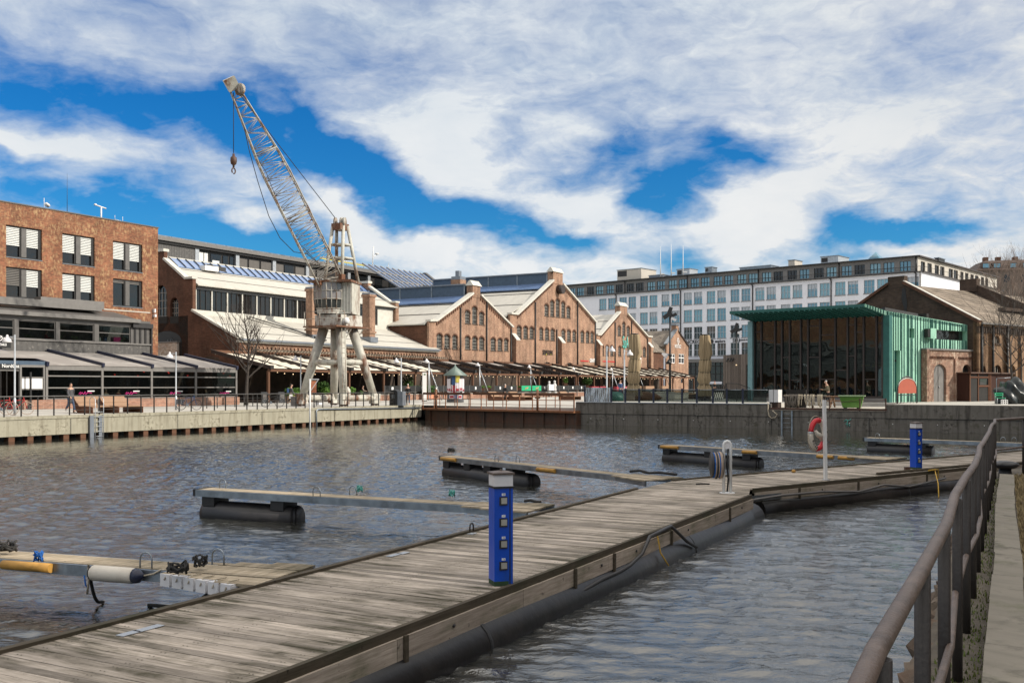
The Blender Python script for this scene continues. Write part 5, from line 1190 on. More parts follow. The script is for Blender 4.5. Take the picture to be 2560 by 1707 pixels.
def x3_(t, ub):
    x,z = fu(1561.5,vh)-ub, uz(1561.5,857,vh)[1]; textmesh('SpA', 3.2, M['teal'], 'lettering', t, .05, (x,-.2,z), sx=.55)
    a = fu(1501,vh)-ub; b_ = fu(1537,vh)-ub; z = uz(1519,903.5,vh)[1]; MB().box(a,b_,-.06,-.01,z-.1,z+.1).build('red_line', M['redline'], t)
    a = fu(1594.8,vh)-ub; b_ = fu(1602,vh)-ub; MB().box(a,b_,-.1,-.03,uz(1598,908,vh)[1],uz(1598,894,vh)[1]).build('sign_board', M['white'], t); textmesh('GRAF', .8, M['grey_metal'], 'lettering', t, .01, ((a+b_)/2,-.12,uz(1598,901,vh)[1]), sx=.6)
    MB().hexa([(-.1,3.5,13.0),(5.5,3.5,16.2),(5.5,6.5,16.2),(-.1,6.5,13.0)],[(-.1,3.5,13.1),(5.5,3.5,16.3),(5.5,6.5,16.3),(-.1,6.5,13.1)])
g3,_ = gable('right hand brick gable hall with turquoise lettering behind the tan parasol', [(1491.5,838),(1500,838),(1618,842),(1629,843)], [(1549,781),(1549,766.5),(1567.5,767.5),(1567.5,785)],
  [(1501.4,1509.6,862.7,887.7),(1513.9,1521.6,863,888.6),(1526,1533.6,863.6,888.6),(1545.7,1552.9,865,889.5),(1568,1575,866,890),(1596.6,1603.8,867.5,890.4),(1607.3,1614.5,868,890.7),(1544.8,1552.3,814.5,838.6),(1555.9,1563.6,805.5,839.5),(1567,1574.6,816,840)],
  [(1536.8,806),(1577.9,800),(1618,845)], [(1491,1497,863),(1619,1625,868)], [], 34, None, extra=x3_)

# ---- small gabled house at the end of the row
vS = 26.0
def sp_(px,py): return uz(px,py,vS)
a0 = sp_(1666,862); ub = a0[0]
t = thing('small_house', 'narrow brick house with slate roof and steep gable beside the white block', 'building', L(ub,vS,0), UA)
xr_ = fu(1721,vS)-ub; pk = (fu(1692.5,vS)-ub, sp_(1692.5,826)[1]); ze = a0[1]
wn = []
for a,b_,ya,yb in ((1676,1688,884,907.5),(1696.8,1711,884,908.5)): wn.append((fu(a,vS)-ub,fu(b_,vS)-ub,sp_(a,yb)[1],sp_(a,ya)[1]))
sw = [(fu(a,vS)-ub,fu(b_,vS)-ub,sp_(a,yb)[1],sp_(a,ya)[1]) for a,b_,ya,yb in ((1680,1685,930,957),(1702,1708.5,931,957))]
mb = MB(); mb.wall([(0,GZ),(xr_,GZ),(xr_,ze),pk,(0,ze)], [rect(*w_) for w_ in wn]+[arch(w_[0],w_[1],w_[2],w_[3],.4) for w_ in sw], .25); mb.build('wall', M['brick_hall'], t)
for w_ in wn:
    a,b_,z0,z1 = w_; o = MB().box(a,b_,.1,.18,z0,z0+.15).box(a,b_,.1,.18,z1-.15,z1).box(a,a+.15,.1,.18,z0,z1).box(b_-.15,b_,.1,.18,z0,z1).box((a+b_)/2-.12,(a+b_)/2+.12,.09,.17,z0,z1).box(a,b_,.09,.17,z0+(z1-z0)*.6-.09,z0+(z1-z0)*.6+.09).build('window', M['white'], t); MB().box(a,b_,.19,.2,z0,z1).build('pane', M['pane_dark'], o)
for w_ in sw: MB().box(w_[0],w_[1],.18,.2,w_[2],w_[3]).build('slit_window', M['pane_dark'], t)
mb = MB()
for xe in (-.3,xr_+.3):
    zz_ = ze-.25; mb.hexa([(xe,.4,zz_-.1),(pk[0],.4,pk[1]-.1),(pk[0],9,pk[1]-.1),(xe,9,zz_-.1)],[(xe,.4,zz_),(pk[0],.4,pk[1]),(pk[0],9,pk[1]),(xe,9,zz_)])
mb.build('roof', M['slate'], t)
mb = MB(); mb.beam((-.3,.1,ze+.1),(pk[0]-.5,.1,pk[1]+.25),.8,.3); mb.build('coping', M['galv'], t)
mb = MB(); mb.beam((xr_+.2,.1,ze),(pk[0]+.6,.1,pk[1]-.1),.7,.25); mb.build('coping', M['frame_brown'], t)
o = MB().box(pk[0]-.8,pk[0]+.8,-.05,1.0,pk[1]-.6,sp_(1692,814)[1]).build('chimney', M['brick_hall'], t); MB().box(pk[0]-1.0,pk[0]+1.0,-.2,1.2,sp_(1692,814)[1]+.003,sp_(1692,810)[1]).build('chimney_cap', M['galv'], o)
MB().box(-6.5,0,.6,8,GZ,ze-1.6).build('side_wing', M['brick_dark'], t)
mb = MB(); mb.hexa([(-7,.2,ze-1.7),(.0,.2,ze-1.7),(.0,6,ze+3.6),(-7,6,ze+3.6)],[(-7,.2,ze-1.5),(.0,.2,ze-1.5),(.0,6,ze+3.8),(-7,6,ze+3.8)]); mb.build('wing_roof', M['slate'], t)
z = sp_(1692,866)[1]; textmesh('NOSTREZ', 1.05, M['white'], 'lettering', t, .03, (fu(1694,vS)-ub,-.06,z), sx=.85)
x = fu(1694.5,vS)-ub; z = sp_(1694,853)[1]; MB().tube([(x,-.05,z+.7),(x-.45,-.05,z+.3),(x-.5,-.05,z-.2),(x,-.05,z-.7),(x+.5,-.05,z-.2),(x+.45,-.05,z+.3)], .08, 5, closed=True).tube([(x-.75,-.05,z),(x+.75,-.05,z)], .06, 5).build('emblem', M['white'], t)

# ---- grey building behind and the glazed atrium roof
vK = 62.0; ub = fu(380,vK); zt = uz(397,587,vK)[1]; xe = fu(1010,vK)-ub
t = thing('long_grey_building', 'long dark clad building with a flat grey roof edge behind the cream roof hall', 'building', L(ub,vK,0), UA)
MB().box(0,xe,.3,14,GZ,zt-1.0).build('wall', M['frame_dark'], t); mb = MB().box(-1,xe+.6,-.6,15,zt-.75,zt-.25); mb.build('roof_edge', M['fascia'], t)
MB().box(-1,xe+.6,-.2,15,zt-.248,zt).build('parapet', M['galv'], t)
MB().box(-1,xe+.3,-.3,.5,zt-1.1,zt-.75).build('soffit', M['frame_dark'], t)
MB().box(0,fu(488,vK)-ub,-.02,.3,zt-8,zt-1.1).build('cladding', M['cladding'], t)
for px in (492,593,685,768,872,922): x = fu(px,vK)-ub; MB().box(x-.35,x+.35,-.1,.3,zt-8,zt-1.1).build('column', M['galv_light'], t)
wl = [(497,511,1),(513,522,1),(529,554,2),(560,572,3),(577,587,3),(597,620,4),(625,650,4),(655,680,4),(689,711,4),(714,736,3),(741,763,4),(773,790,4),(795,815,4),(872,892,3),(896,918,3),(940,958,3),(975,990,3)]
for a,b_,k in wl:
    xa,xb = fu(a,vK)-ub,fu(b_,vK)-ub
    o = MB().box(xa,xb,.2,.28,zt-8,zt-1.5).build('window', M[{1:'white_paint',2:'pane_dark',3:'pane_dark',4:'blind_dark'}[k]], t)
    if k in (2,4): MB().box(xa+.3,xb-.3,.15,.2,zt-8,zt-(2.4 if k==2 else 3.6)).build('lower_pane', M['white_paint' if k==2 else 'galv_light'], o)
mb = MB(); mb.tube([(fu(800,vK)-ub,0,zt+.75),(xe-.5,0,zt+.75)], .07, 5)
for k in range(9): x = fu(820,vK)-ub+k*(xe-fu(820,vK)+ub)/9; mb.tube([(x,0,zt),(x,0,zt+.8+(.9 if k%2 else 0))], .05, 5)
mb.build('roof_rail', M['galv_light'], t); MB().box(fu(800,vK)-ub,xe-.5,-.05,.05,zt+.4,zt+.6).build('yellow_rail', M['yellow'], t)
x = fu(932,vK)-ub; o = MB().tube([(x,0,zt),(x,0,zt+2.5),(x+.2,0,zt+4.2)], .09, 6).tube([(x,0,zt+2.2),(x+1.2,0,zt+2.9)], .06, 5).lathe([(.0,0),(.4,.1),(.35,.3),(0,.35)], (x+1.2,0,zt+2.8), 8).build('roof_mast', M['white_paint'], t)
vA = 58.0; ub = fu(905,vA); xe = fu(1063,vA)-ub; zr_ = uz(1063,686,vA)[1]
t = thing('glazed_atrium_roof', 'blue glazed pitched atrium roof rising behind the hall ridges', 'roof', L(ub,vA,0), UA)
mb = MB(); mb.hexa([(0,-8,zr_-4.7),(xe-3,-8,zr_-4.7),(xe,0,zr_-.1),(0,0,zr_-.1)],[(0,-8,zr_-4.6),(xe-3,-8,zr_-4.6),(xe,0,zr_),(0,0,zr_)]); mb.build('glazing', M['skylight'], t)
mb = MB()
for k in range(12): mb.beam((k*(xe-3)/11.,-8.05,zr_-4.5),(k*xe/11.,-.05,zr_+.1),.16,.14)
for f in (.33,.66): mb.beam((0,-8+8*f,zr_-4.55+4.6*f),(xe-3+3*f,-8+8*f,zr_-4.55+4.6*f),.14,.14)
mb.build('glazing_bar', M['frame_iron'], t)
MB().poly([(xe-3.0,-8,zr_-4.7),(xe+2,7,zr_-4.7),(xe+1,3.5,zr_-1.0),(xe,0,zr_)]).build('gable_end', M['pane_dark'], t)
mb = MB(); mb.beam((xe-3,-8.05,zr_-4.6),(xe+.1,0,zr_+.1),.5,.5); mb.beam((xe+.1,0,zr_+.1),(xe+1,3.5,zr_-.6),.5,.5); mb.beam((xe+1,3.5,zr_-.6),(xe+2.2,7.2,zr_-4.7),.5,.5); mb.build('rim', M['grey_metal'], t)
MB().box(0,xe-3,-7.8,8,GZ,zr_-4.8).build('lower_wall', M['wall_grey'], t)
# ------------------------------------------------------------------ white office block far behind
WY = 210.; WS = WY/180.; WP = V3((.4106*WY, WY, 0)); WA = V3((-.748,.663,0)); WB = V3((.663,.748,0)); WL = 105.
def wt(px): k = (px-CX)/F; return (WP.x-k*WP.y)/(-WA.x+k*WA.y)
def wz(px,py,back=0): t_ = wt(px); Y = WP.y+WA.y*t_; return CZ+(HY-py)/F*Y
def wsc(z): return CZ+(z-CZ)*WS
t = thing('white_office_block', 'big white office block with grey top storey and rows of blue panes', 'building', WP+WA*WL, dirang(-WA))
zl = wsc(23.3); zrf = wsc(26.25); rows = [(wsc(20.0),wsc(22.55)),(wsc(16.25),wsc(18.85)),(wsc(12.6),wsc(15.2)),(wsc(9.0),wsc(11.6))]
holes = []; cells = []
for r,(z0,z1) in enumerate(rows):
    k = -1
    while True:
        s = (.4+5.6*(k+1))*WS; k += 1
        if s > 72*WS: break
        for o_ in (0, 2.5*WS):
            a = WL-s-o_-2.02*WS; b_ = WL-s-o_
            # skip the ones wholly behind the nearer buildings
            pxm = CX+F*(WP.x+WA.x*(WL-(a+b_)/2))/(WP.y+WA.y*(WL-(a+b_)/2))
            vis = [(1500,2320),(1545,2240),(1585,1960),(1640,1885)][r]
            if vis[0] < pxm < vis[1]: holes.append(rect(a,b_,z0,z1)); cells.append((a,b_,z0,z1,r))
        if s > 95*WS: break
mb = MB(); mb.wall(rect(0,WL,1.2,zl), holes, .35); mb.add([(WL,0,1.2),(WL,30,1.2),(WL,30,zl),(WL,0,zl)],[(0,1,2,3)]); mb.build('front_wall', M['wall_white'], t)
cells = cells[:96]; rw = random.Random(31)
for a,b_,z0,z1,r in cells:
    w_ = MB()
    for f in (0.0,.333,.667,1.0): x = a+(b_-a)*f; w_.box(x-.05,x+.05,.2,.28,z0,z1)
    w_.box(a,b_,.2,.28,z0,z0+.1).box(a,b_,.2,.28,z1-.1,z1).box(a,b_,.21,.27,(z0*.5+z1*.5)-.04,(z0*.5+z1*.5)+.04)
    o = w_.build('window', M['galv_light'], t); MB().box(a,b_,.30,.32,z0,z1).build('pane', M[(['pane_sky','pane_pale','pane_sky'] if r<2 else ['pane_dark','pane_dark','pane_sky'] if r==2 else ['pane_dark'])[int(rw.random()*2.999) if r<3 else 0]], o)
    if rw.random() < .3: f = rw.choice((.25,.4,.6)); MB().box(a+.1,b_-.1,.285,.296,z1-(z1-z0)*f,z1-.1).build('blind', M['galv_light' if r<2 else 'blind_dark'], o)
    MB().box(a-.1,b_+.1,-.12,.1,z0-.12,z0-.0).build('sill', M['redline' if False else 'fascia'], o)
MB().box(-1,WL+.3,-.5,0,zl,zl+.18).build('ledge', M['frame_dark'], t)
holes = []; cells = []
k = 0; s = 2.2*WS
g = [(2.2,)]+[(5.2+5.55*i,7.75+5.55*i) for i in range(14)]
for tup in g:
    for s in tup:
        a = WL-(s+2.0)*WS; b_ = WL-s*WS
        if a > 1: holes.append(rect(a,b_,zl+.55,zrf-.75)); cells.append((a,b_,zl+.55,zrf-.75))
mb = MB(); mb.wall(rect(0,WL-1.2,zl+.18,zrf), holes, .3, 1.2); mb.build('top_storey', M['wall_grey'], t)
for a,b_,z0,z1 in cells:
    w_ = MB()
    for f in (0.0,.333,.667,1.0): x = a+(b_-a)*f; w_.box(x-.06,x+.06,1.3,1.38,z0,z1)
    for f in (0,.4,1): z = z0+(z1-z0)*f; w_.box(a,b_,1.31,1.37,z-.06,z+.06)
    o = w_.build('window', M['frame_dark'], t); MB().box(a,b_,1.40,1.42,z0,z1).build('pane', M[rw.choice(('pane_sky','pane_pale','pane_sky','pane_dark'))], o)
MB().box(-1,WL-.8,.5,1.2,zrf,zrf+.25).box(-1,WL-.9,1.2,28,zrf-.05,zrf+.2).build('roof', M['frame_dark'], t)
mb = MB().tube([(0,-.3,zl+1.2),(WL+.2,-.3,zl+1.2)], .04, 4)
for k in range(40): mb.tube([(WL-k*2.6,-.3,zl+.1),(WL-k*2.6,-.3,zl+1.2)], .03, 4)
mb.build('balcony_rail', M['frame_dark'], t)
for px in (1541,1702,1882,2078,2290): x = WL-wt(px); MB().tube([(x,-.2,2),(x,-.2,zl-.3),(x-.4,-.3,zl+.1)], .14, 5).build('downpipe', M['frame_dark'], t)
for px in (1556,1712,1890,2092,2285): x = WL-wt(px); MB().tube([(x,1.05,zl),(x,1.05,zrf)], .12, 5).build('downpipe', M['frame_dark'], t)
zs = (rows[2][0]+rows[3][1])/2
for px,tx,sz in ((1734,'INCREO°',.95),(1800,'explore',.75),(1841,'SFU',.95)):
    x = WL-wt(px); textmesh(tx, sz*WS, M['sign_black'], 'lettering', t, .02, (x,-.06,wsc(11.98)), bold=.03, sx=1.15 if sz>.8 else 1.05)
x = WL-wt(1866); textmesh('NORGE FOR LIVET', .42*WS, M['sign_black'], 'lettering', t, .02, (x,-.06,wsc(12.05)), bold=.02)
x = WL-wt(1779.5); MB().lathe([(.25*WS,0),(.42*WS,0),(.42*WS,.06),(.25*WS,.06)], (x,-.02,wsc(12.0)), 16, Matrix.Rotation(PI/2,3,'X')).build('round_emblem', M['sign_black'], t)
# shop front and its awning
xa, xb = WL-wt(1715), WL-wt(1880)
MB().box(xa,xb,-.1,-.003,1.2,wsc(8.0)).build('shop_front', M['pane_dark'], t)
MB().box(xa,xb,-2.5,-.1,wsc(7.6),wsc(8.3)).build('shop_awning', M['fascia'], t)
mb = MB()
for k in range(14): x = xa+(xb-xa)*k/13; mb.box(x-.1,x+.1,-.2,-.1,1.2,wsc(7.6))
for z in (3.2,5.2,6.8): mb.box(xa,xb,-.18,-.12,wsc(z)-.08,wsc(z)+.08)
mb.build('shop_mullion', M['frame_dark'], t)
MB().box(WL-wt(1765),WL-wt(1806),-.3,-.2,wsc(3.1),wsc(3.6)).build('white_lettering_band', M['wall_white'], t)
# lit end of the block
e = thing('office_block_wing', 'sunlit cream end wing of the white office block with balcony windows', 'building', WP, dirang(WB))
LB = 58.; mb = MB(); hs = []
for s in (9.5,13,20.5,24,): hs.append(rect(s*1.3,s*1.3+1.7,zl-5.0,zl-2.6))
hs2 = [rect(a*1.15,a*1.15+w_*1.15,zl+.5,zrf-.7) for a,w_ in ((3,2.3),(6.5,2.4),(10.5,2.4),(13.6,2.4),(18.5,2.6),(21.5,2.6),(25.6,2.0),(28.5,2.2),(32,2.2),(35,2.4),(39,2.2),(42,2.2))]
mb.wall(rect(0,LB,1.2,zl), hs, .3); mb.build('end_wall', M['wall_beige'], e)
mb = MB(); mb.wall(rect(1.4,LB,zl+.18,zrf), hs2, .3, 1.2); mb.build('top_storey', M['wall_beige'], e)
for h_ in hs+hs2:
    x0,x1,z0,z1 = h_[0][0],h_[1][0],h_[0][1],h_[2][1]; y = .2 if h_ in hs else 1.4
    o = MB().box(x0,x1,y,y+.06,z0,z0+.12).box(x0,x1,y,y+.06,z1-.12,z1).box(x0,x0+.12,y,y+.06,z0,z1).box(x1-.12,x1,y,y+.06,z0,z1).box((x0+x1)/2-.06,(x0+x1)/2+.06,y,y+.06,z0,z1).build('window', M['fascia'], e); MB().box(x0,x1,y+.08,y+.1,z0,z1).build('pane', M['pane_dark'], o)
MB().box(0.3,LB,-.6,0,zl,zl+.2).box(0.9,LB,.5,28,zrf+.003,zrf+.28).build('eave', M['frame_brown'], e)
mb = MB().tube([(0,-.5,zl+1.2),(LB,-.5,zl+1.2)], .04, 4)
for k in range(22): mb.tube([(k*2.6,-.5,zl+.1),(k*2.6,-.5,zl+1.2)], .03, 4)
mb.build('balcony_rail', M['frame_dark'], e)
# roof plant
def roofbox(name, label, px0, px1, py0, back, dep, mat, cat='roof unit', louv=False, h_=None, slope=0):
    xa, xb = WL-wt(px0), WL-wt(px1); z1 = wz((px0+px1)/2,py0); 
    if h_: z1 = zrf+h_
    o_ = thing(name, label, cat, WP+WA*(WL-xa)+V3((0,0,zrf)), dirang(-WA)); H = z1-zrf; w_ = xb-xa
    MB().box(0,w_,back,back+dep,0,H).build('casing', M[mat], o_)
    if louv: MB().box(.2,w_*.4,back-.06,back-.001,H*.45,H-.25).build('louvre', M['frame_dark'], o_)
    MB().box(-.15,w_+.15,back-.15,back+dep+.15,H,H+.15).build('lid', M['galv'], o_); return o_
roofbox('ventilation_unit','pale boxy ventilation unit with dark louvre on the white block roof',1532,1592,672,2,7,'wall_beige',louv=True)
roofbox('roof_shed','low grey shed between the ventilation unit and masts on the roof',1606,1640,686,3,5,'zinc'); roofbox('roof_shed','dark flat shed below the antenna masts on the roof',1640,1748,684,4,6,'frame_dark')
roofbox('cooling_unit','pale louvred cooling unit standing on the dark roof shed',1660,1692,668,6,4,'galv_light',louv=True); roofbox('roof_vent','stained grey vent stack with rusty cowl on the roof',1752,1769,667,2,2.5,'galv',louv=True)
roofbox('condenser_row','long row of grey condensers on the roof edge over the green fascia',1834,1912,664,3,4,'galv'); roofbox('penthouse','wide grey plant penthouse on the white block roof',1958,2100,657,4,8,'wall_grey'); roofbox('lift_head','louvred lift head on top of the wide penthouse',2028,2072,636,5,6,'galv_light',louv=True)
roofbox('stair_head','small pink stair head at the left end of the penthouse',1956,1972,648,3,4,'wall_beige'); roofbox('chimney_box','dark box chimney above the block corner',2288,2298,632,12,4,'black'); 
px_ = [(1655,'left',612),(1682,'middle',606),(1712,'right',610)]
for px,w_,py in px_:
    z1 = wz(px,py); o = tag(MB().tube([(0,0,0),(0,0,(z1-zrf)*.5),(0,0,z1-zrf)], [.16,.1,.03], 6).box(-.1,1.0,-.1,.1,1.0,1.3).build('antenna_mast', M['white_paint']), {'left':'white antenna mast nearest the ventilation unit','middle':'tallest white antenna mast before the louvred cooling unit','right':'white antenna mast nearest the rusty vent stack'}[w_], 'antenna', 'antenna masts on the white block'); place(o, WP+WA*wt(px)+V3((.0,2.5,zrf)))
o = tag(MB().lathe([(.0,0),(2.4,0),(0,2.2)], seg=4).build('glass_pyramid', M['pane_sky']), 'small glass pyramid skylight on the white block roof', 'skylight'); place(o, WP+WA*wt(2168)+V3((3,3,zrf)))
# ------------------------------------------------------------------ hill house and far bare trees
hp = dp(2446,676,330); t = thing('hill_house', 'large brown roofed apartment house on the hill behind bare trees', 'house', (hp.x,hp.y,0), R(-8))
z0 = hp.z; zt_ = dp(2474,648,330).z; s_ = 330/F
MB().box(0,60,0,20,1.2,z0).build('wall', M['timber_grey'], t)
MB().hexa([(-1,-1,z0),(61,-1,z0),(61,21,z0),(-1,21,z0)],[(3.6,5,zt_),(60,5,zt_+.8),(60,15,zt_+.8),(3.6,15,zt_)]).build('roof', M['house_roof'], t)
for x in (5,9,14.5): MB().box(x-.7,x+.7,8,10,zt_-.5,zt_+1.6).build('chimney', M['brick_dark'], t)
for x in (1.0,4.4,9.5,13.5): o = MB().box(x,x+2.6,-.4,1.5,z0+.6,z0+2.4).build('dormer', M['house_roof'], t); MB().box(x+.3,x+2.3,-.46,-.41,z0+.8,z0+2.1).build('pane', M['pane_sky'], o)
for x in (3,8,13): MB().box(x,x+1.8,-.06,-.01,z0-4,z0-1.6).build('window', M['pane_dark'], t)
# ------------------------------------------------------------------ green building
GD = V3((.8,.6,0)); GL_ = V3((19.0,79.0,0)); GR_ = V3((27.0,71.9,0)); FD = (GR_-GL_).normalized(); FL = (GR_-GL_).length
def gs(px): k = (px-CX)/F; return (k*GR_.y-GR_.x)/(GD.x-k*GD.y)     # along the side wall
def gsz(px,py): s = gs(px); return s, CZ+(HY-py)/F*(GR_.y+GD.y*s)
def gf_(px): k = (px-CX)/F; return (k*GL_.y-GL_.x)/(FD.x-k*FD.y)    # along the glass front
def gfz(px,py): s = gf_(px); return s, CZ+(HY-py)/F*(GL_.y+FD.y*s)
t = thing('green_building', 'copper green building with glass front under a tilted overhanging roof', 'building', GL_, 0)
def lw(p): return V3((p[0]-GL_.x,p[1]-GL_.y,p[2]))
def fr(s,d,z): p = GL_+FD*s; n_ = V3((FD.y,-FD.x,0)); p = p+n_*d; return V3((p.x-GL_.x,p.y-GL_.y,z))   # d>0 towards the water
def sd(s,d,z): p = GR_+GD*s; n_ = V3((GD.y,-GD.x,0)); p = p+n_*d; return V3((p.x-GL_.x,p.y-GL_.y,z))
ZB = 1.63; zw = 7.92
def seg(mb,fn,s0,s1,d0,d1,z0,z1): return mb.hexa([fn(s0,d1,z0),fn(s1,d1,z0),fn(s1,d0,z0),fn(s0,d0,z0)],[fn(s0,d1,z1),fn(s1,d1,z1),fn(s1,d0,z1),fn(s0,d0,z1)])
mul = [1886.8,1904,1938.4,1955.6,1975.2,2002.7,2021,2051,2088.8,2119.8,2139.3,2160,2192,2207]
ms = [gf_(p) for p in mul]
mb = MB()
for i,s in enumerate(ms): seg(mb,fr,s-.06,s+.06,-.10,.12,ZB+.45,zw)
seg(mb,fr,ms[0],ms[-1],-.1,.1,ZB+.3,ZB+.45); mb.build('mullion', M['frame_brown'], t)
rr = random.Random(21); trans = [[830],[852,985],[861,925],[893],[858,950,988],[],[815,893],[837,948],[925],[812,890],[830],[948],[808],[808]]
mb = MB()
for i,ys in enumerate(trans[:-1]):
    for y in ys:
        z = gfz((mul[i]+mul[i+1])/2,y)[1]; seg(mb,fr,ms[i]+.06,ms[i+1]-.06,-.05,.06,z-.04,z+.04)
mb.build('transom', M['frame_brown'], t)
for i in range(len(ms)-1): seg(MB(),fr,ms[i]+.06,ms[i+1]-.06,-.02,.0,ZB+.45,zw).build('pane', M['pane_cafe'], t)
seg(MB(),fr,gf_(1874.5),gf_(1886),-.4,.35,ZB,zw).build('edge_post', M['copper_pale'], t)
seg(MB(),fr,FL-.12,FL+.32,-.4,.2,ZB,zw).build('edge_post', M['copper_dark'], t)
seg(MB(),fr,0,FL,-.1,.25,ZB-.2,ZB+.3).build('plinth', M['fascia'], t)
# interior
def fr(s,d,z): p = GL_+FD*s-GD*d; return V3((p.x-GL_.x,p.y-GL_.y,z))
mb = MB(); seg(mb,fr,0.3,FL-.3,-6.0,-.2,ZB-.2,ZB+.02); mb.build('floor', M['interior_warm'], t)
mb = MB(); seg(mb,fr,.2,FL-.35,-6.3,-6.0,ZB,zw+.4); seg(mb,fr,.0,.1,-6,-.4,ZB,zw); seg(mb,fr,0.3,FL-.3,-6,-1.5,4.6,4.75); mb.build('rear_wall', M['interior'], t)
for s in (2.2,5.0,8.4): MB().tube([fr(s,-1.2,ZB),fr(s,-1.2,zw)], .12, 8).build('column', M['copper_dark'], t)
for s,z,m_ in ((1.0,2.6,'cloth_white'),(1.6,2.5,'cloth_tan'),(8.6,4.25,'yellow'),(9.4,4.25,'yellow'),(6.2,2.9,'white')): seg(MB(),fr,s,s+.55,-.7,-.5,z,z+(.16 if m_=='yellow' else .5)).build('menu_board' if m_=='white' else 'pendant_lamp' if m_=='yellow' else 'table_cloth', M[m_], t)
for s in (2.5,4.2,6.8,8.8): 
    mb = MB(); seg(mb,fr,s,s+1.2,-2.2,-1.4,2.35,2.42); mb.tube([fr(s+.6,-1.8,ZB),fr(s+.6,-1.8,2.35)],.05,6); mb.build('table', M['timber_dark'], t)
# roof slab with ribbed soffit
OV = 2.6; TL = GL_-GD*OV; TR = GR_-GD*OV; ztp = 8.62; zbk = 7.62; BK = 10.4
bl_ = GL_+GD*BK; br_ = GR_+GD*BK
def P(p,z): return V3((p.x-GL_.x,p.y-GL_.y,z))
mb = MB(); mb.hexa([P(TL,ztp-.2),P(TR,ztp-.2),P(GR_,zw),P(GL_,zw)],[P(TL,ztp),P(TR,ztp),P(GR_,8.25),P(GL_,8.25)]); mb.hexa([P(GL_,zw),P(GR_,zw),P(br_,zbk-.2),P(bl_,zbk-.2)],[P(GL_,8.25),P(GR_,8.25),P(br_,zbk),P(bl_,zbk)]); mb.build('roof', M['copper_dark'], t)
mb = MB(); 
for k in range(1,26): 
    a = TL.lerp(TR,k/26.); b_ = GL_.lerp(GR_,k/26.); mb.beam(P(a,ztp-.24),P(b_,zw-.03),.10,.09)
mb.build('soffit_batten', M['copper_dark'], t)
# side wall: one sheet, seams, openings
S_ = lambda px: gs(px)
s_end = gs(2424); zc = gsz(2360,873)[1]; s_j = gs(2303)
def topz(s): return 8.25-.63*min(1,max(0,s)/BK)
def sidepoly(pts, d=0.0): return [sd(s,d,z) for s,z in pts]
holes_ = {'slot':(gs(2235.8),gs(2250),gsz(2243,980)[1],gsz(2243,876)[1]),'hatch':(gs(2273.7),gs(2285.8),gsz(2280,845)[1],gsz(2280,821)[1]),'strip':(gs(2337),gs(2415.4),gsz(2376,850)[1],gsz(2376,826)[1])}
mb = MB(); outline = [(0,ZB-.2),(s_j,ZB-.2),(s_j,zc),(s_end,zc),(s_end,topz(s_end)),(0,topz(0))]
mb.wall(outline, [rect(h_[0],h_[1],h_[2],h_[3]) for h_ in holes_.values()], .35)
mb.add([(0,0,zw),(-OV,0,ztp-.2),(-OV,0,ztp),(0,0,8.25)],[(0,3,2,1)])
MS = Matrix.Translation(P(GR_,0)) @ Matrix.Rotation(dirang(GD),4,'Z'); mb.xf(MS); mb.build('side_wall', M['copper'], t)
mb = MB(); rr = random.Random(9); s = .22
while s < s_end:
    zb_ = ZB-.2 if s < s_j else zc; segs = [(zb_,topz(s))]
    for h_ in holes_.values():
        if h_[0]-.05 < s < h_[1]+.05: segs = [(zb_,h_[2]),(h_[3],topz(s))]
    for z0,z1 in segs: mb.box(s-.016,s+.016,-.055,-.002,z0,z1)
    s += rr.choice((.17,.30,.30,.42))
mb.xf(MS); mb.build('seam', M['copper_dark'], t); mb = MB()
for k in range(1,8): s = -OV*k/8.; mb.box(s-.02,s+.02,-.06,-.002,zw+(ztp-.2-zw)*k/8.,8.25+(ztp-8.25)*k/8.)
mb.xf(MS); mb.build('overhang_seam', M['copper_dark'], t)
MB().box(holes_['slot'][0],holes_['slot'][1],.3,.33,holes_['slot'][2],holes_['slot'][3]).xf(MS).build('slot_recess', M['copper_dark'], t)
MB().box(holes_['hatch'][0],holes_['hatch'][1],.3,.33,holes_['hatch'][2],holes_['hatch'][3]).xf(MS).build('hatch_recess', M['copper_dark'], t)
MB().box(holes_['strip'][0],holes_['strip'][1],.3,.33,holes_['strip'][2],holes_['strip'][3]).xf(MS).build('strip_window', M['pane_dark'], t)
a,z1 = gsz(2313,821); b_,z0 = gsz(2327,847); o = MB().box(a,b_,-.45,-.08,z0,z1).xf(MS).build('air_unit', M['copper'], t); MB().box(a-.3,a,-.4,-.1,z0+.1,z1-.05).xf(MS).build('dark_cover', M['frame_dark'], t)
s1,_ = gsz(2228,800); MB().box(1.0,s_end+.1,-.1,.1,topz(1)-.0,topz(1)+.02).xf(MS)
MB().beam((.3,.4,8.4),(4.6,.4,8.12),.3,.25).xf(MS).build('gutter', M['dark_metal'], t)
seg(MB(),sd,s_end-.02,s_end+.02,-9,0,zc,topz(s_end)).build('rear_return', M['copper_dark'], t)
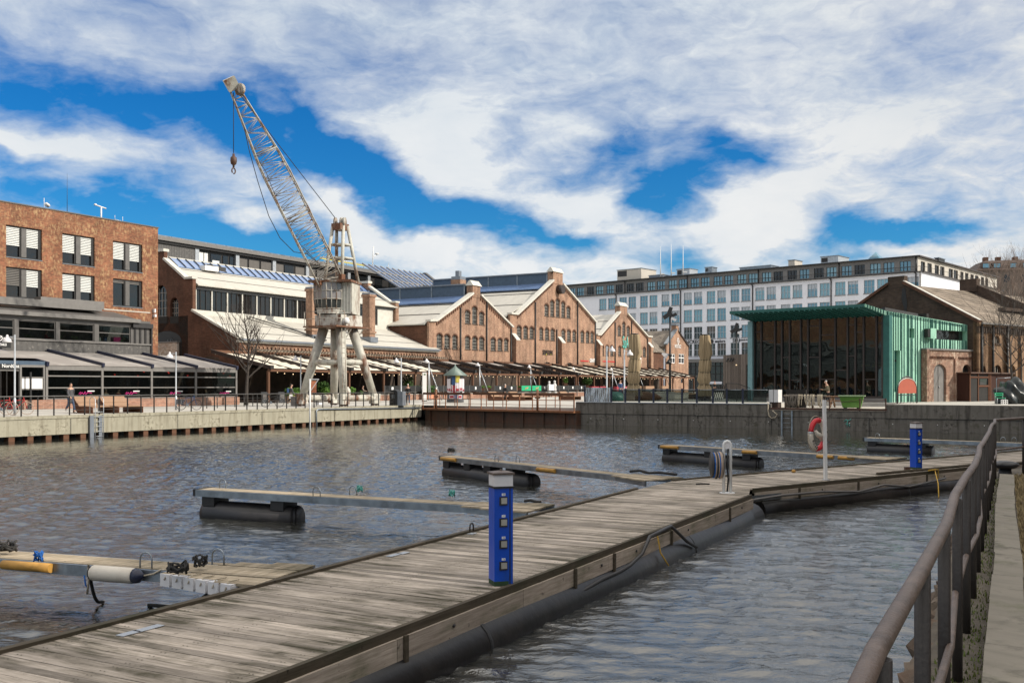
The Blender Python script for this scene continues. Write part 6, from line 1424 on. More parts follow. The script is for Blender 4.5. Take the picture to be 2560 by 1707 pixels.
# ------------------------------------------------------------------ brick annex
t = thing('brick_annex', 'low brick annex with whitewashed patches and an arched grey door', 'building', GR_+GD*s_j, dirang(GD)); A_ = lambda px: gs(px)-s_j
def az_(px,py): return gsz(px,py)[1]
xe = A_(2437); zt_ = az_(2370,877)
d0,d1 = A_(2323.5),A_(2355); dz1 = az_(2338,910); w0,w1 = A_(2395.5),A_(2416)
mb = MB(); mb.wall(rect(0,xe,1.45,zt_), [arch(d0,d1,1.5,dz1,.55), arch(w0,w1,3.2,az_(2405,911),.5)], .35, -.35); mb.box(-.02,0,-.35,.4,1.45,zt_); mb.build('wall', M['brick_annex'], t)
MB().box(-.1,xe+.1,-.5,.3,zt_,zt_+.12).build('coping', M['fascia'], t)
mb = MB()
for k in range(int(xe/.22)):
    if abs(k*.22-A_(2378)) > .25: mb.box(k*.22,k*.22+.11,-.44,-.351,az_(2370,898),az_(2370,892))
mb.build('dentil', M['brick_dark'], t)
MB().box(-.05,.25,-.5,-.36,1.45,zt_).box(A_(2374),A_(2382),-.47,-.36,1.45,az_(2378,897)).build('pilaster', M['brick_annex'], t)
o = MB().prism(arch(d0,d1,1.5,dz1,.55),-.18,-.14).build('door', M['fascia'], t); MB().box((d0+d1)/2-.02,(d0+d1)/2+.02,-.2,-.181,1.5,dz1-.1).build('door_joint', M['frame_dark'], o); MB().lathe([(0,0),(.06,0),(.06,.06),(0,.06)], ((d0+d1)/2+.12,-.18,2.75), 8, Matrix.Rotation(PI/2,3,'X')).build('handle', M['steel'], o)
MB().box(w0,w1,-.12,-.1,3.2,az_(2405,911)).build('arched_window', M['pane_dark'], t)
# ------------------------------------------------------------------ brick warehouse
WC = V3((36.4,78.0,0)); GV = V3((-.6,.8,0)); ze_ = 7.85; zp = 11.65; gl2 = 13.9
t = thing('brick_warehouse', 'old brick warehouse with blackened gable and worn slate roof', 'building', WC, dirang(GD))
LW = 24.0
def ws_(px): k = (px-CX)/F; return (k*WC.y-WC.x)/(GD.x-k*GD.y)
def wsz(px,py): s = ws_(px); return CZ+(HY-py)/F*(WC.y+GD.y*s)
wh = []
for px,ya,yb,w_ in ((2454,835,858,.85),(2493,839,858,.8)): wh.append(arch(ws_(px)-w_/2,ws_(px)+w_/2,wsz(px,yb),wsz(px,ya),.3))
for px in (2455,2494,2530): wh.append(arch(ws_(px)-.65,ws_(px)+.65,2.6,wsz(px,912),.6))
for k in range(3): wh.append(arch(13.5+3.4*k,14.6+3.4*k,2.6,4.4,.5))
mb = MB(); mb.wall(rect(0,LW,1.2,ze_), wh, .3); mb.build('side_wall', M['brick_ware'], t)
for h_ in wh:
    xs = [p[0] for p in h_]; zs_ = [p[1] for p in h_]; o = MB().box(min(xs),max(xs),.25,.27,min(zs_),max(zs_)).build('arched_window', M['pane_dark'], t); mb = MB(); c = (min(xs)+max(xs))/2
    for f in (.25,.5,.75): x = min(xs)+(max(xs)-min(xs))*f; mb.box(x-.025,x+.025,.18,.22,min(zs_),max(zs_)-.1)
    mb.build('glazing_bars', M['frame_iron'], o); MB().box(min(xs)-.1,max(xs)+.1,-.12,.05,min(zs_)-.14,min(zs_)).build('sill', M['brick_soot'], o)
mb = MB()
for px in (2441.5,2474,2512,2546): x = ws_(px); mb.box(x,x+.45,-.18,0,1.2,ze_-.9)
mb.box(0,LW,-.22,0,ze_-.35,ze_-.05); mb.build('pilaster', M['brick_ware'], t)
mb = MB()
for k in range(int(LW/.36)): mb.box(k*.36,k*.36+.18,-.2,0,ze_-.85,ze_-.36)
mb.build('dentil', M['brick_soot'], t)
for px in (2475,2511,2447): MB().tube([(ws_(px),-.26,1.2),(ws_(px),-.26,ze_-.2)], .09, 6).build('downpipe', M['frame_dark'], t)
gm = Matrix.Rotation(PI/2,4,'Z')
# gable: local y runs away along GV
mb = MB(); mb.add([(0,0,1.2),(0,gl2,1.2),(0,gl2,ze_),(0,gl2/2,zp),(0,0,ze_)],[(4,3,2,1,0)]); mb.box(-.02,.5,gl2/2-.75,gl2/2+.75,zp-.6,zp+.35); mb.build('gable_wall', M['brick_soot'], t)
mb = MB(); mb.beam((.1,-.2,ze_+.0),(.1,gl2/2-.7,zp-.22),.55,.22); mb.beam((.1,gl2/2+.7,zp-.22),(.1,gl2+.2,ze_),.55,.22); mb.build('coping', M['brick_dark'], t)
MB().beam((.1,-.25,ze_+.12),(.1,gl2/2-.7,zp-.08),.4,.06).build('lead_flashing', M['coping'], t)
mb = MB()
for y0,z0,y1,z1 in ((-.4,ze_-.05,gl2/2,zp-.25),(gl2+.4,ze_-.05,gl2/2,zp-.25)): mb.hexa([(.35,y0,z0-.12),(LW,y0,z0-.12),(LW,y1,z1-.12),(.35,y1,z1-.12)],[(.35,y0,z0),(LW,y0,z0),(LW,y1,z1),(.35,y1,z1)])
o = mb.build('roof', M['slate_old'], t)
MB().box(0,LW,-.55,-.4,ze_-.2,ze_-.08).build('gutter', M['fascia'], t)
mb = MB(); mb.hexa([(11.6,.9,ze_+.5),(12.0,.9,ze_+.5),(12.0,gl2/2-.3,zp-.5),(11.6,gl2/2-.3,zp-.5)],[(11.6,.9,ze_+1.6),(12.0,.9,ze_+1.6),(12.0,gl2/2-.3,zp+.5),(11.6,gl2/2-.3,zp+.5)]); mb.box(11.5,12.1,gl2/2-.8,gl2/2+.8,zp-.3,zp+.85); mb.box(8.2,12,1.9,2.5,ze_+1.35,ze_+1.62); mb.build('fire_wall', M['brick_soot'], t)  # long dark roof bar beside the wall stands for a raised part's shadow
MB().box(.3,LW-.1,.4,gl2,1.2,ze_-.3).build('core', M['brick_soot'], t)
cr = MB(); cr.add([(-.03,6.1,11.0),(-.03,6.35,10.9),(-.03,6.45,10.1),(-.03,6.2,9.3),(-.03,6.05,8.6),(-.03,5.9,9.6)],[(0,1,2,3,4,5)]); cr.build('soot_stain', M['black'], t)
# ------------------------------------------------------------------ brown shed, covered heap, crate
s = gp(2380,1007,1.63)
t = thing('brown_kiosk', 'dark red brown timber kiosk with wide shutter window beside the annex', 'kiosk', GR_+GD*(gs(2380))+V3((.53,-.85,0))*1.4, dirang(GD)); kx = 6.6; Kz = wsz(2440,926)-.25
MB().box(0,kx,0,1.2,1.5,Kz).build('wall', M['kiosk_wood'], t); MB().box(-.1,kx+.1,-.25,1.3,Kz,Kz+.1).build('roof', M['rust_dark'], t)
MB().box(.15,kx*.46,-.02,.01,1.55,Kz-.1).build('open_front', M['interior'], t)
mb = MB()
for x in (.1,kx*.2,kx*.44,kx*.48): mb.box(x-.06,x+.06,-.08,-.02,1.5,Kz)
mb.box(.1,kx*.46,-.08,-.02,Kz-.35,Kz-.22).box(kx*.2,kx*.46,-.08,-.02,2.75,2.88); mb.build('frame', M['bench_side'], t)
MB().box(kx*.24,kx*.42,-.05,-.03,2.9,Kz-.4).build('window', M['pane_dark'], t)
def lump(name, label, cat, p, size, seed, mat, spike=.25, sub=3, grp=None):
    rr = random.Random(seed); bm = bmesh.new(); bmesh.ops.create_icosphere(bm, subdivisions=sub, radius=1)
    ph = [rr.uniform(0,6) for _ in range(6)]
    for v in bm.verts:
        c = v.co.copy(); k = 1+spike*(math.sin(c.x*5+ph[0])*math.sin(c.y*4+ph[1])+.6*math.sin(c.z*7+ph[2]+c.x*6))*.6+rr.uniform(-.03,.03)*spike*3
        v.co = V3((c.x*k*size[0],c.y*k*size[1],max(c.z*k*size[2],-.4*size[2])+.4*size[2]))
    mb = MB(); mb.add([v.co.copy() for v in bm.verts],[[v.index for v in f.verts] for f in bm.faces], True); bm.free()
    o = mb.build(name, M[mat]); place(tag(o,label,cat,grp),p); return o
M['tarp'] = mplain('tarp', (.008,.012,.012), .3, var=.4, sc=3, bump=1., bs=5)
tp = dp(2520,1009,66.5); lump('tarp_heap', 'glossy black tarpaulin heaped over goods by the kiosk', 'tarpaulin', (tp.x+.25,tp.y,1.63), (1.0,.9,1.15), 5, 'tarp', .35, 4)
fr_ = thing('leaning_hoop', 'thin upright steel hoop leaning at the tarpaulin heap', 'hoop', (tp.x-1.2,tp.y-.9,1.63)); MB().tube([(0,0,0),(0,0,1.7),(.9,0,1.75)], .025, 5).build('tube', M['galv'], fr_)
ch = thing('green_chair', 'small green slatted chair before the black tarpaulin', 'chair', dp(2497,1009,65.6)); ch.location.z = 1.63
mb = MB(); mb.box(-.28,.28,-.04,0,.55,.63).box(-.28,.28,-.04,0,.68,.76); mb.build('backrest', M['green_cloth'], ch); MB().box(-.28,.28,-.35,-.05,.40,.44).build('seat', M['green_cloth'], ch)
for x in (-.25,.25):
    for y in (-.33,-.02): MB().tube([(x,y,0),(x,y,.42 if y<-.1 else .76)], .018, 5).build('leg', M['galv_light'], ch)
ct = thing('white_crate', 'little white lattice crate on the quay beside the tarpaulin', 'crate', dp(2511,1009,65.0)); ct.location.z = 1.63
mb = MB()
for z in (0,.13,.27): mb.box(-.17,.17,-.12,-.09,z,z+.035).box(-.17,.17,.09,.12,z,z+.035)
for x in (-.17,-.015,.14): mb.box(x,x+.03,-.125,-.085,.036,.27).box(x,x+.03,.085,.125,.036,.27)
mb.build('slats', M['white'], ct); MB().box(-.15,.15,-.085,.085,.0,.02).build('base', M['white'], ct)
# ------------------------------------------------------------------ arched sign on its frame
a_, b2 = dp(2243,1010,69.0), dp(2292,1010,70.2)
t = thing('arched_sign', 'red brown arched board held in a dark tubular frame by the green wall', 'sign', (a_.x,a_.y,1.6), dirang(b2-a_)); wd = (b2-a_).length; zt_ = CZ+(HY-941)/F*69.5-1.6; zb_ = CZ+(HY-983)/F*69.5-1.6
hw = wd/2; cz_ = zt_-hw
MB().tube([(0,0,0),(0,0,cz_)]+[(hw-hw*math.cos(k*PI/8),0,cz_+hw*math.sin(k*PI/8)) for k in range(1,8)]+[(wd,0,cz_),(wd,0,0)], .05, 6).tube([(0,0,zb_-.12),(wd,0,zb_-.12)], .03, 6).build('frame', M['dark_metal'], t)
mb = MB()
for k in range(1,6): mb.tube([(wd*k/6,0,0),(wd*k/6,0,zb_-.12)], .016, 5)
mb.build('bars', M['dark_metal'], t)
pa = arch(.1,wd-.1,zb_,zt_-.12,hw*.5,9); MB().prism(pa,-.03,.03).build('board', M['arch_red'], t)
pb_ = arch(.1,wd-.1,zb_,zt_-.12,hw*.5,9); n_ = len(pb_); mb = MB(); mb.tube([(x,-.035,z) for x,z in pb_[2:]], .03, 5); mb.build('board_rim', M['coping'], t)
# ------------------------------------------------------------------ timber shed left of the green building
sa, sb = dp(1810,1000,92.), dp(1872,1000,88.)
t = thing('timber_shed', 'tall shed of grey vertical boards at the left of the green building', 'shed', (sa.x,sa.y,0), dirang(sb-sa)); wd = (sb-sa).length+1.2; zt_ = CZ+(HY-887)/F*91
mb = MB(); rr = random.Random(6); x = 0
while x < wd:
    w_ = rr.choice((.12,.16,.2)); y = rr.uniform(0,.04)
    if not (wd*.72 < x+w_/2 < wd*1.0 ): mb.box(x,min(x+w_-.01,wd),-.05-y,-.0,1.2,zt_)
    else: mb.box(x,min(x+w_-.01,wd),-.05-y,0,CZ+(HY-913)/F*90,zt_)
    x += w_
mb.build('boards', M['timber_grey'], t); MB().box(.05,wd,.02,4,1.2,zt_-.05).build('core', M['interior'], t)
for x in (.95,1.5,1.85): MB().tube([(x,-.25,zt_-.45),(x,-.12,zt_-.35)], .09, 6).lathe([(.05,0),(.11,-.14),(0,-.15)], (x,-.28,zt_-.5), 8).build('spotlight', M['dark_metal'], t)
MB().lathe([(0,0),(.06,.03),(.06,.08),(0,.1)], (2.35,-.12,zt_-1.0), 8).build('bulb', M['bulb'], t)
# ------------------------------------------------------------------ harbour crane
A0 = V3((gp(859,1013,1.245).x*.985, gp(859,1013,1.245).y*.985,0))
uA_, vA_ = uv_of(A0); vA_ = 1.5
k = (859-CX)/F; uA_ = fu(859,vA_)
t = thing('harbour_crane', 'old cream harbour crane with rusty glazed cab and lattice jib on four splayed legs', 'crane', L(uA_,vA_,1.245), UA)
def cl(px,py,Y):    # picture point at depth Y in the crane's own frame
    p = dp(px,py,Y); u,v = uv_of(p); return V3((u-uA_,v-vA_,p.z-1.245))
YC = L(uA_+1.8,vA_+2.0).y
zp = CZ+(HY-821)/F*YC-1.245
feet = [(0,0),(3.9,0),(0,4.2),(3.9,4.2)]
tops = [(1.1,1.2),(2.55,1.2),(1.1,2.9),(2.55,2.9)]
for (a,b_),(c,d) in zip(feet,tops):
    MB().tube([(a,b_,.55),(c,d,zp)], [.29,.40], 14).build('leg', M['crane_clean'], t)
for x in (0,3.9):
    pass
for y in (0,4.2):
    MB().tube([(-.1,y,.62),(4.0,y,.62)], .24, 12).build('sill_tube', M['crane_clean'], t)
    for x in (0,3.9):
        o = MB().box(x-.42,x+.42,y-.26,y+.26,.16,.95).build('bogie', M['crane'], t)
        for dx in (-.22,.22): MB().lathe([(.16,-.08),(.16,.08)], (x+dx,y,.16), 12, Matrix.Rotation(PI/2,3,'X')).build('wheel', M['rust_dark'], o)
def legpt(i,z):
    a,b_ = feet[i]; c,d = tops[i]; f = (z-.55)/(zp-.55); return V3((a+(c-a)*f,b_+(d-b_)*f,z))
zt_ = zp*.56
for i,j in ((0,1),(2,3),(0,2),(1,3)): MB().tube([legpt(i,zt_),legpt(j,zt_)], .21, 12).build('tie_tube', M['crane_clean'], t)
cx,cy = 1.82,2.05
MB().box(cx-2.3,cx+2.0,cy-1.75,cy+1.6,zp,zp+.12).build('platform', M['crane_roof'], t)
zk = zp+.12
MB().box(cx-1.25,cx+1.35,cy-1.35,cy+1.3,zk,zk+.9).build('base_ring_box', M['crane'], t)
mb = MB()
for x,y in ((cx-2.2,cy-1.7),(cx-2.2,cy+.0),(cx-2.2,cy+1.55),(cx-1.3,cy-1.7)): mb.tube([(x,y,zk),(x,y,zk+1.1)], .03, 5)
for z in (.55,1.1): mb.tube([(cx-1.3,cy-1.7,zk+z),(cx-2.2,cy-1.7,zk+z),(cx-2.2,cy+1.55,zk+z)], .025, 5)
mb.build('guard_rail', M['crane_lattice'], t)
for c,d in ((1.1,1.2),(2.55,1.2),(2.55,2.9)): MB().beam((c+.5,d-.7,zp-.05),(c+.05,d-.1,zp-1.3),.08,.08).build('gusset', M['crane_clean'], t)
MB().lathe([(.0,0),(.28,.0),(.28,.3),(.16,.5),(0,.52)], (cx-.9,cy-1.55,zk+.15), 12).build('floodlight', M['white_paint'], t)
mb = MB().tube([(-.5,-.3,.5),(cx-1.5,cy-1.6,zp)], .03, 5).tube([(-.1,-.3,.5),(cx-1.1,cy-1.6,zp)], .03, 5)
for k in range(14): f = k/14.; mb.tube([V3((-.5,-.3,.5)).lerp(V3((cx-1.5,cy-1.6,zp)),f), V3((-.1,-.3,.5)).lerp(V3((cx-1.1,cy-1.6,zp)),f)], .02, 4)
mb.build('ladder', M['crane_lattice'], t)
# rotating house; turned so that the jib swings out over the basin
zh = zk+.98; Hh = 2.75
jd = V3((-.72,-.69,0)).normalized()     # in the crane frame: towards the camera side and left
MB().lathe([(.95,0),(.95,.12)], (cx,cy,zk+.9), 20).build('slew_ring', M['black'], t)
HM = Matrix.Translation(V3((cx,cy,zh))) @ Matrix.Rotation(R(-8)-UA,4,'Z')  # local -y looks to the camera
def hb(): return MB()
hs_ = MB(); hs_.box(.45,1.45,-1.0,1.2,0,Hh-.25); hs_.xf(HM); hs_.build('machine_house', M['crane_clean'], t)
mb = MB(); n = 12; rr_ = 1.35; pr = []
def cabring(z, r): return [(-.45+r*math.cos(PI*(.12+1.76*k/n)-PI/2-PI*.0)*1.0 if False else -.45+r*math.cos(R(-190)+R(200)*k/n), -.15+r*math.sin(R(-190)+R(200)*k/n)*1.0, z) for k in range(n+1)]
lv = [(0,1.25),(.42,1.3),(1.15,1.4),(1.8,1.4),(Hh-.28,1.4)]
mat = ['crane','pane_cab','pane_cab2','pane_cab2']
M['pane_cab'] = mglass('pane_cab', body=.85, base=(.05,.055,.05), ior=1.5, rough=.05); M['pane_cab2'] = mglass('pane_cab2', body=.9, base=(.28,.26,.25), ior=1.6, rough=.08)
for i in range(4):
    a = cabring(*lv[i]); b_ = cabring(*lv[i+1]); mb = MB()
    for k in range(n): mb.add([a[k],a[k+1],b_[k+1],b_[k]],[(0,1,2,3)])
    mb.xf(HM); mb.build('cab_skirt' if i == 0 else 'cab_window', M[mat[i]], t)
mb = MB()
for i,(z,r) in enumerate(lv[1:]): mb.tube([V3(p) for p in cabring(z,r+.01)], .045, 5)
for k in range(n+1): mb.tube([V3(cabring(z,r+.01)[k]) for z,r in lv[1:]], .04, 5)
mb.xf(HM); mb.build('cab_glazing_bars', M['crane_lattice'], t)
mb = MB(); mb.box(-1.9,1.55,-1.6,1.3,Hh-.3,Hh-.12); mb.xf(HM); mb.build('house_roof', M['crane_roof'], t)
mb = MB(); mb.box(-1.6,.4,-1.0,1.2,.0,Hh-.35); mb.xf(HM); mb.build('cab_core', M['interior'], t)
mb = MB()
for x in (.6,.85,1.1,1.35): mb.box(x-.03,x+.03,-1.04,-1.0,.1,Hh-.35)
mb.box(.4,1.5,-1.06,-1.0,.0,.12); mb.xf(HM); mb.build('house_rib', M['crane'], t)
# A-frame (four inclined tubes carrying the sheaves)
zr0 = zh+Hh-.12
top = cl(847,556,YC); apex = []
def HP(x,y,z): return HM @ V3((x,y,z))
zap = CZ+(HY-552)/F*YC-1.245
legs4 = [((-.9,-.6),(-.35,-.2)),((-.4,.9),(-.2,.25)),((.55,-.7),(.5,-.2)),((1.45,.7),(.7,.25))]
mb_ = []
def AP(i,f):
    (a,b_),(c,d) = legs4[i]; z0 = Hh-.15; z1 = zap-zh-.4; return HP(a+(c-a)*f,b_+(d-b_)*f,z0+(z1-z0)*f)
for i in range(4): MB().tube([AP(i,0),AP(i,1)], .14, 10).build('mast_leg', M['crane_clean'], t)
for f in (.42,.66):
    for i,j in ((0,2),(1,3),(0,1),(2,3)):
        MB().tube([AP(i,f),AP(j,f)], .10, 8).build('mast_tie', M['crane_clean'], t)
mb = MB(); a = AP(0,1); b_ = AP(3,1); c = (a+b_)/2; mb.box(c.x-.55,c.x+.55,c.y-.45,c.y+.45,c.z-.35,c.z+.15); mb.build('mast_head', M['crane_roof'], t)
for dx in (-.35,.15,.4):
    p = HP(.15+dx,0,zap-zh-.15); MB().lathe([(.1,-.05),(.42,-.06),(.36,0),(.42,.06),(.1,.05)], p, 16, Matrix.Rotation(PI/2,3,'Y').to_3x3() if False else (Matrix.Rotation(R(-8)-UA,3,'Z') @ Matrix.Rotation(PI/2,3,'Y'))).build('sheave', M['crane_lattice'], t)
# lattice jib: a long tapered truss
YT = YC-7.5
j0L = cl(797,706,YC-1.4); j0R = cl(855,702,YC-.8); tipc = cl(587,225,YT)
base = (j0L+j0R)/2; ax = (tipc-base).normalized(); side = (j0R-j0L); side = (side-ax*side.dot(ax)).normalized(); upv = side.cross(ax).normalized()
JL = (tipc-base).length; N = 26
def jw(f):  # half width and half depth along the jib
    w_ = .95 if f < .62 else .95-(f-.62)/.38*.62
    d_ = .12+.62*min(1,f/.16) if f < .62 else .74-(f-.62)/.38*.46
    return w_, d_
def jp(f,sx,sy): w_,d_ = jw(f); return base+ax*(JL*f)+side*(sx*w_)+upv*(sy*d_)
mb = MB()
for sx in (-1,1):
    for sy in (-1,1): mb.tube([jp(k/12.,sx,sy) for k in range(13)], .055, 6)
for k in range(N):
    f0,f1 = k/float(N),(k+1)/float(N); r = .024
    for sx in (-1,1): mb.tube([jp(f0,sx,-1),jp(f1,sx,1)] if k%2 else [jp(f0,sx,1),jp(f1,sx,-1)], r, 4); mb.tube([jp(f1,sx,-1),jp(f1,sx,1)], r, 4)
    for sy in (-1,1): mb.tube([jp(f0,-1,sy),jp(f1,1,sy)] if k%2 else [jp(f0,1,sy),jp(f1,-1,sy)], r, 4); mb.tube([jp(f1,-1,sy),jp(f1,1,sy)], r, 4)
for f in (.36,.70):
    for sy in (-1,1): mb.tube([jp(f,-1,sy),jp(f,1,sy)], .06, 5)
    for sx in (-1,1): mb.tube([jp(f,sx,-1),jp(f,sx,1)], .06, 5)
mb.build('jib', M['crane_lattice'], t)
tipe = cl(571,196,YT-.5)
mb = MB(); mb.hexa([tipc+side*s_+upv*d_ for s_,d_ in ((-.42,-.42),(.42,-.42),(.42,.42),(-.42,.42))],[tipe+side*s_+upv*d_ for s_,d_ in ((-.42,-.5),(.42,-.5),(.42,.5),(-.42,.5))]); o = mb.build('jib_head', M['crane_clean'], t)
p = tipc+upv*.6-ax*.1+side*.3; RS = Matrix((side,upv,ax)).transposed() if False else Matrix.Rotation(PI/2,3,'Y')
MB().lathe([(.12,-.07),(.45,-.08),(.38,0),(.45,.08),(.12,.07)], p, 16, RS).build('head_sheave', M['crane_lattice'], t)
# pivots
for sx in (-1,1): q_ = jp(0,sx,0); MB().box(q_.x-.22,q_.x+.22,q_.y-.22,q_.y+.22,zr0-1.245*0-.05,q_.z+.15).build('jib_pivot', M['crane_roof'], t)
# ropes
hk = cl(583,400,YT); tp = cl(584,232,YT)
MB().tube([tp, V3((tp.x,tp.y,cl(583,383,YT).z))], .028, 5).build('hoist_rope', M['rope_dark'], t)
za, zb_, zc_ = cl(583,384,YT).z, cl(583,410,YT).z, cl(583,432,YT).z
MB().lathe([(0,0),(.08,-.02),(.1,-.2),(.22,-.3),(.24,-.55),(.2,-.75),(.08,-.85),(.07,-1.0),(.0,-1.02)], (tp.x,tp.y,za), 12).build('hook_weight', M['rust_dark'], t)
MB().tube([(tp.x+.17*math.sin(a),tp.y,za-1.25-.2*math.cos(a)) for a in [i*.35 for i in range(17)]], .05, 6).tube([(tp.x,tp.y,za-1.0),(tp.x,tp.y,za-1.08)], .05, 6).build('hook', M['rust_dark'], t)
AX = cl(838,545,YC)
MB().tube([tipc+upv*.95+ax*.1, AX], .03, 5).build('luffing_rope', M['rope_dark'], t)
def sag(p,q_,pts,r,name):
    MB().tube([p]+pts+[q_], r, 5).build(name, M['rope_dark'], t)
sag(jp(.93,-1,-1), cl(800,662,YC), [cl(604,290,YT+.3),cl(624,380,YT+.8),cl(645,455,YT+1.6),cl(672,540,YT+2.6),cl(700,595,YT+3.6),cl(735,630,YT+5),cl(768,635,YT+6.3)], .03, 'slack_rope')
sag(jp(.72,-1,-1), cl(800,662,YC), [cl(665,430,YT+2),cl(700,520,YT+3.3),cl(740,600,YT+5)], .022, 'slack_rope')
# notice and wraps on the left leg
p = legpt(2,zp*.42) if False else legpt(0,zp*.45)
# ------------------------------------------------------------------ people
def skin(name, verts, edges, rad, mat, parent=None, root=0, sub=1):
    me = bpy.data.meshes.new(name); me.from_pydata([tuple(v) for v in verts], edges, []); me.update(); me.materials.append(M[mat])
    o = bpy.data.objects.new(name, me); COL.objects.link(o)
    if parent: o.parent = parent
    md = o.modifiers.new('skin', 'SKIN'); md.use_smooth_shade = True
    sv = me.skin_vertices[0].data
    for i, r in enumerate(rad):
        rr_ = r if isinstance(r, tuple) else (r, r); sv[i].radius = rr_; sv[i].use_root = (i == root)
    if sub: s = o.modifiers.new('sub', 'SUBSURF'); s.levels = sub; s.render_levels = sub
    return o
POSES = {
 'walk': dict(hip=.93, kn=((.16,.52),(-.02,.50)), an=((.30,.09),(-.33,.16)), el=((-.14,1.14),(.12,1.13)), wr=((-.08,.90),(.26,.95)), lean=.03),
 'stand': dict(hip=.93, kn=((.02,.5),(.0,.5)), an=((.0,.08),(-.03,.08)), el=((-.03,1.13),(.02,1.13)), wr=((.12,.93),(.16,.94)), lean=.0),
 'phone': dict(hip=.93, kn=((.13,.5),(-.04,.5)), an=((.2,.08),(-.26,.13)), el=((.02,1.13),(.05,1.12)), wr=((.28,1.14),(.3,1.15)), lean=.10),
 'sit': dict(hip=.5, kn=((.42,.52),(.42,.52)), an=((.44,.08),(.38,.08)), el=((.08,.74),(.1,.74)), wr=((.34,.72),(.36,.73)), lean=.06)}
def person(label, loc, yaw, pose, top, legs, hair, shoes='black', coat=False, hat=None, extra=None, scale=1.0, group=None):
    P_ = POSES[pose]; h = P_['hip']; ln = P_['lean']; b = h-.93
    v = [(0,0,h),(ln*.3,0,1.12+b),(ln*.7,0,1.32+b),(ln,0,1.44+b),(ln*1.2,0,1.50+b),(ln*1.4+.01,0,1.57+b),(ln*1.6+.03,0,1.655+b),(ln*1.6+.01,0,1.74+b),(ln*1.6+.125,0,1.645+b)]
    r = [(.145,.11),(.13,.1),(.16,.11),(.12,.08),.055,.07,.085,.06,.016]
    e = [(0,1),(1,2),(2,3),(3,4),(4,5),(5,6),(6,7),(6,8)]
    idx = {}
    for s,sy in ((0,1),(1,-1)):
        ex,ez = P_['el'][s]; wx,wz_ = P_['wr'][s]
        n = len(v); v += [(ln,sy*.165,1.40+b),(ex+ln,sy*.235,ez),(wx+ln,sy*.19,wz_)]; r += [.062,.045,.033]; e += [(3,n),(n,n+1),(n+1,n+2)]
        d = V3(v[n+2])-V3(v[n+1]); d.normalize(); pc = V3(v[n+2])+d*.07; m0 = len(v); v.append(tuple(pc)); r.append((.036,.018)); e.append((n+2,m0))
        side = V3((0,1,0)); up = d.cross(side)
        for f,(o_,l_) in enumerate(((-.03,.055),(-.01,.07),(.01,.066),(.03,.05))):
            m = len(v); q = pc+side*o_+d*.035; v += [tuple(q), tuple(q+d*l_*.6+up*.012), tuple(q+d*l_+up*.03)]; r += [.0095,.009,.007]; e += [(m0,m),(m,m+1),(m+1,m+2)]
        m = len(v); q = V3(v[n+2])+d*.03+side*(-sy*.03); v += [tuple(q), tuple(q+d*.05+side*(-sy*.02))]; r += [.011,.009]; e += [(m0,m),(m,m+1)]
        kx,kz = P_['kn'][s]; ax_,az_ = P_['an'][s]
        n = len(v); v += [(0,sy*.09,h-.05),(kx,sy*.10,kz),(ax_,sy*.10,az_),(ax_+.13,sy*.11,max(.035,az_-.06))]; r += [.088,.06,.042,(.035,.028)]; e += [(0,n),(n,n+1),(n+1,n+2),(n+2,n+3)]
        idx[s] = (n, n+1, n+2, n+3)
    o = skin('person', v, e, r, 'skin'); place(tag(o, label, 'person', group), loc, yaw); o.scale = (scale,)*3
    # clothes as children
    tv = [(0,0,h+(-.06 if not coat else .0)),(ln*.3,0,1.12+b),(ln*.7,0,1.32+b),(ln,0,1.45+b)]; tr = [(.172,.135),(.158,.128),(.185,.138),(.13,.10)]; te = [(0,1),(1,2),(2,3)]
    if coat: tv = [(-.02,0,h-.42)]+tv; tr = [(.2,.15)]+tr; te = [(0,1),(1,2),(2,3),(3,4)]
    sh = len(tv)-1
    for s,sy in ((0,1),(1,-1)):
        ex,ez = P_['el'][s]; wx,wz_ = P_['wr'][s]; n = len(tv)
        tv += [(ln,sy*.17,1.405+b),(ex+ln,sy*.24,ez),(wx+ln,sy*.192,wz_)]; tr += [.08,.064,.05]; te += [(sh,n),(n,n+1),(n+1,n+2)]
    skin('jacket', tv, te, tr, top, o)
    lv = [(0,0,h+.03)]; lr = [(.152,.118)]; le = []
    for s,sy in ((0,1),(1,-1)):
        kx,kz = P_['kn'][s]; ax_,az_ = P_['an'][s]; n = len(lv); lv += [(0,sy*.09,h-.07),(kx,sy*.10,kz),(ax_,sy*.10,az_+.03)]; lr += [.1,.075,.058]; le += [(0,n),(n,n+1),(n+1,n+2)]
    skin('trousers', lv, le, lr, legs, o)
    for s,sy in ((0,1),(1,-1)):
        ax_,az_ = P_['an'][s]; skin('shoe', [(ax_-.03,sy*.105,max(.045,az_-.03)),(ax_+.06,sy*.105,max(.04,az_-.045)),(ax_+.17,sy*.11,max(.033,az_-.07))], [(0,1),(1,2)], [.05,.045,.035], shoes, o)
    hx = ln*1.6
    skin('hair' if not hat else 'cap', [(hx-.04,0,1.66+b),(hx-.005,0,1.745+b),(hx+.07,0,1.745+b)], [(0,1),(1,2)], [.078,.075,.035], hat or hair, o)
    if extra == 'backpack': MB().box(-.33,-.14,-.15,.15,1.02+b,1.42+b).build('backpack', M['cloth_blue'], o)
    if extra == 'bags':
        for sy in (1,-1): MB().hexa([(-.16,sy*.26-.05,.52),(.16,sy*.26-.05,.52),(.16,sy*.26+.05,.52),(-.16,sy*.26+.05,.52)],[(-.13,sy*.26-.02,.86),(.13,sy*.26-.02,.86),(.13,sy*.26+.02,.86),(-.13,sy*.26+.02,.86)]).build('shopping_bag', M['cloth_white'], o)
    return o
def gq(px, py, z=1.245): return gp(px, py, z)
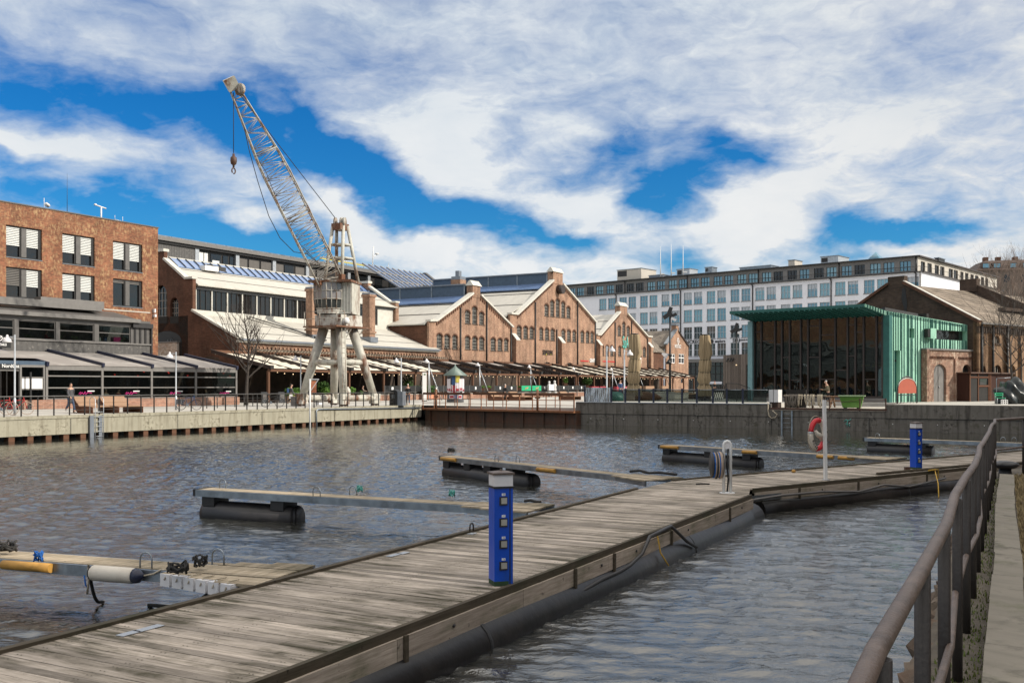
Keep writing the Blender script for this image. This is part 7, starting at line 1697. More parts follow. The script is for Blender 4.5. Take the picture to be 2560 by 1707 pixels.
person('person in a long dark grey coat walking right past the wooden loungers', gq(176,1031), R(-35), 'walk', 'cloth_grey', 'jeans', 'hair_dark', 'cloth_white', coat=True)
pm_ = dp(2071,1014,71); pm_.z = 1.38
person('person in olive jacket and white cap looking at a phone before the glass front', pm_, R(168), 'phone', 'olive', 'cloth_black', 'hair_grey', 'white', hat='hair_grey', scale=1.04)
o = person('person with blue backpack carrying two white bags beside the crane', dp(727,1003,87), R(15), 'walk', 'cloth_grey', 'cloth_black', 'hair_dark', extra='backpack'); o.location.z = 1.2
for sy in (1,-1): MB().hexa([(-.16,sy*.26-.05,.52),(.16,sy*.26-.05,.52),(.16,sy*.26+.05,.52),(-.16,sy*.26+.05,.52)],[(-.13,sy*.26-.02,.88),(.13,sy*.26-.02,.88),(.13,sy*.26+.02,.88),(-.13,sy*.26+.02,.88)]).build('shopping_bag', M['cloth_white'], o)
o = person('person in black jumper with white hat standing by the litter bin', dp(1020,1004,84), R(-80), 'stand', 'cloth_black', 'jeans', 'hair_grey', 'orange', hat='cloth_white'); o.location.z = 1.22
o = person('person in black striding along beyond the rusty gate railing', dp(1262,994,104), R(25), 'walk', 'cloth_black', 'cloth_black', 'hair_grey'); o.location.z = 1.2
o = person('person in pale blue jacket standing behind the glass balustrade', dp(1551,1000,98), R(-60), 'stand', 'cloth_blue', 'jeans', 'hair_dark'); o.location.z = 1.63
o = person('person in dark clothes with red headwear outside the far shop window', dp(1787,985,135), R(-90), 'stand', 'cloth_black', 'cloth_black', 'hair_dark', hat='redline'); o.location.z = 1.63
# seated guests
GU = 'guests seated behind the terrace glass'
def seat(px, v, label, top, hair, yaw, z=1.25):
    u = fu(px, v); person(label, L(u,v,z), yaw, 'sit', top, 'cloth_black', hair)
seat(229,17.6,'seated guest with dark hair and brown top at a terrace window table','cloth_tan','hair_dark',R(200)); seat(263,17.2,'seated guest with white hair in pale jumper leaning over the table','cloth_white','hair_grey',R(-40))
seat(294,17.4,'seated guest in a red top with pale scarf inside the terrace','cloth_red','hair_dark',R(-20)); seat(347,17.6,'seated grey haired guest in beige behind the glass','cloth_tan','hair_grey',R(190))
seat(415,17.8,'seated guest in black with red accent near the lamp post','cloth_black','hair_dark',R(10)); seat(455,17.4,'seated guest in black at the right table of the third bay','cloth_black','hair_dark',R(180)); seat(517,17.6,'seated guest in dark clothes in the last terrace bay','cloth_grey','hair_dark',R(190))
seat(113,23.6,'seated guest in a pink top at the upper restaurant window','cloth_red','hair_dark',R(20),zs if False else uz(46,846,vU)[1]-.55)
seat(934,20.5,'seated guest in bright blue on the pergola terrace right of the crane','rope_blue','hair_grey',R(190),1.5); seat(905,20.5,'seated guest in tan on the pergola terrace behind the crane leg','cloth_tan','hair_dark',R(20),1.5)
seat(1488,20.5,'seated guest in a dark hood on the right of the pergola terrace','cloth_black','cloth_black',R(180),1.6); seat(1511,20.5,'seated guest in black beside the hooded guest','cloth_black','hair_dark',R(160),1.6)
# tables and chairs inside the glass terrace
t = thing('terrace_table', 'dark table with pale top in the first glazed bay', 'table', L(fu(165,17.8),17.8,1.25), UA, 'tables in the glass terrace')
MB().box(-.45,.45,-.4,.4,.71,.75).build('top', M['cloth_tan'], t); MB().tube([(0,0,.02),(0,0,.71)], .05, 6).lathe([(.28,0),(.28,.03)], seg=10).build('leg', M['black'], t)
nm = ['beside the walking person','under the red lamps of the second bay','between the two guests of the second bay','left in the third bay','right in the third bay','left in the last bay','right in the last bay']
for i,px in enumerate((205,278,320,398,437,500,545)): dup(t, L(fu(px,17.8),17.8,1.25), UA, 'dark terrace table with pale top '+nm[i])
t = thing('terrace_chair', 'grey upholstered chair left of the walking person', 'chair', L(fu(143,17.2),17.2,1.25), UA+R(20), 'chairs in the glass terrace')
MB().box(-.25,.25,-.25,.25,.38,.47).build('seat', M['cloth_grey'], t); MB().box(-.25,.25,.2,.27,.47,.9).build('backrest', M['cloth_grey'], t)
for x in (-.21,.21):
    for y in (-.21,.21): MB().box(x-.02,x+.02,y-.02,y+.02,0,.38).build('leg', M['black'], t)
nm = ['right of the walking person','draped with a pale coat in the second bay','at the right post of the second bay','at the left post of the third bay','behind the bicycle in the third bay','in the middle of the last bay']
for i,px in enumerate((222,305,362,392,470,535)): dup(t, L(fu(px,17.0),17.0,1.25), UA+R(40*i), 'grey upholstered terrace chair '+nm[i])

# ------------------------------------------------------------------ pergola terraces
def pergola(label, ua, ub, mat, ins):
    n = max(1, round((ub-ua)/6.0)); st = (ub-ua)/n; vf = 19.0; t = thing('pergola', label, 'pergola', L(ua,vf,0), UA, 'pergolas along the brick halls'); vb = 26.6-vf
    zf, zb = 4.35, 6.0
    for k in range(n+1):
        x = k*st; MB().box(x-.11,x+.11,-.1,.12,1.2,zf-.1).build('post', M['timber_brown'], t)
        MB().beam((x,-.35,zf+.18),(x,vb,zb+.25),.16,.34).build('rafter', M['frame_brown'], t)
        MB().box(x-.22,x+.22,-.5,-.25,zf+.05,zf+.4).build('rafter_foot', M['frame_dark'], t)
    MB().box(-.1,ub-ua+.1,-.16,-.0,zf-.18,zf+.06).build('front_beam', M['timber_brown'], t)
    MB().box(-.1,ub-ua+.1,vb-.15,vb+.05,zb+.0,zb+.35).build('wall_beam', M['timber_brown'], t)
    mb = MB()
    for k in range(n): mb.box(k*st+st*.33-.05,k*st+st*.33+.05,-.1,vb,0,0) if False else mb.beam((k*st+st*.5,-.2,zf+.1),(k*st+st*.5,vb,zb+.15),.08,.12)
    mb.build('purlin', M['frame_brown'], t)
    for k in range(n):
        f0, f1 = ins
        y0 = -.3+(vb+.3)*f0; y1 = -.3+(vb+.3)*f1; z0 = zf+.12+(zb-zf)*f0; z1 = zf+.12+(zb-zf)*f1
        mb = MB(); m_ = 7
        for j in range(m_):      # cloth sagging between its bars
            fa_, fb_ = j/m_, (j+1)/m_; s0 = .05*math.sin(PI*0); 
            for q_ in range(2):
                ga, gb = fa_+(fb_-fa_)*q_/2, fa_+(fb_-fa_)*(q_+1)/2; da = .10*(1 if q_ == 1 else 0); db = .10*(1 if q_ == 0 else 0)
                mb.add([(k*st+.12,y0+(y1-y0)*ga,z0+(z1-z0)*ga-da),((k+1)*st-.12,y0+(y1-y0)*ga,z0+(z1-z0)*ga-da),((k+1)*st-.12,y0+(y1-y0)*gb,z0+(z1-z0)*gb-db),(k*st+.12,y0+(y1-y0)*gb,z0+(z1-z0)*gb-db)],[(0,1,2,3)])
        mb.build('awning', M[mat], t)
    MB().box(0,ub-ua,vb-.3,vb-.2,1.2,4.6).build('shop_wall', M['interior_warm'], t)
    MB().box(-.2,ub-ua+.2,.3,vb-.3,1.2,1.42).build('terrace_floor', M['timber_dark'], t)
    rr = random.Random(int(ua)); mb = MB()
    for k in range(int((ub-ua)/1.1)): mb.lathe([(0,0),(.045,.02),(.045,.08),(0,.1)], (k*1.1+rr.uniform(0,.6),.1,zf-.38+.08*math.sin(k*1.7)), 6)
    o = mb.build('light_bulb_string', M['bulb'], t); MB().tube([(0,.1,zf-.25),(ub-ua,.1,zf-.25)], .012, 4).build('cable', M['black'], o)
    return t
pergola('long pergola with cream awnings running behind the crane', 39.5, 69.5, 'awning', (0,1)); pergola('middle pergola with its dark awnings drawn back above string lights', 70.2, 106, 'awning_grey', (.72,1)); pergola('right hand pergola with cream awnings ending near the small brick house', 106.7, 160, 'awning', (.05,.9))
mb = MB(); 
for k in range(70): mb.box(k*.5,k*.5+.3,-.4,-.1,0,.12); mb.box(k*.5+.02,k*.5+.28,-.1,.5,.1,.25)
o = mb.build('tile_edge', M['slate_old']); place(tag(o,'row of old roof tiles edging the cream roof hall above the pergola','tiles'), L(45,25.6,6.35), UA)
# low brick wall, screens with emblems
t = thing('terrace_wall', 'low pinkish brick wall edging the pergola terraces', 'wall', L(52,18.0,1.2), UA); MB().box(0,62,0,.3,0,.62).build('wall', M['brick_low'], t); MB().box(-.05,62.05,-.05,.35,.62,.68).build('cap', M['conc_plain'], t)
t = thing('windscreen', 'black cloth windscreen with white emblem nearest the crane', 'screen', L(57.5,17.8,1.2), UA, 'black windscreens along the terrace')
MB().box(-1.35,1.35,-.02,.02,.95,1.6).build('cloth', M['black'], t); MB().box(-.17,.17,-.035,-.021,1.13,1.47).build('emblem', M['white'], t)
for x in (-1.4,1.4): MB().box(x-.03,x+.03,-.03,.03,0,1.68).build('post', M['grey_metal'], t)
wn_ = ['behind the litter bin','left of the person in the white hat','right of the person in the white hat','left of the white pylon','right of the white pylon','left of the poster kiosk','just right of the poster kiosk','left of the green cloths','right of the green cloths','behind the striding person','third from the green cloths','fourth from the green cloths','left of the red planters']
for i,u in enumerate((60.4,63.3,66.2,69.1,72.0,74.9,81,84,93.5,96.5,99.5,102.5,105.5)): dup(t, L(u,17.8,1.2), UA, 'black cloth windscreen with white emblem '+wn_[i])
t = thing('green_cloth', 'bright green cloth banner with pale marks, left one of the pair', 'banner', L(88,17.75,1.2), UA, 'green cloth banners on the terrace'); MB().box(-1.35,1.35,-.03,.03,.85,1.6).build('cloth', M['green_cloth'], t); MB().tube([(-.4,-.05,1.05),(-.1,-.05,1.3),(.2,-.05,1.2),(.4,-.05,1.4)], .06, 5).build('emblem', M['orange'], t)
for x in (-1.35,1.35): MB().box(x-.03,x+.03,-.03,.03,0,1.6).build('post', M['grey_metal'], t)
dup(t, L(91,17.75,1.2), UA, 'bright green cloth banner with pale marks, right one of the pair')
t = thing('red_planter', 'red planter box on the terrace left of the white statues', 'planter', L(110,17.8,1.2), UA, 'red planter boxes'); MB().box(-1.3,1.3,-.3,.3,.75,1.45).build('box', M['cloth_red'], t); MB().box(-.35,.35,-.33,-.301,1.0,1.25).build('emblem', M['white'], t); MB().box(-1.2,1.2,-.25,.25,0,.75).build('stand', M['black'], t)
for i,u in enumerate((113,119.5,122.5)): dup(t, L(u,17.8,1.2), UA, 'red planter box '+['second from the left of the row','between the white board and the tripod lamp','nearest the tripod lamp'][i])
t = thing('timber_counter', 'pale timber counter on the terrace before the hooded guest', 'counter', L(127,17.9,1.2), UA, 'timber counters'); MB().box(-2,2,-.3,.3,1.0,1.5).build('front', M['bench_wood'], t); MB().box(-1.9,1.9,-.25,.25,0,1.0).build('base', M['black'], t)
dup(t, L(133,17.9,1.2), UA, 'pale timber counter behind the wavy metal fence'); dup(t, L(141,17.9,1.2), UA, 'pale timber counter left of the first tan parasol')
# plants of the terraces
def bush(name, label, cat, p, sz, seed, mat='leaf', n=500, pot='timber_brown', shape='ball', grp=None, rz=0):
    rr = random.Random(seed); o = thing(name, label, cat, p, rz, grp); mb = MB(); h0 = .5
    for _ in range(n):
        if shape == 'box': q_ = V3((rr.uniform(-1,1)*sz[0],rr.uniform(-1,1)*sz[1],h0+rr.random()*sz[2]))
        else:
            d = V3((rr.gauss(0,1),rr.gauss(0,1),rr.gauss(0,1))).normalized()*rr.random()**.4; q_ = V3((d.x*sz[0],d.y*sz[1],h0+sz[2]*.5+d.z*sz[2]*.5))
        a = V3((rr.uniform(-1,1),rr.uniform(-1,1),rr.uniform(-1,1)))*.09; b_ = V3((a.y,-a.x,a.z*.5+.03)); mb.add([q_-a,q_+b_,q_+a,q_-b_],[(0,1,2,3)])
    mb.build('foliage', M[mat], o); w_ = sz[0]*.9 if shape == 'box' else min(.35,sz[0]*.7)
    MB().box(-w_,w_,-.28,.28,0,h0+.06).build('pot', M[pot], o); return o
bush('hedge_planter','clipped square hedge in a brown planter left of the crane','planter',L(fu(732,15.5),15.5,1.35),(.75,.3,.75),1,'leaf_light',900,'bench_wood','box',rz=UA)
GBU = 'round bushes on the terrace'
bush('round_bush','large round bush seen between the crane legs','bush',L(fu(807,19.6),19.6,1.5),(.75,.6,1.3),2,'leaf',700); bush('round_bush','smaller pale green bush beside the large one between the crane legs','bush',L(fu(813,18.9),18.9,1.35),(.45,.4,.8),3,'leaf_light',400)
bush('spiky_plant','yellow green spiky plant right of the front crane leg','plant',L(fu(876,18.9),18.9,1.4),(.6,.4,.8),4,'leaf_light',500); bush('round_bush','round bush on the terrace left of the seated guest in blue','bush',L(fu(901,18.8),18.8,1.3),(.3,.3,.5),5,'leaf',200)
bush('round_bush','round dark bush left of the litter bin lamp','bush',L(fu(982,18.8),18.8,1.6),(.75,.5,.7),6,'leaf',500); bush('hedge_planter','long clipped hedge behind the person in the white hat','planter',L(fu(1041,18.7),18.7,1.6),(1.4,.35,.7),7,'leaf',900,'timber_dark','box',rz=UA)
bush('hedge_planter','clipped hedge in an orange planter right of the white pylon','planter',L(fu(1074,17.2),17.2,1.3),(.8,.35,1.0),8,'leaf',700,'orange','box',rz=UA); bush('climbing_plant','tall leafy climber beside the arched doorway','plant',L(fu(1019,20.5),20.5,1.4),(.8,.5,2.3),9,'leaf',900)
for i,px in enumerate((1186,1206,1221,1283,1300)): bush('herb_pot',['small herb pot left above the green banners','small herb pot in the middle above the green banners','small herb pot right above the green banners','small herb pot behind the striding person','small herb pot right of the striding person'][i],'plant',L(fu(px,18.8),18.8,1.95),(.35,.25,.35),20+i,'leaf_light',120)
bush('palm_plant','feathery palm plant hanging at the right pergola','plant',L(fu(1467,19.3),19.3,2.3),(.9,.6,1.5),31,'leaf',600); bush('hanging_plant','pale trailing plant hanging under the pergola beam left of the palm','plant',L(fu(1414,19.3),19.3,2.6),(.4,.3,1.0),32,'leaf_light',200)
for i,px in enumerate((1373,1386.5)):
    o = tag(MB().lathe([(.0,0),(.32,.05),(.26,.5),(.22,.9),(.30,1.15),(.17,1.4),(.11,1.5),(.17,1.62),(.16,1.78),(0,1.86)], seg=12).build('white_statue', M['cloth_white']), ['white robed statue left of the pale notice board','white robed statue right of the pale notice board'][i], 'statue'); place(o, L(fu(px,17.2),17.2,1.6+.1*i))
o = thing('notice_board','pale grey notice board between the two white statues','board',L(fu(1379,16.8),16.8,1.2),UA); MB().box(-.75,.75,-.03,.03,.95,1.75).build('panel', M['wall_white'], o); MB().box(-.05,.05,-.02,.02,0,.95).build('leg', M['black'], o)
# hanging shades
for i,px in enumerate((1248,1283,1311)):
    pass
# ------------------------------------------------------------------ street lamps
def lamp(label, p, H, side, grp='silver street lamps on the quay', r=.05):
    t = thing('street_lamp', label, 'street lamp', p, 0, grp)
    MB().tube([(0,0,0),(0,0,.9),(0,0,.92),(0,0,H)], [r*1.5,r*1.5,r,r], 8).build('pole', M['galv_light'], t)
    MB().tube([(0,0,H-.12),(side*.42,0,H-.12)], .025, 6).build('arm', M['galv_light'], t)
    MB().lathe([(.05,.32),(.075,.2),(.09,.17),(.2,.08),(.26,-.08),(.255,-.1),(0,-.09)], (side*.42,0,H-.32), 14).build('shade', M['lamp_lens'], t); return t
def gl(px, py): return gp(px, py, 1.22)
lamp('silver street lamp in front of the black restaurant sign at the left edge', gl(37,1038), 4.45, -1); lamp('silver street lamp standing beside the bicycle with panniers', gl(440,1024.5), 3.9, -1); lamp('silver street lamp left of the harbour crane', gl(752,1015), 4.0, -1); lamp('silver street lamp rising behind the litter bin', gl(1003,1011), 4.0, -1)
lamp('tall silver lamp with its shade to the right, left one beside the tan parasol', dp(1517,1003,78), 4.3, 1, 'tall lamps on the dark quay', .06).location.z = 1.63; lamp('tall silver lamp with its shade to the right, nearest the tan parasol', dp(1561,1003,76), 3.95, 1, 'tall lamps on the dark quay', .06).location.z = 1.63
nm = ['beside the white pylon','behind the green banners','left of the white statues','between the statues and the wavy fence','left of the tan parasol','hidden partly by the tan parasol','before the small brick house']
for i,(px,py) in enumerate(((1072,903),(1199,912),(1326.5,917),(1436.5,921.6),(1531,923),(1596,926),(1663,930))):
    Y = 2.55*F/(HY-py); p = dp(px,py,Y); t = thing('tripod_lamp', 'white tripod street lamp '+nm[i], 'street lamp', (p.x,p.y,1.2), UA, 'tripod lamps along the terraces'); H = 4.25
    MB().tube([(0,0,0),(0,0,H)], .07, 7).build('pole', M['galv_light'], t)
    for dx,dy in ((1.3,.6),(.9,-1.1)): MB().tube([(dx,dy,0),(0,0,H-.5)], .05, 6).build('stay', M['galv_light'], t)
    MB().lathe([(.06,.34),(.09,.2),(.1,.18),(.24,.06),(.3,-.12),(0,-.12)], (-.28,.1,H-.05), 12).build('shade', M['lamp_lens'], t); MB().tube([(0,0,H),(-.28,.1,H+.22)], .04, 5).build('arm', M['galv_light'], t)
# ------------------------------------------------------------------ wooden loungers
def lounger(label, p, rz):
    t = thing('wooden_lounger', label, 'bench', p, rz, 'wooden loungers on the quay'); w_ = .85
    mb = MB()
    for k in range(6): f = k/6.; mb.beam((-.05+.5*(1-f)-.62,-w_,.98-.55*f),(-.05+.5*(1-f)-.62,w_,.98-.55*f),.02,.02) if False else None
    for k in range(7):
        x0 = -.95+.075*k; z0 = 1.0-.082*k; mb.hexa([(x0,-w_,z0-.04),(x0+.068,-w_,z0-.115),(x0+.068,w_,z0-.115),(x0,w_,z0-.04)],[(x0+.02,-w_,z0),(x0+.088,-w_,z0-.075),(x0+.088,w_,z0-.075),(x0+.02,w_,z0)])
    mb.build('backrest', M['bench_wood'], t)
    mb = MB()
    for k in range(12): x0 = -.38+.118*k; zz_ = .42+(.03*math.sin(k*.35)); mb.box(x0,x0+.11,-w_,w_,zz_-.03,zz_)
    mb.build('seat', M['bench_wood'], t)
    for y in (-w_,w_-.05): MB().prism([(-.98,0),(1.05,0),(1.05,.38),(.35,.41),(-.36,.40),(-.92,.95),(-.98,.95)],y,y+.05).build('side', M['bench_side'], t)
    return t
for px,py,rz,lab in ((238,1032,UA-R(95),'left wooden lounger with reclined slatted back on the quay'),(302,1031,UA-R(95),'right wooden lounger beside the quay ladder'),(1248,1001,UA-R(90),'wooden lounger behind the striding person beyond the gate'),(1300,1001,UA-R(90),'wooden lounger seen through the middle of the gate railing'),(1424,999,UA-R(90),'wooden lounger left of the wavy metal fence')):
    p = gp(px,py,1.2); lounger(lab, p, rz)
# ------------------------------------------------------------------ bicycles
def bike(label, p, rz, frame_mat, tyre='black', bag=None):
    t = thing('bicycle', label, 'bicycle', p, rz, 'bicycles parked along the quay railing')
    for x in (-.52,.52):
        wl = MB().tube([(x+.34*math.cos(k*PI/12),0,.345+.34*math.sin(k*PI/12)) for k in range(24)], .02, 6, closed=True).build('wheel', M[tyre], t)
        mb = MB()
        for k in range(10): a = k*PI/5; mb.tube([(x,.0,.345),(x+.33*math.cos(a),0,.345+.33*math.sin(a))], .004, 3)
        mb.build('spokes', M['galv_light'], wl)
    MB().tube([(-.52,0,.345),(-.1,0,.32),(.34,0,.72),(.36,0,.82),(-.2,0,.78),(-.1,0,.32)], .022, 6).tube([(-.52,0,.345),(-.2,0,.76)], .015, 5).build('frame', M[frame_mat], t)
    MB().tube([(.52,0,.345),(.38,0,.78),(.34,0,.98)], .02, 6).build('fork', M[frame_mat], t); MB().tube([(.28,-.27,1.0),(.36,-.1,1.0),(.36,.1,1.0),(.28,.27,1.0)], .016, 6).build('handlebar', M['black'], t)
    MB().hexa([(-.36,-.08,.88),(-.1,-.03,.88),(-.1,.03,.88),(-.36,.08,.88)],[(-.36,-.08,.94),(-.1,-.02,.93),(-.1,.02,.93),(-.36,.08,.94)]).tube([(-.2,0,.76),(-.23,0,.89)], .015, 5).build('saddle', M['black'], t)
    MB().lathe([(.09,-.03),(.09,.03)], (-.1,0,.32), 10, Matrix.Rotation(PI/2,3,'X')).tube([(-.1,.06,.32),(-.02,.06,.16)], .012, 5).tube([(-.1,-.06,.32),(-.18,-.06,.48)], .012, 5).build('crank', M['galv'], t)
    if bag:
        for s in (-1,1): MB().box(-.78,-.42,s*.14-.06,s*.14+.06,.36,.72).build('pannier', M[bag], t)
    return t
bike('red bicycle with pale tyres cut by the left edge of the picture', gp(8,1037,1.245), UA-R(62), 'redline','cloth_tan'); bike('red bicycle with cream tyres leaning behind the leftmost street lamp', gp(42,1036,1.245), UA-R(40), 'redline','cloth_tan')
bike('dark blue bicycle with grey panniers beside a street lamp', gp(472,1024,1.245), UA-R(62), 'cloth_blue','black','cloth_grey'); bike('black bicycle leaning alone between bike stands left of the crane', gp(681,1017,1.245), UA-R(55), 'black')
t = thing('bike_stand','slim dark bicycle stand with ring top, right of the bicycle with panniers','bike stand',gp(517,1021,1.245),UA,'bicycle stands on the quay')
MB().tube([(0,0,0),(0,0,.72)], .035, 6).tube([(.07*math.cos(k*PI/6),0,.8+.07*math.sin(k*PI/6)) for k in range(12)], .014, 5, closed=True).build('post', M['frame_dark'], t)
for i,(px,py) in enumerate(((543,1020),(563,1018.5),(587,1017),(610,1016),(632,1015.5),(655,1015))): dup(t, gp(px,py,1.245), UA, 'slim dark bicycle stand '+['second right of the panniers','third right of the panniers, left of the tree','before the bare tree trunk','just right of the bare tree','left of the black bicycle','behind the black bicycle wheel'][i])
# ------------------------------------------------------------------ litter bin, pylon, kiosk, orange sign, barrel
p = dp(996,1013,80.5); t = thing('litter_bin','large dark litter bin with rounded top on the quay end','litter bin',(p.x,p.y,1.22),UA-R(75)); MB().box(-.62,.05,-.4,.4,0,1.05).prism(arch(-.62,.05,1.053,1.3,.2),-.4,.4).build('body', M['black'], t); MB().box(.06,.5,-.38,.38,0,1.15).build('side_box', M['zinc'], t); MB().box(-.4,-.2,-.41,-.4,.6,.9).build('label_plate', M['galv'], t)
p = dp(1061,996,104); t = thing('white_pylon','slim white information pylon on the terrace edge','pylon',(p.x,p.y,1.2),R(20)); MB().box(-.22,.2,-.12,.12,.1,3.0).build('body', M['white_paint'], t); MB().box(.201,.24,-.12,.12,.1,3.0).build('side', M['cloth_tan'], t)
MB().box(-.1,.1,-.125,-.121,2.72,2.86).build('mark', M['leaf'], t); MB().box(-.25,.26,-.14,.14,0,.1).build('foot', M['black'], t)
p = dp(1138,1002,98); t = thing('poster_kiosk','round poster kiosk with green pointed roof covered in lilac posters','kiosk',(p.x,p.y,1.2),0)
MB().lathe([(.85,0),(.85,.25),(.8,.25),(.8,2.55),(.86,2.6)], seg=12).build('body', M['cloth_grey'], t); MB().lathe([(1.15,2.6),(1.17,2.66),(.1,3.5),(.05,3.7),(0,3.76)], seg=8).build('roof', M['kiosk_roof'], t)
rr = random.Random(3)
for i,(a,z0,z1,w_,m_) in enumerate(((-135,1.0,2.3,.5,'paper'),(-120,.95,1.7,.5,'paper'),(-95,.95,1.65,.5,'cloth_red'),(-95,1.7,2.5,.45,'cloth_blue'),(-70,1.0,1.9,.5,'paper'),(-70,1.95,2.6,.45,'yellow'),(-45,1.05,2.3,.5,'paper'),(-110,.3,.85,.5,'paper'),(-80,.3,.85,.5,'cloth_blue'),(-55,.3,.85,.5,'paper'),(-20,.95,2.3,.5,'paper'))):
    x,y = .83*math.cos(R(a)),.83*math.sin(R(a)); mb = MB().box(-w_/2,w_/2,-.02,.0,z0,z1); mb.xf(Matrix.Translation((x,y,0)) @ Matrix.Rotation(R(a+90),4,'Z')); o = mb.build('poster', M[m_], t)
    if m_ == 'paper': mb = MB().box(-w_*.4,w_*.4,-.03,-.021,z0+.12,z0+.35); mb.xf(Matrix.Translation((x,y,0)) @ Matrix.Rotation(R(a+90),4,'Z')); mb.build('print', M['cloth_red'], o)
p = dp(782,985,80); t = thing('orange_sign','salmon orange board hanging by the left crane leg','sign',(p.x,p.y,0),UA-R(60)); z0,z1 = CZ+(HY-981)/F*80,CZ+(HY-952)/F*80; MB().box(-.3,.3,-.02,.02,z0,z1).build('board', M['orange'], t); MB().tube([(-.3,0,1.2),(-.3,0,z1),(.0,0,z1+.18),(.3,0,z1),(.3,0,1.2)], .025, 5).build('frame', M['dark_metal'], t)
p = dp(869,995,83); o = tag(MB().lathe([(.2,0),(.24,.2),(.24,.6),(.2,.8),(.12,.84),(.1,.95),(0,.96)], seg=14).build('steel_drum', M['crane']), 'pale rusty drum standing on the crane sill beside the front leg', 'drum'); place(o,(p.x,p.y,CZ+(HY-988)/F*83-.25))
t = thing('white_planter','grey trough planter on a foot between the crane legs','planter',dp(797,1006,85),UA); t.location.z = 1.22; MB().hexa([(-.28,-.25,.2),(.28,-.25,.2),(.28,.25,.2),(-.28,.25,.2)],[(-.55,-.35,.75),(.55,-.35,.75),(.55,.35,.75),(-.55,.35,.75)]).build('trough', M['fascia'], t); MB().box(-.2,.2,-.2,.2,0,.2).build('foot', M['wall_white'], t)
p = dp(740,1014,80); o = tag(MB().box(-.3,.3,-.3,.3,0,.7).box(-.34,.34,-.34,.34,.703,.75).build('utility_box', M['fascia']), 'weathered grey box at the foot of the left crane leg', 'box'); place(o,(p.x,p.y,1.22),UA)
for i,px in enumerate((660,703)):
    t = thing('menu_sign',['black folding menu board left of the person with the backpack','second black folding menu board at the pergola entrance'][i],'sign',L(fu(px,18.4),18.4,1.2),UA,'black menu boards'); MB().hexa([(-.42,-.2,0),(.42,-.2,0),(.42,-.14,0),(-.42,-.14,0)],[(-.42,-.02,1.05),(.42,-.02,1.05),(.42,.04,1.05),(-.42,.04,1.05)]).build('board', M['sign_black'], t); MB().box(-.28,.28,-.14,-.12,.35,.8).build('drawing', M['grey_metal'], t)
# ------------------------------------------------------------------ dark lamp posts, parasols, balustrade on the dark quay
def parasol(label, px, py0, py1, Y):
    b_ = dp(px,py1,Y); z1 = CZ+(HY-py0)/F*Y; H = z1-1.63; t = thing('closed_parasol', label, 'parasol', (b_.x,b_.y,1.63), 0, 'closed tan parasols on the dark quay')
    MB().tube([(0,0,0),(0,0,H+.1)], .06, 8).build('pole', M['galv_light'], t)
    rr = random.Random(int(px)); n = 20; prof = [(.02,.10),(.06,.26),(.2,.34),(.36,.47),(.44,.36),(.455,.42),(.56,.44),(.565,.36),(.7,.36),(.86,.53),(.88,.40),(1.0,.30)]
    prof = [(1-a,b) for a,b in prof][::-1]
    vs = []; fs = []
    pr = [(.0,.30),(.02,.33),(.30,.46),(.40,.34),(.415,.40),(.55,.42),(.60,.38),(.615,.36),(.62,.40),(.74,.46),(.80,.33),(.815,.36),(.88,.50),(.97,.56),(1.0,.52)]
    for i,(f,r) in enumerate(pr):
        z = H*(1-f*.93)
        for k in range(40):
            a = 2*PI*k/40; w_ = 1+.24*math.sin(k*2*PI/40*11+i*.25)+.12*math.sin(k*2*PI/40*5+i*.4); vs.append((r*w_*math.cos(a)+.06*math.sin(f*7), r*w_*math.sin(a), z))
    for i in range(len(pr)-1):
        for k in range(40): k2 = (k+1)%40; fs.append((i*40+k,(i+1)*40+k,(i+1)*40+k2,i*40+k2))
    mb = MB(); mb.add(vs,fs,True); mb.build('cloth', M['parasol'], t)
    for f in (.405,.61,.81): z = H*(1-f*.93); MB().tube([(.40*math.cos(k*PI/10)+.06*math.sin(f*7),.40*math.sin(k*PI/10),z) for k in range(20)], .03, 5, closed=True).build('strap', M['olive'], t)
    MB().lathe([(.0,H+.0),(.32,H+.0),(.32,H+.07),(0,H+.09)], seg=14).build('top_cap', M['dark_metal'], t); MB().box(-.45,.45,-.45,.45,0,.1).build('base', M['dark_metal'], t)
parasol('closed tan parasol standing before the right hand gable hall', 1586, 836, 1003, 80); parasol('closed tan parasol standing before the white office block', 1762, 838, 1001, 80)
def spot(label, px, pyt, Y, flag=False, r=.09):
    b_ = dp(px,1000,Y); H = CZ+(HY-pyt)/F*Y-1.63; t = thing('floodlight_mast', label, 'mast', (b_.x,b_.y,1.63), 0, 'black floodlight masts')
    MB().tube([(0,0,0),(0,0,H*.5),(0,0,H)], [r*1.3,r,r*.8], 8).build('pole', M['black'], t)
    MB().beam((-.55,0,H-.1),(.1,0,H+.35),.3,.35).beam((.0,0,H+.0),(.55,0,H+.25),.25,.25).beam((-.1,0,H+.3),(.1,0,H+.8),.25,.3).build('floodlight', M['black'], t)
    MB().beam((.1,-.05,H-.1),(.5,-.1,H-.3),.2,.2).build('lamp_glass', M['lamp_lens'], t)
    if flag:
        z = CZ+(HY-888)/F*Y-1.63; MB().hexa([(-.72,-.02,z+.12),(-.35,-.02,z-.30),(-.35,.02,z-.30),(-.72,.02,z+.12)],[(-.62,-.02,z+.22),(-.05,-.02,z+.12),(-.05,.02,z+.12),(-.62,.02,z+.22)]).build('square_panel', M['lamp_lens'], t)
        MB().lathe([(.12,-.1),(.16,.1)], (0,0,z+.0), 8).lathe([(.3,-.0),(.05,.4)], (-.1,0,CZ+(HY-910)/F*Y-1.63), 8).build('lantern', M['black'], t)
spot('black floodlight mast with a white square panel before the small brick house', 1675, 792, 84, True); spot('black floodlight mast behind the timber shed', 1841, 828, 100, False)
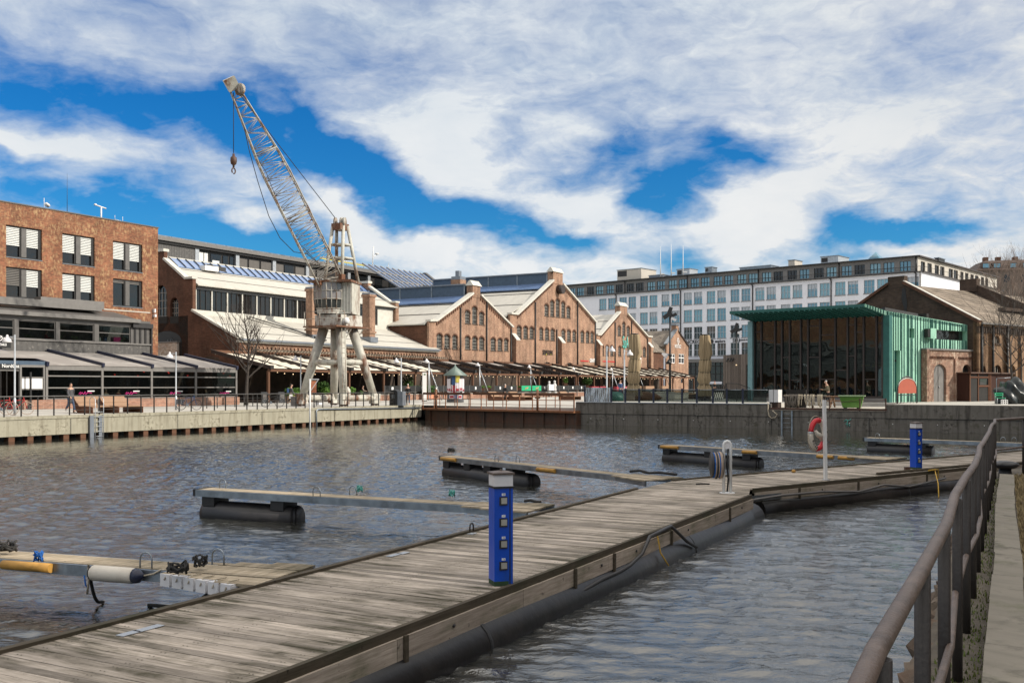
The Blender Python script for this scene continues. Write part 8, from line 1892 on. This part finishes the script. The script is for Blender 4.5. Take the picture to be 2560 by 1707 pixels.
bl = thing('glass_balustrade','glass balustrade with dark blue posts on the dark quay edge','balustrade',R0+V3((0,0,1.665)),dirang(RD))
xs_ = [r_at(p) for p in (1527,1562,1596.8,1632.5,1667,1704,1741,1781,1816,1856,1918)]
for x in xs_[:-1]: MB().box(x-.06,x+.06,.05,.15,0,.98).build('post', M['navy'], bl)
for a,b_ in zip(xs_[:-1],xs_[1:]):
    MB().box(a+.06,b_-.06,.095,.105,.06,.9).build('pane', M['pane_clear'], bl); MB().tube([(a,.1,.9),(b_,.1,.9)], .02, 5).build('rail', M['galv'], bl)
mb = MB(); rr = random.Random(1); xa = r_at(1462); xb = r_at(1525); n = 44; pts = []
t = thing('wavy_fence','wavy polished metal sheet fence at the corner of the dark quay','fence',R0+V3((0,0,1.665)),dirang(RD)); vs = []; fs = []
ph = [.07*math.sin(k*1.5)+.05*rr.uniform(-1,1) for k in range(n+1)]
for k in range(n+1):
    x = xa+(xb-xa)*k/n
    for j in range(5): vs.append((x+.03*math.sin(j*2+k*1.3),.1+ph[k]*(1+.5*math.sin(j*1.7+k)),j*.26))
for k in range(n):
    for j in range(4): fs.append((k*5+j,(k+1)*5+j,(k+1)*5+j+1,k*5+j+1))
MB().add(vs,fs,True).build('sheet', M['steel'], t); MB().box(xa-.08,xa,.03,.17,-.0,1.15).build('post', M['navy'], t); MB().box(xb,xb+.05,.03,.17,0,1.1).build('post', M['navy'], t)
# furniture behind the balustrade
def bx(name,label,cat,px,py,Y,w_,d_,h_,mat,rz=0,extra=None):
    p = dp(px,py,Y); o = thing(name,label,cat,(p.x,p.y,1.63),rz); MB().box(-w_/2,w_/2,-d_/2,d_/2,.05,h_).build('body', M[mat], o); MB().box(-w_/2-.03,w_/2+.03,-d_/2-.03,d_/2+.03,h_+.003,h_+.06).build('lid', M[mat], o); MB().box(-w_/2+.05,w_/2-.05,-d_/2+.05,d_/2-.05,0,.05).build('foot', M['black'], o); return o
bx('planter_box','pale planter box behind the balustrade under the first parasol','planter',1566,1003,79,1.3,.6,.55,'cloth_tan'); bx('planter_box','long cream planter box behind the balustrade near the black mast','planter',1657,1003,84,1.9,.6,.62,'coping'); bx('planter_box','cream planter box with low top right of the black mast','planter',1698,1003,86,1.5,.6,.5,'coping')
o = lump('covered_heap','brown covered heap behind the balustrade right of the first parasol','heap',(dp(1614,1003,82).x,82,1.63),(1.3,.8,.5),3,'timber_brown',.2); 
lump('boat_hull','dark green upturned hull behind the balustrade left of the first parasol','boat',(dp(1538,1003,77).x,77,1.63),(.75,.6,.55),13,'copper_dark',.05)
tb = thing('low_bench','low dark bench with pale top behind the balustrade','bench',(dp(1737,1003,88).x,88,1.63),R(10)); MB().box(-1.5,1.5,-.35,.35,.45,.53).build('top', M['bench_wood'], tb); MB().box(-1.4,1.4,-.3,.3,0,.45).build('base', M['timber_dark'], tb)
ch = thing('stacked_chairs','stack of dark folded chairs left of the timber shed','chairs',(dp(1797,1003,84).x,84,1.63),R(-15)); mb = MB()
for k in range(5): mb.beam((-.45+.16*k,0,0),(-.1+.16*k,0,1.25),.5,.05)
mb.build('frame', M['black'], ch); MB().beam((.1,-.05,.7),(.35,-.05,1.1),.1,.06).build('arm', M['bench_wood'], ch)
gs_ = thing('glazed_screen','dark framed screen with clear panes in front of the timber shed','screen',dp(1845,1003,74.5),dirang(RD)); gs_.location.z = 1.66
for x in (-.9,-.1,.7): MB().box(x-.03,x+.03,-.03,.03,0,1.35 if x < -.5 else 1.0).build('post', M['frame_dark'], gs_)
MB().box(-.9,1.0,-.005,.005,.05,.9).build('pane', M['pane_clear'], gs_); MB().tube([(-.9,0,1.35),(.0,0,1.33),(.9,0,1.0)], .03, 5).build('rail', M['frame_dark'], gs_)
# ------------------------------------------------------------------ things at the loading bay
def bayp(px, off): s = r_at(px); return R0+RD*s+V3((.493,.87,0))*off
p = bayp(1933,.5); t = thing('white_cabinet','white service cabinet on a dark base at the corner of the low bay','cabinet',(p.x,p.y,1.38),dirang(RD)+R(-12)); zc_ = CZ+(HY-1005)/F*p.y-1.38; zt_ = CZ+(HY-974)/F*p.y-1.38; MB().box(-.34,.34,-.25,.3,zc_,zt_).build('cabinet', M['white_paint'], t); MB().box(-.02,.02,-.262,-.25,zc_,zt_).build('door_joint', M['fascia'], t); MB().box(-.3,.3,-.22,.28,0,zc_).build('base', M['timber_dark'], t)
worldtube([bayp(1921,-.05)+V3((0,0,1.7)),bayp(1921,-.1)+V3((0,0,1.2)),bayp(1924,-.15)+V3((0,0,.85)),bayp(1930,-.15)+V3((0,0,.7)),bayp(1940,-.15)+V3((0,0,.75)),bayp(1944,-.12)+V3((0,0,.95)),bayp(1932,-.1)+V3((0,0,1.2))], .04, 'drain_hose', 'rope', 'pale hose looping down the dark wall below the white cabinet', 'hose')
pa_, pb_ = bayp(1950,1.0), bayp(2056,1.1); t = thing('rope_rack','long rack with a pale rail for ropes in the low bay','rack',(pa_.x,pa_.y,1.38),dirang(pb_-pa_)); RW = (pb_-pa_).length; zr_ = CZ+(HY-987)/F*pa_.y-1.38
MB().box(0,RW,-.06,.06,zr_-.08,zr_).build('rail', M['fascia_wood'], t)
for x in (.1,RW*.34,RW*.68,RW-.1): MB().box(x-.05,x+.05,-.05,.05,0,zr_-.08).build('post', M['timber_dark'], t)
MB().box(.05,RW*.5,.4,.6,0,zr_+.35).build('dark_crates', M['interior'], t)
rr = random.Random(17); wdir = (pb_-pa_).normalized()
def ropehang(label, f, n, spread, mat, r=.028):
    mb = MB()
    for k in range(n):
        x = f*RW+rr.uniform(-spread,spread); l_ = zr_*rr.uniform(.7,1.02); dx = rr.uniform(-.25,.25)*spread*2
        mb.tube([(x,.09,zr_-.3),(x,.07,zr_+.02),(x,-.07,zr_+.03),(x+dx*.2,-.11,zr_*.7),(x+dx*.6,-.13+rr.uniform(-.04,.04),zr_-l_*.75),(x+dx,-.1,max(.03,zr_-l_))], r, 5)
    o = mb.build('hanging_ropes', M[mat]); place(tag(o,label,'rope','ropes hung on the rack'), t.location, t.rotation_euler.z)
M['rope_grey'] = mplain('rope_grey', (.15,.13,.11), .9, var=.3, sc=20)
ropehang('bundle of dark grey ropes at the left of the rack', .2, 14, .42, 'rope_grey'); ropehang('few pale straggling ropes left of the middle of the rack', .38, 4, .18, 'rope'); ropehang('thick bundle of pale ropes in the middle of the rack', .60, 9, .35, 'rope', .036); ropehang('bundle of pale ropes at the right end of the rack', .86, 8, .22, 'rope', .034)
p = bayp(2084,3.3); t = thing('picnic_table','wooden picnic table with sloping legs behind the person with the cap','table',(p.x,p.y,1.38),dirang(RD)); MB().box(-1.1,1.1,-.4,.4,.72,.78).build('top', M['bench_wood'], t); MB().box(-1.1,1.1,-.85,-.6,.42,.47).build('bench', M['bench_wood'], t); MB().box(-1.1,1.1,.6,.85,.42,.47).build('bench', M['bench_wood'], t)
for x in (-.75,.75):
    for s in (-1,1): MB().beam((x+.0,s*.75,0),(x,s*.2,.72),.1,.12).build('leg', M['bench_wood'], t)
MB().beam((1.0,-.1,0),(.55,-.1,.72),.16,.1).build('brace', M['orange'], t)
p = bayp(2122,1.0); t = thing('green_tub','lime green tapered plastic tub with pale rim in the low bay','tub',(p.x,p.y,1.38),dirang(RD)+R(8)); MB().hexa([(-.56,-.35,.06),(.56,-.35,.06),(.56,.35,.06),(-.56,.35,.06)],[(-.74,-.5,.78),(.74,-.5,.78),(.74,.5,.78),(-.74,.5,.78)]).build('body', M['green_tub'], t); MB().box(-.82,.82,-.57,.57,.78,.84).build('rim', M['green_rim'], t)
for x in (-.4,.4): MB().box(x-.1,x+.1,-.3,.3,0,.06).build('skid', M['black'], t)
MB().box(-.66,.66,-.45,-.415,.42,.45).build('seam', M['leaf'], t)
# ------------------------------------------------------------------ bare trees
def baretree(label, p, H, seed, mat='bark', lean=0, spread=.5, trunk=.11, first=.3, lv=5, dens=1.0, grp=None, fork=3):
    rr = random.Random(seed); t = thing('bare_tree', label, 'tree', p, 0, grp); tr = MB(); br = MB()
    pts = []; n = 9
    for i in range(n): f = i/(n-1); pts.append(V3((lean*f*f*H+.03*H*math.sin(f*5+seed)*f, .02*H*math.sin(f*4), f*H*.8)))
    rad = [trunk*(1-.85*i/(n-1)) for i in range(n)]; tr.tube(pts, rad, 8)
    def grow(p0, d, ln, r, l):
        q = [p0]; dd = d.copy(); m = 4
        for i in range(m):
            dd = (dd+V3((rr.uniform(-.22,.22),rr.uniform(-.22,.22),rr.uniform(-.02,.22)))).normalized(); q.append(q[-1]+dd*ln/m)
        br.tube(q, [max(.006,r*(1-.7*i/m)) for i in range(m+1)], 5 if l > 2 else 4, caps=False)
        if l <= 0: return
        for k in range(fork if l > 1 else 3):
            a = q[rr.randint(1,m)]; e = (dd+V3((rr.uniform(-1,1),rr.uniform(-1,1),rr.uniform(-.3,.7)))*spread*1.3).normalized(); grow(a, e, ln*rr.uniform(.5,.78), r*.5, l-1)
    nb = int(13*dens)
    for k in range(nb):
        f = first+(.98-first)*k/nb; i = min(n-2,int(f*(n-1))); a = pts[i].lerp(pts[i+1], f*(n-1)-i); an = k*2.4+rr.uniform(-.4,.4)
        d = V3((math.cos(an),math.sin(an),.75+.5*f)).normalized(); grow(a, d, H*(.36*(1-f)+.13), trunk*(.5*(1-f)+.12), lv-3)
    tr.build('trunk', M[mat], t); br.build('crown', M[mat], t); return t
u = fu(616,13.5); baretree('bare young tree standing before the cream roof hall', L(u,13.5,1.2), 9.2, 5, trunk=.17, first=.3, dens=1.7, lv=5, spread=.42)
baretree('thin bare sapling before the old brick warehouse', (dp(2532,1005,73).x,73,1.6), 9.5, 8, 'bark', trunk=.09, dens=1.6, first=.28, lean=.0, spread=.6)
baretree('bare leaning tree at the right frame edge before the slate roof', (dp(2556,1005,78).x,78,1.6), 8.5, 18, 'bark', trunk=.09, dens=1.5, first=.4, lean=-.06, spread=.6)
for i,(px,py,Y,H,lab) in enumerate(((2500,742,175,10,'bare brown tree in front of the hill house, left one'),(2535,748,180,12,'tall bare tree in front of the hill house, middle one'),(2558,745,170,9,'bare brown tree cut by the right frame edge on the hill'))):
    p = dp(px,py,Y); baretree(lab, (p.x,p.y,p.z-6), H+5, 40+i, 'bark_pale', trunk=.2, dens=1.5, first=.25, lv=5, spread=.6, grp='bare trees below the hill house')
# creeper stems on the left gable
cm = MB(); rr = random.Random(12)
for k in range(9):
    u0_,z_ = uz(1150+rr.uniform(-6,10),890,27); q = [V3((0,0,0))]; d = V3((rr.uniform(-.7,.5),0,1)).normalized()
    for i in range(7): d = (d+V3((rr.uniform(-.3,.2),0,rr.uniform(-.1,.2)))).normalized(); q.append(q[-1]+d*rr.uniform(.7,1.3))
    cm.tube([V3((a.x+rr.uniform(-.1,.1)*0+(k-4)*.35,-.08,a.z)) for a in q], .03, 4)
u0_,z_ = uz(1152,905,27); place(tag(cm.build('bare_creeper', M['bark']),'bare creeper stems climbing the left gable wall','plant'), L(u0_,26.95,2.2), UA)
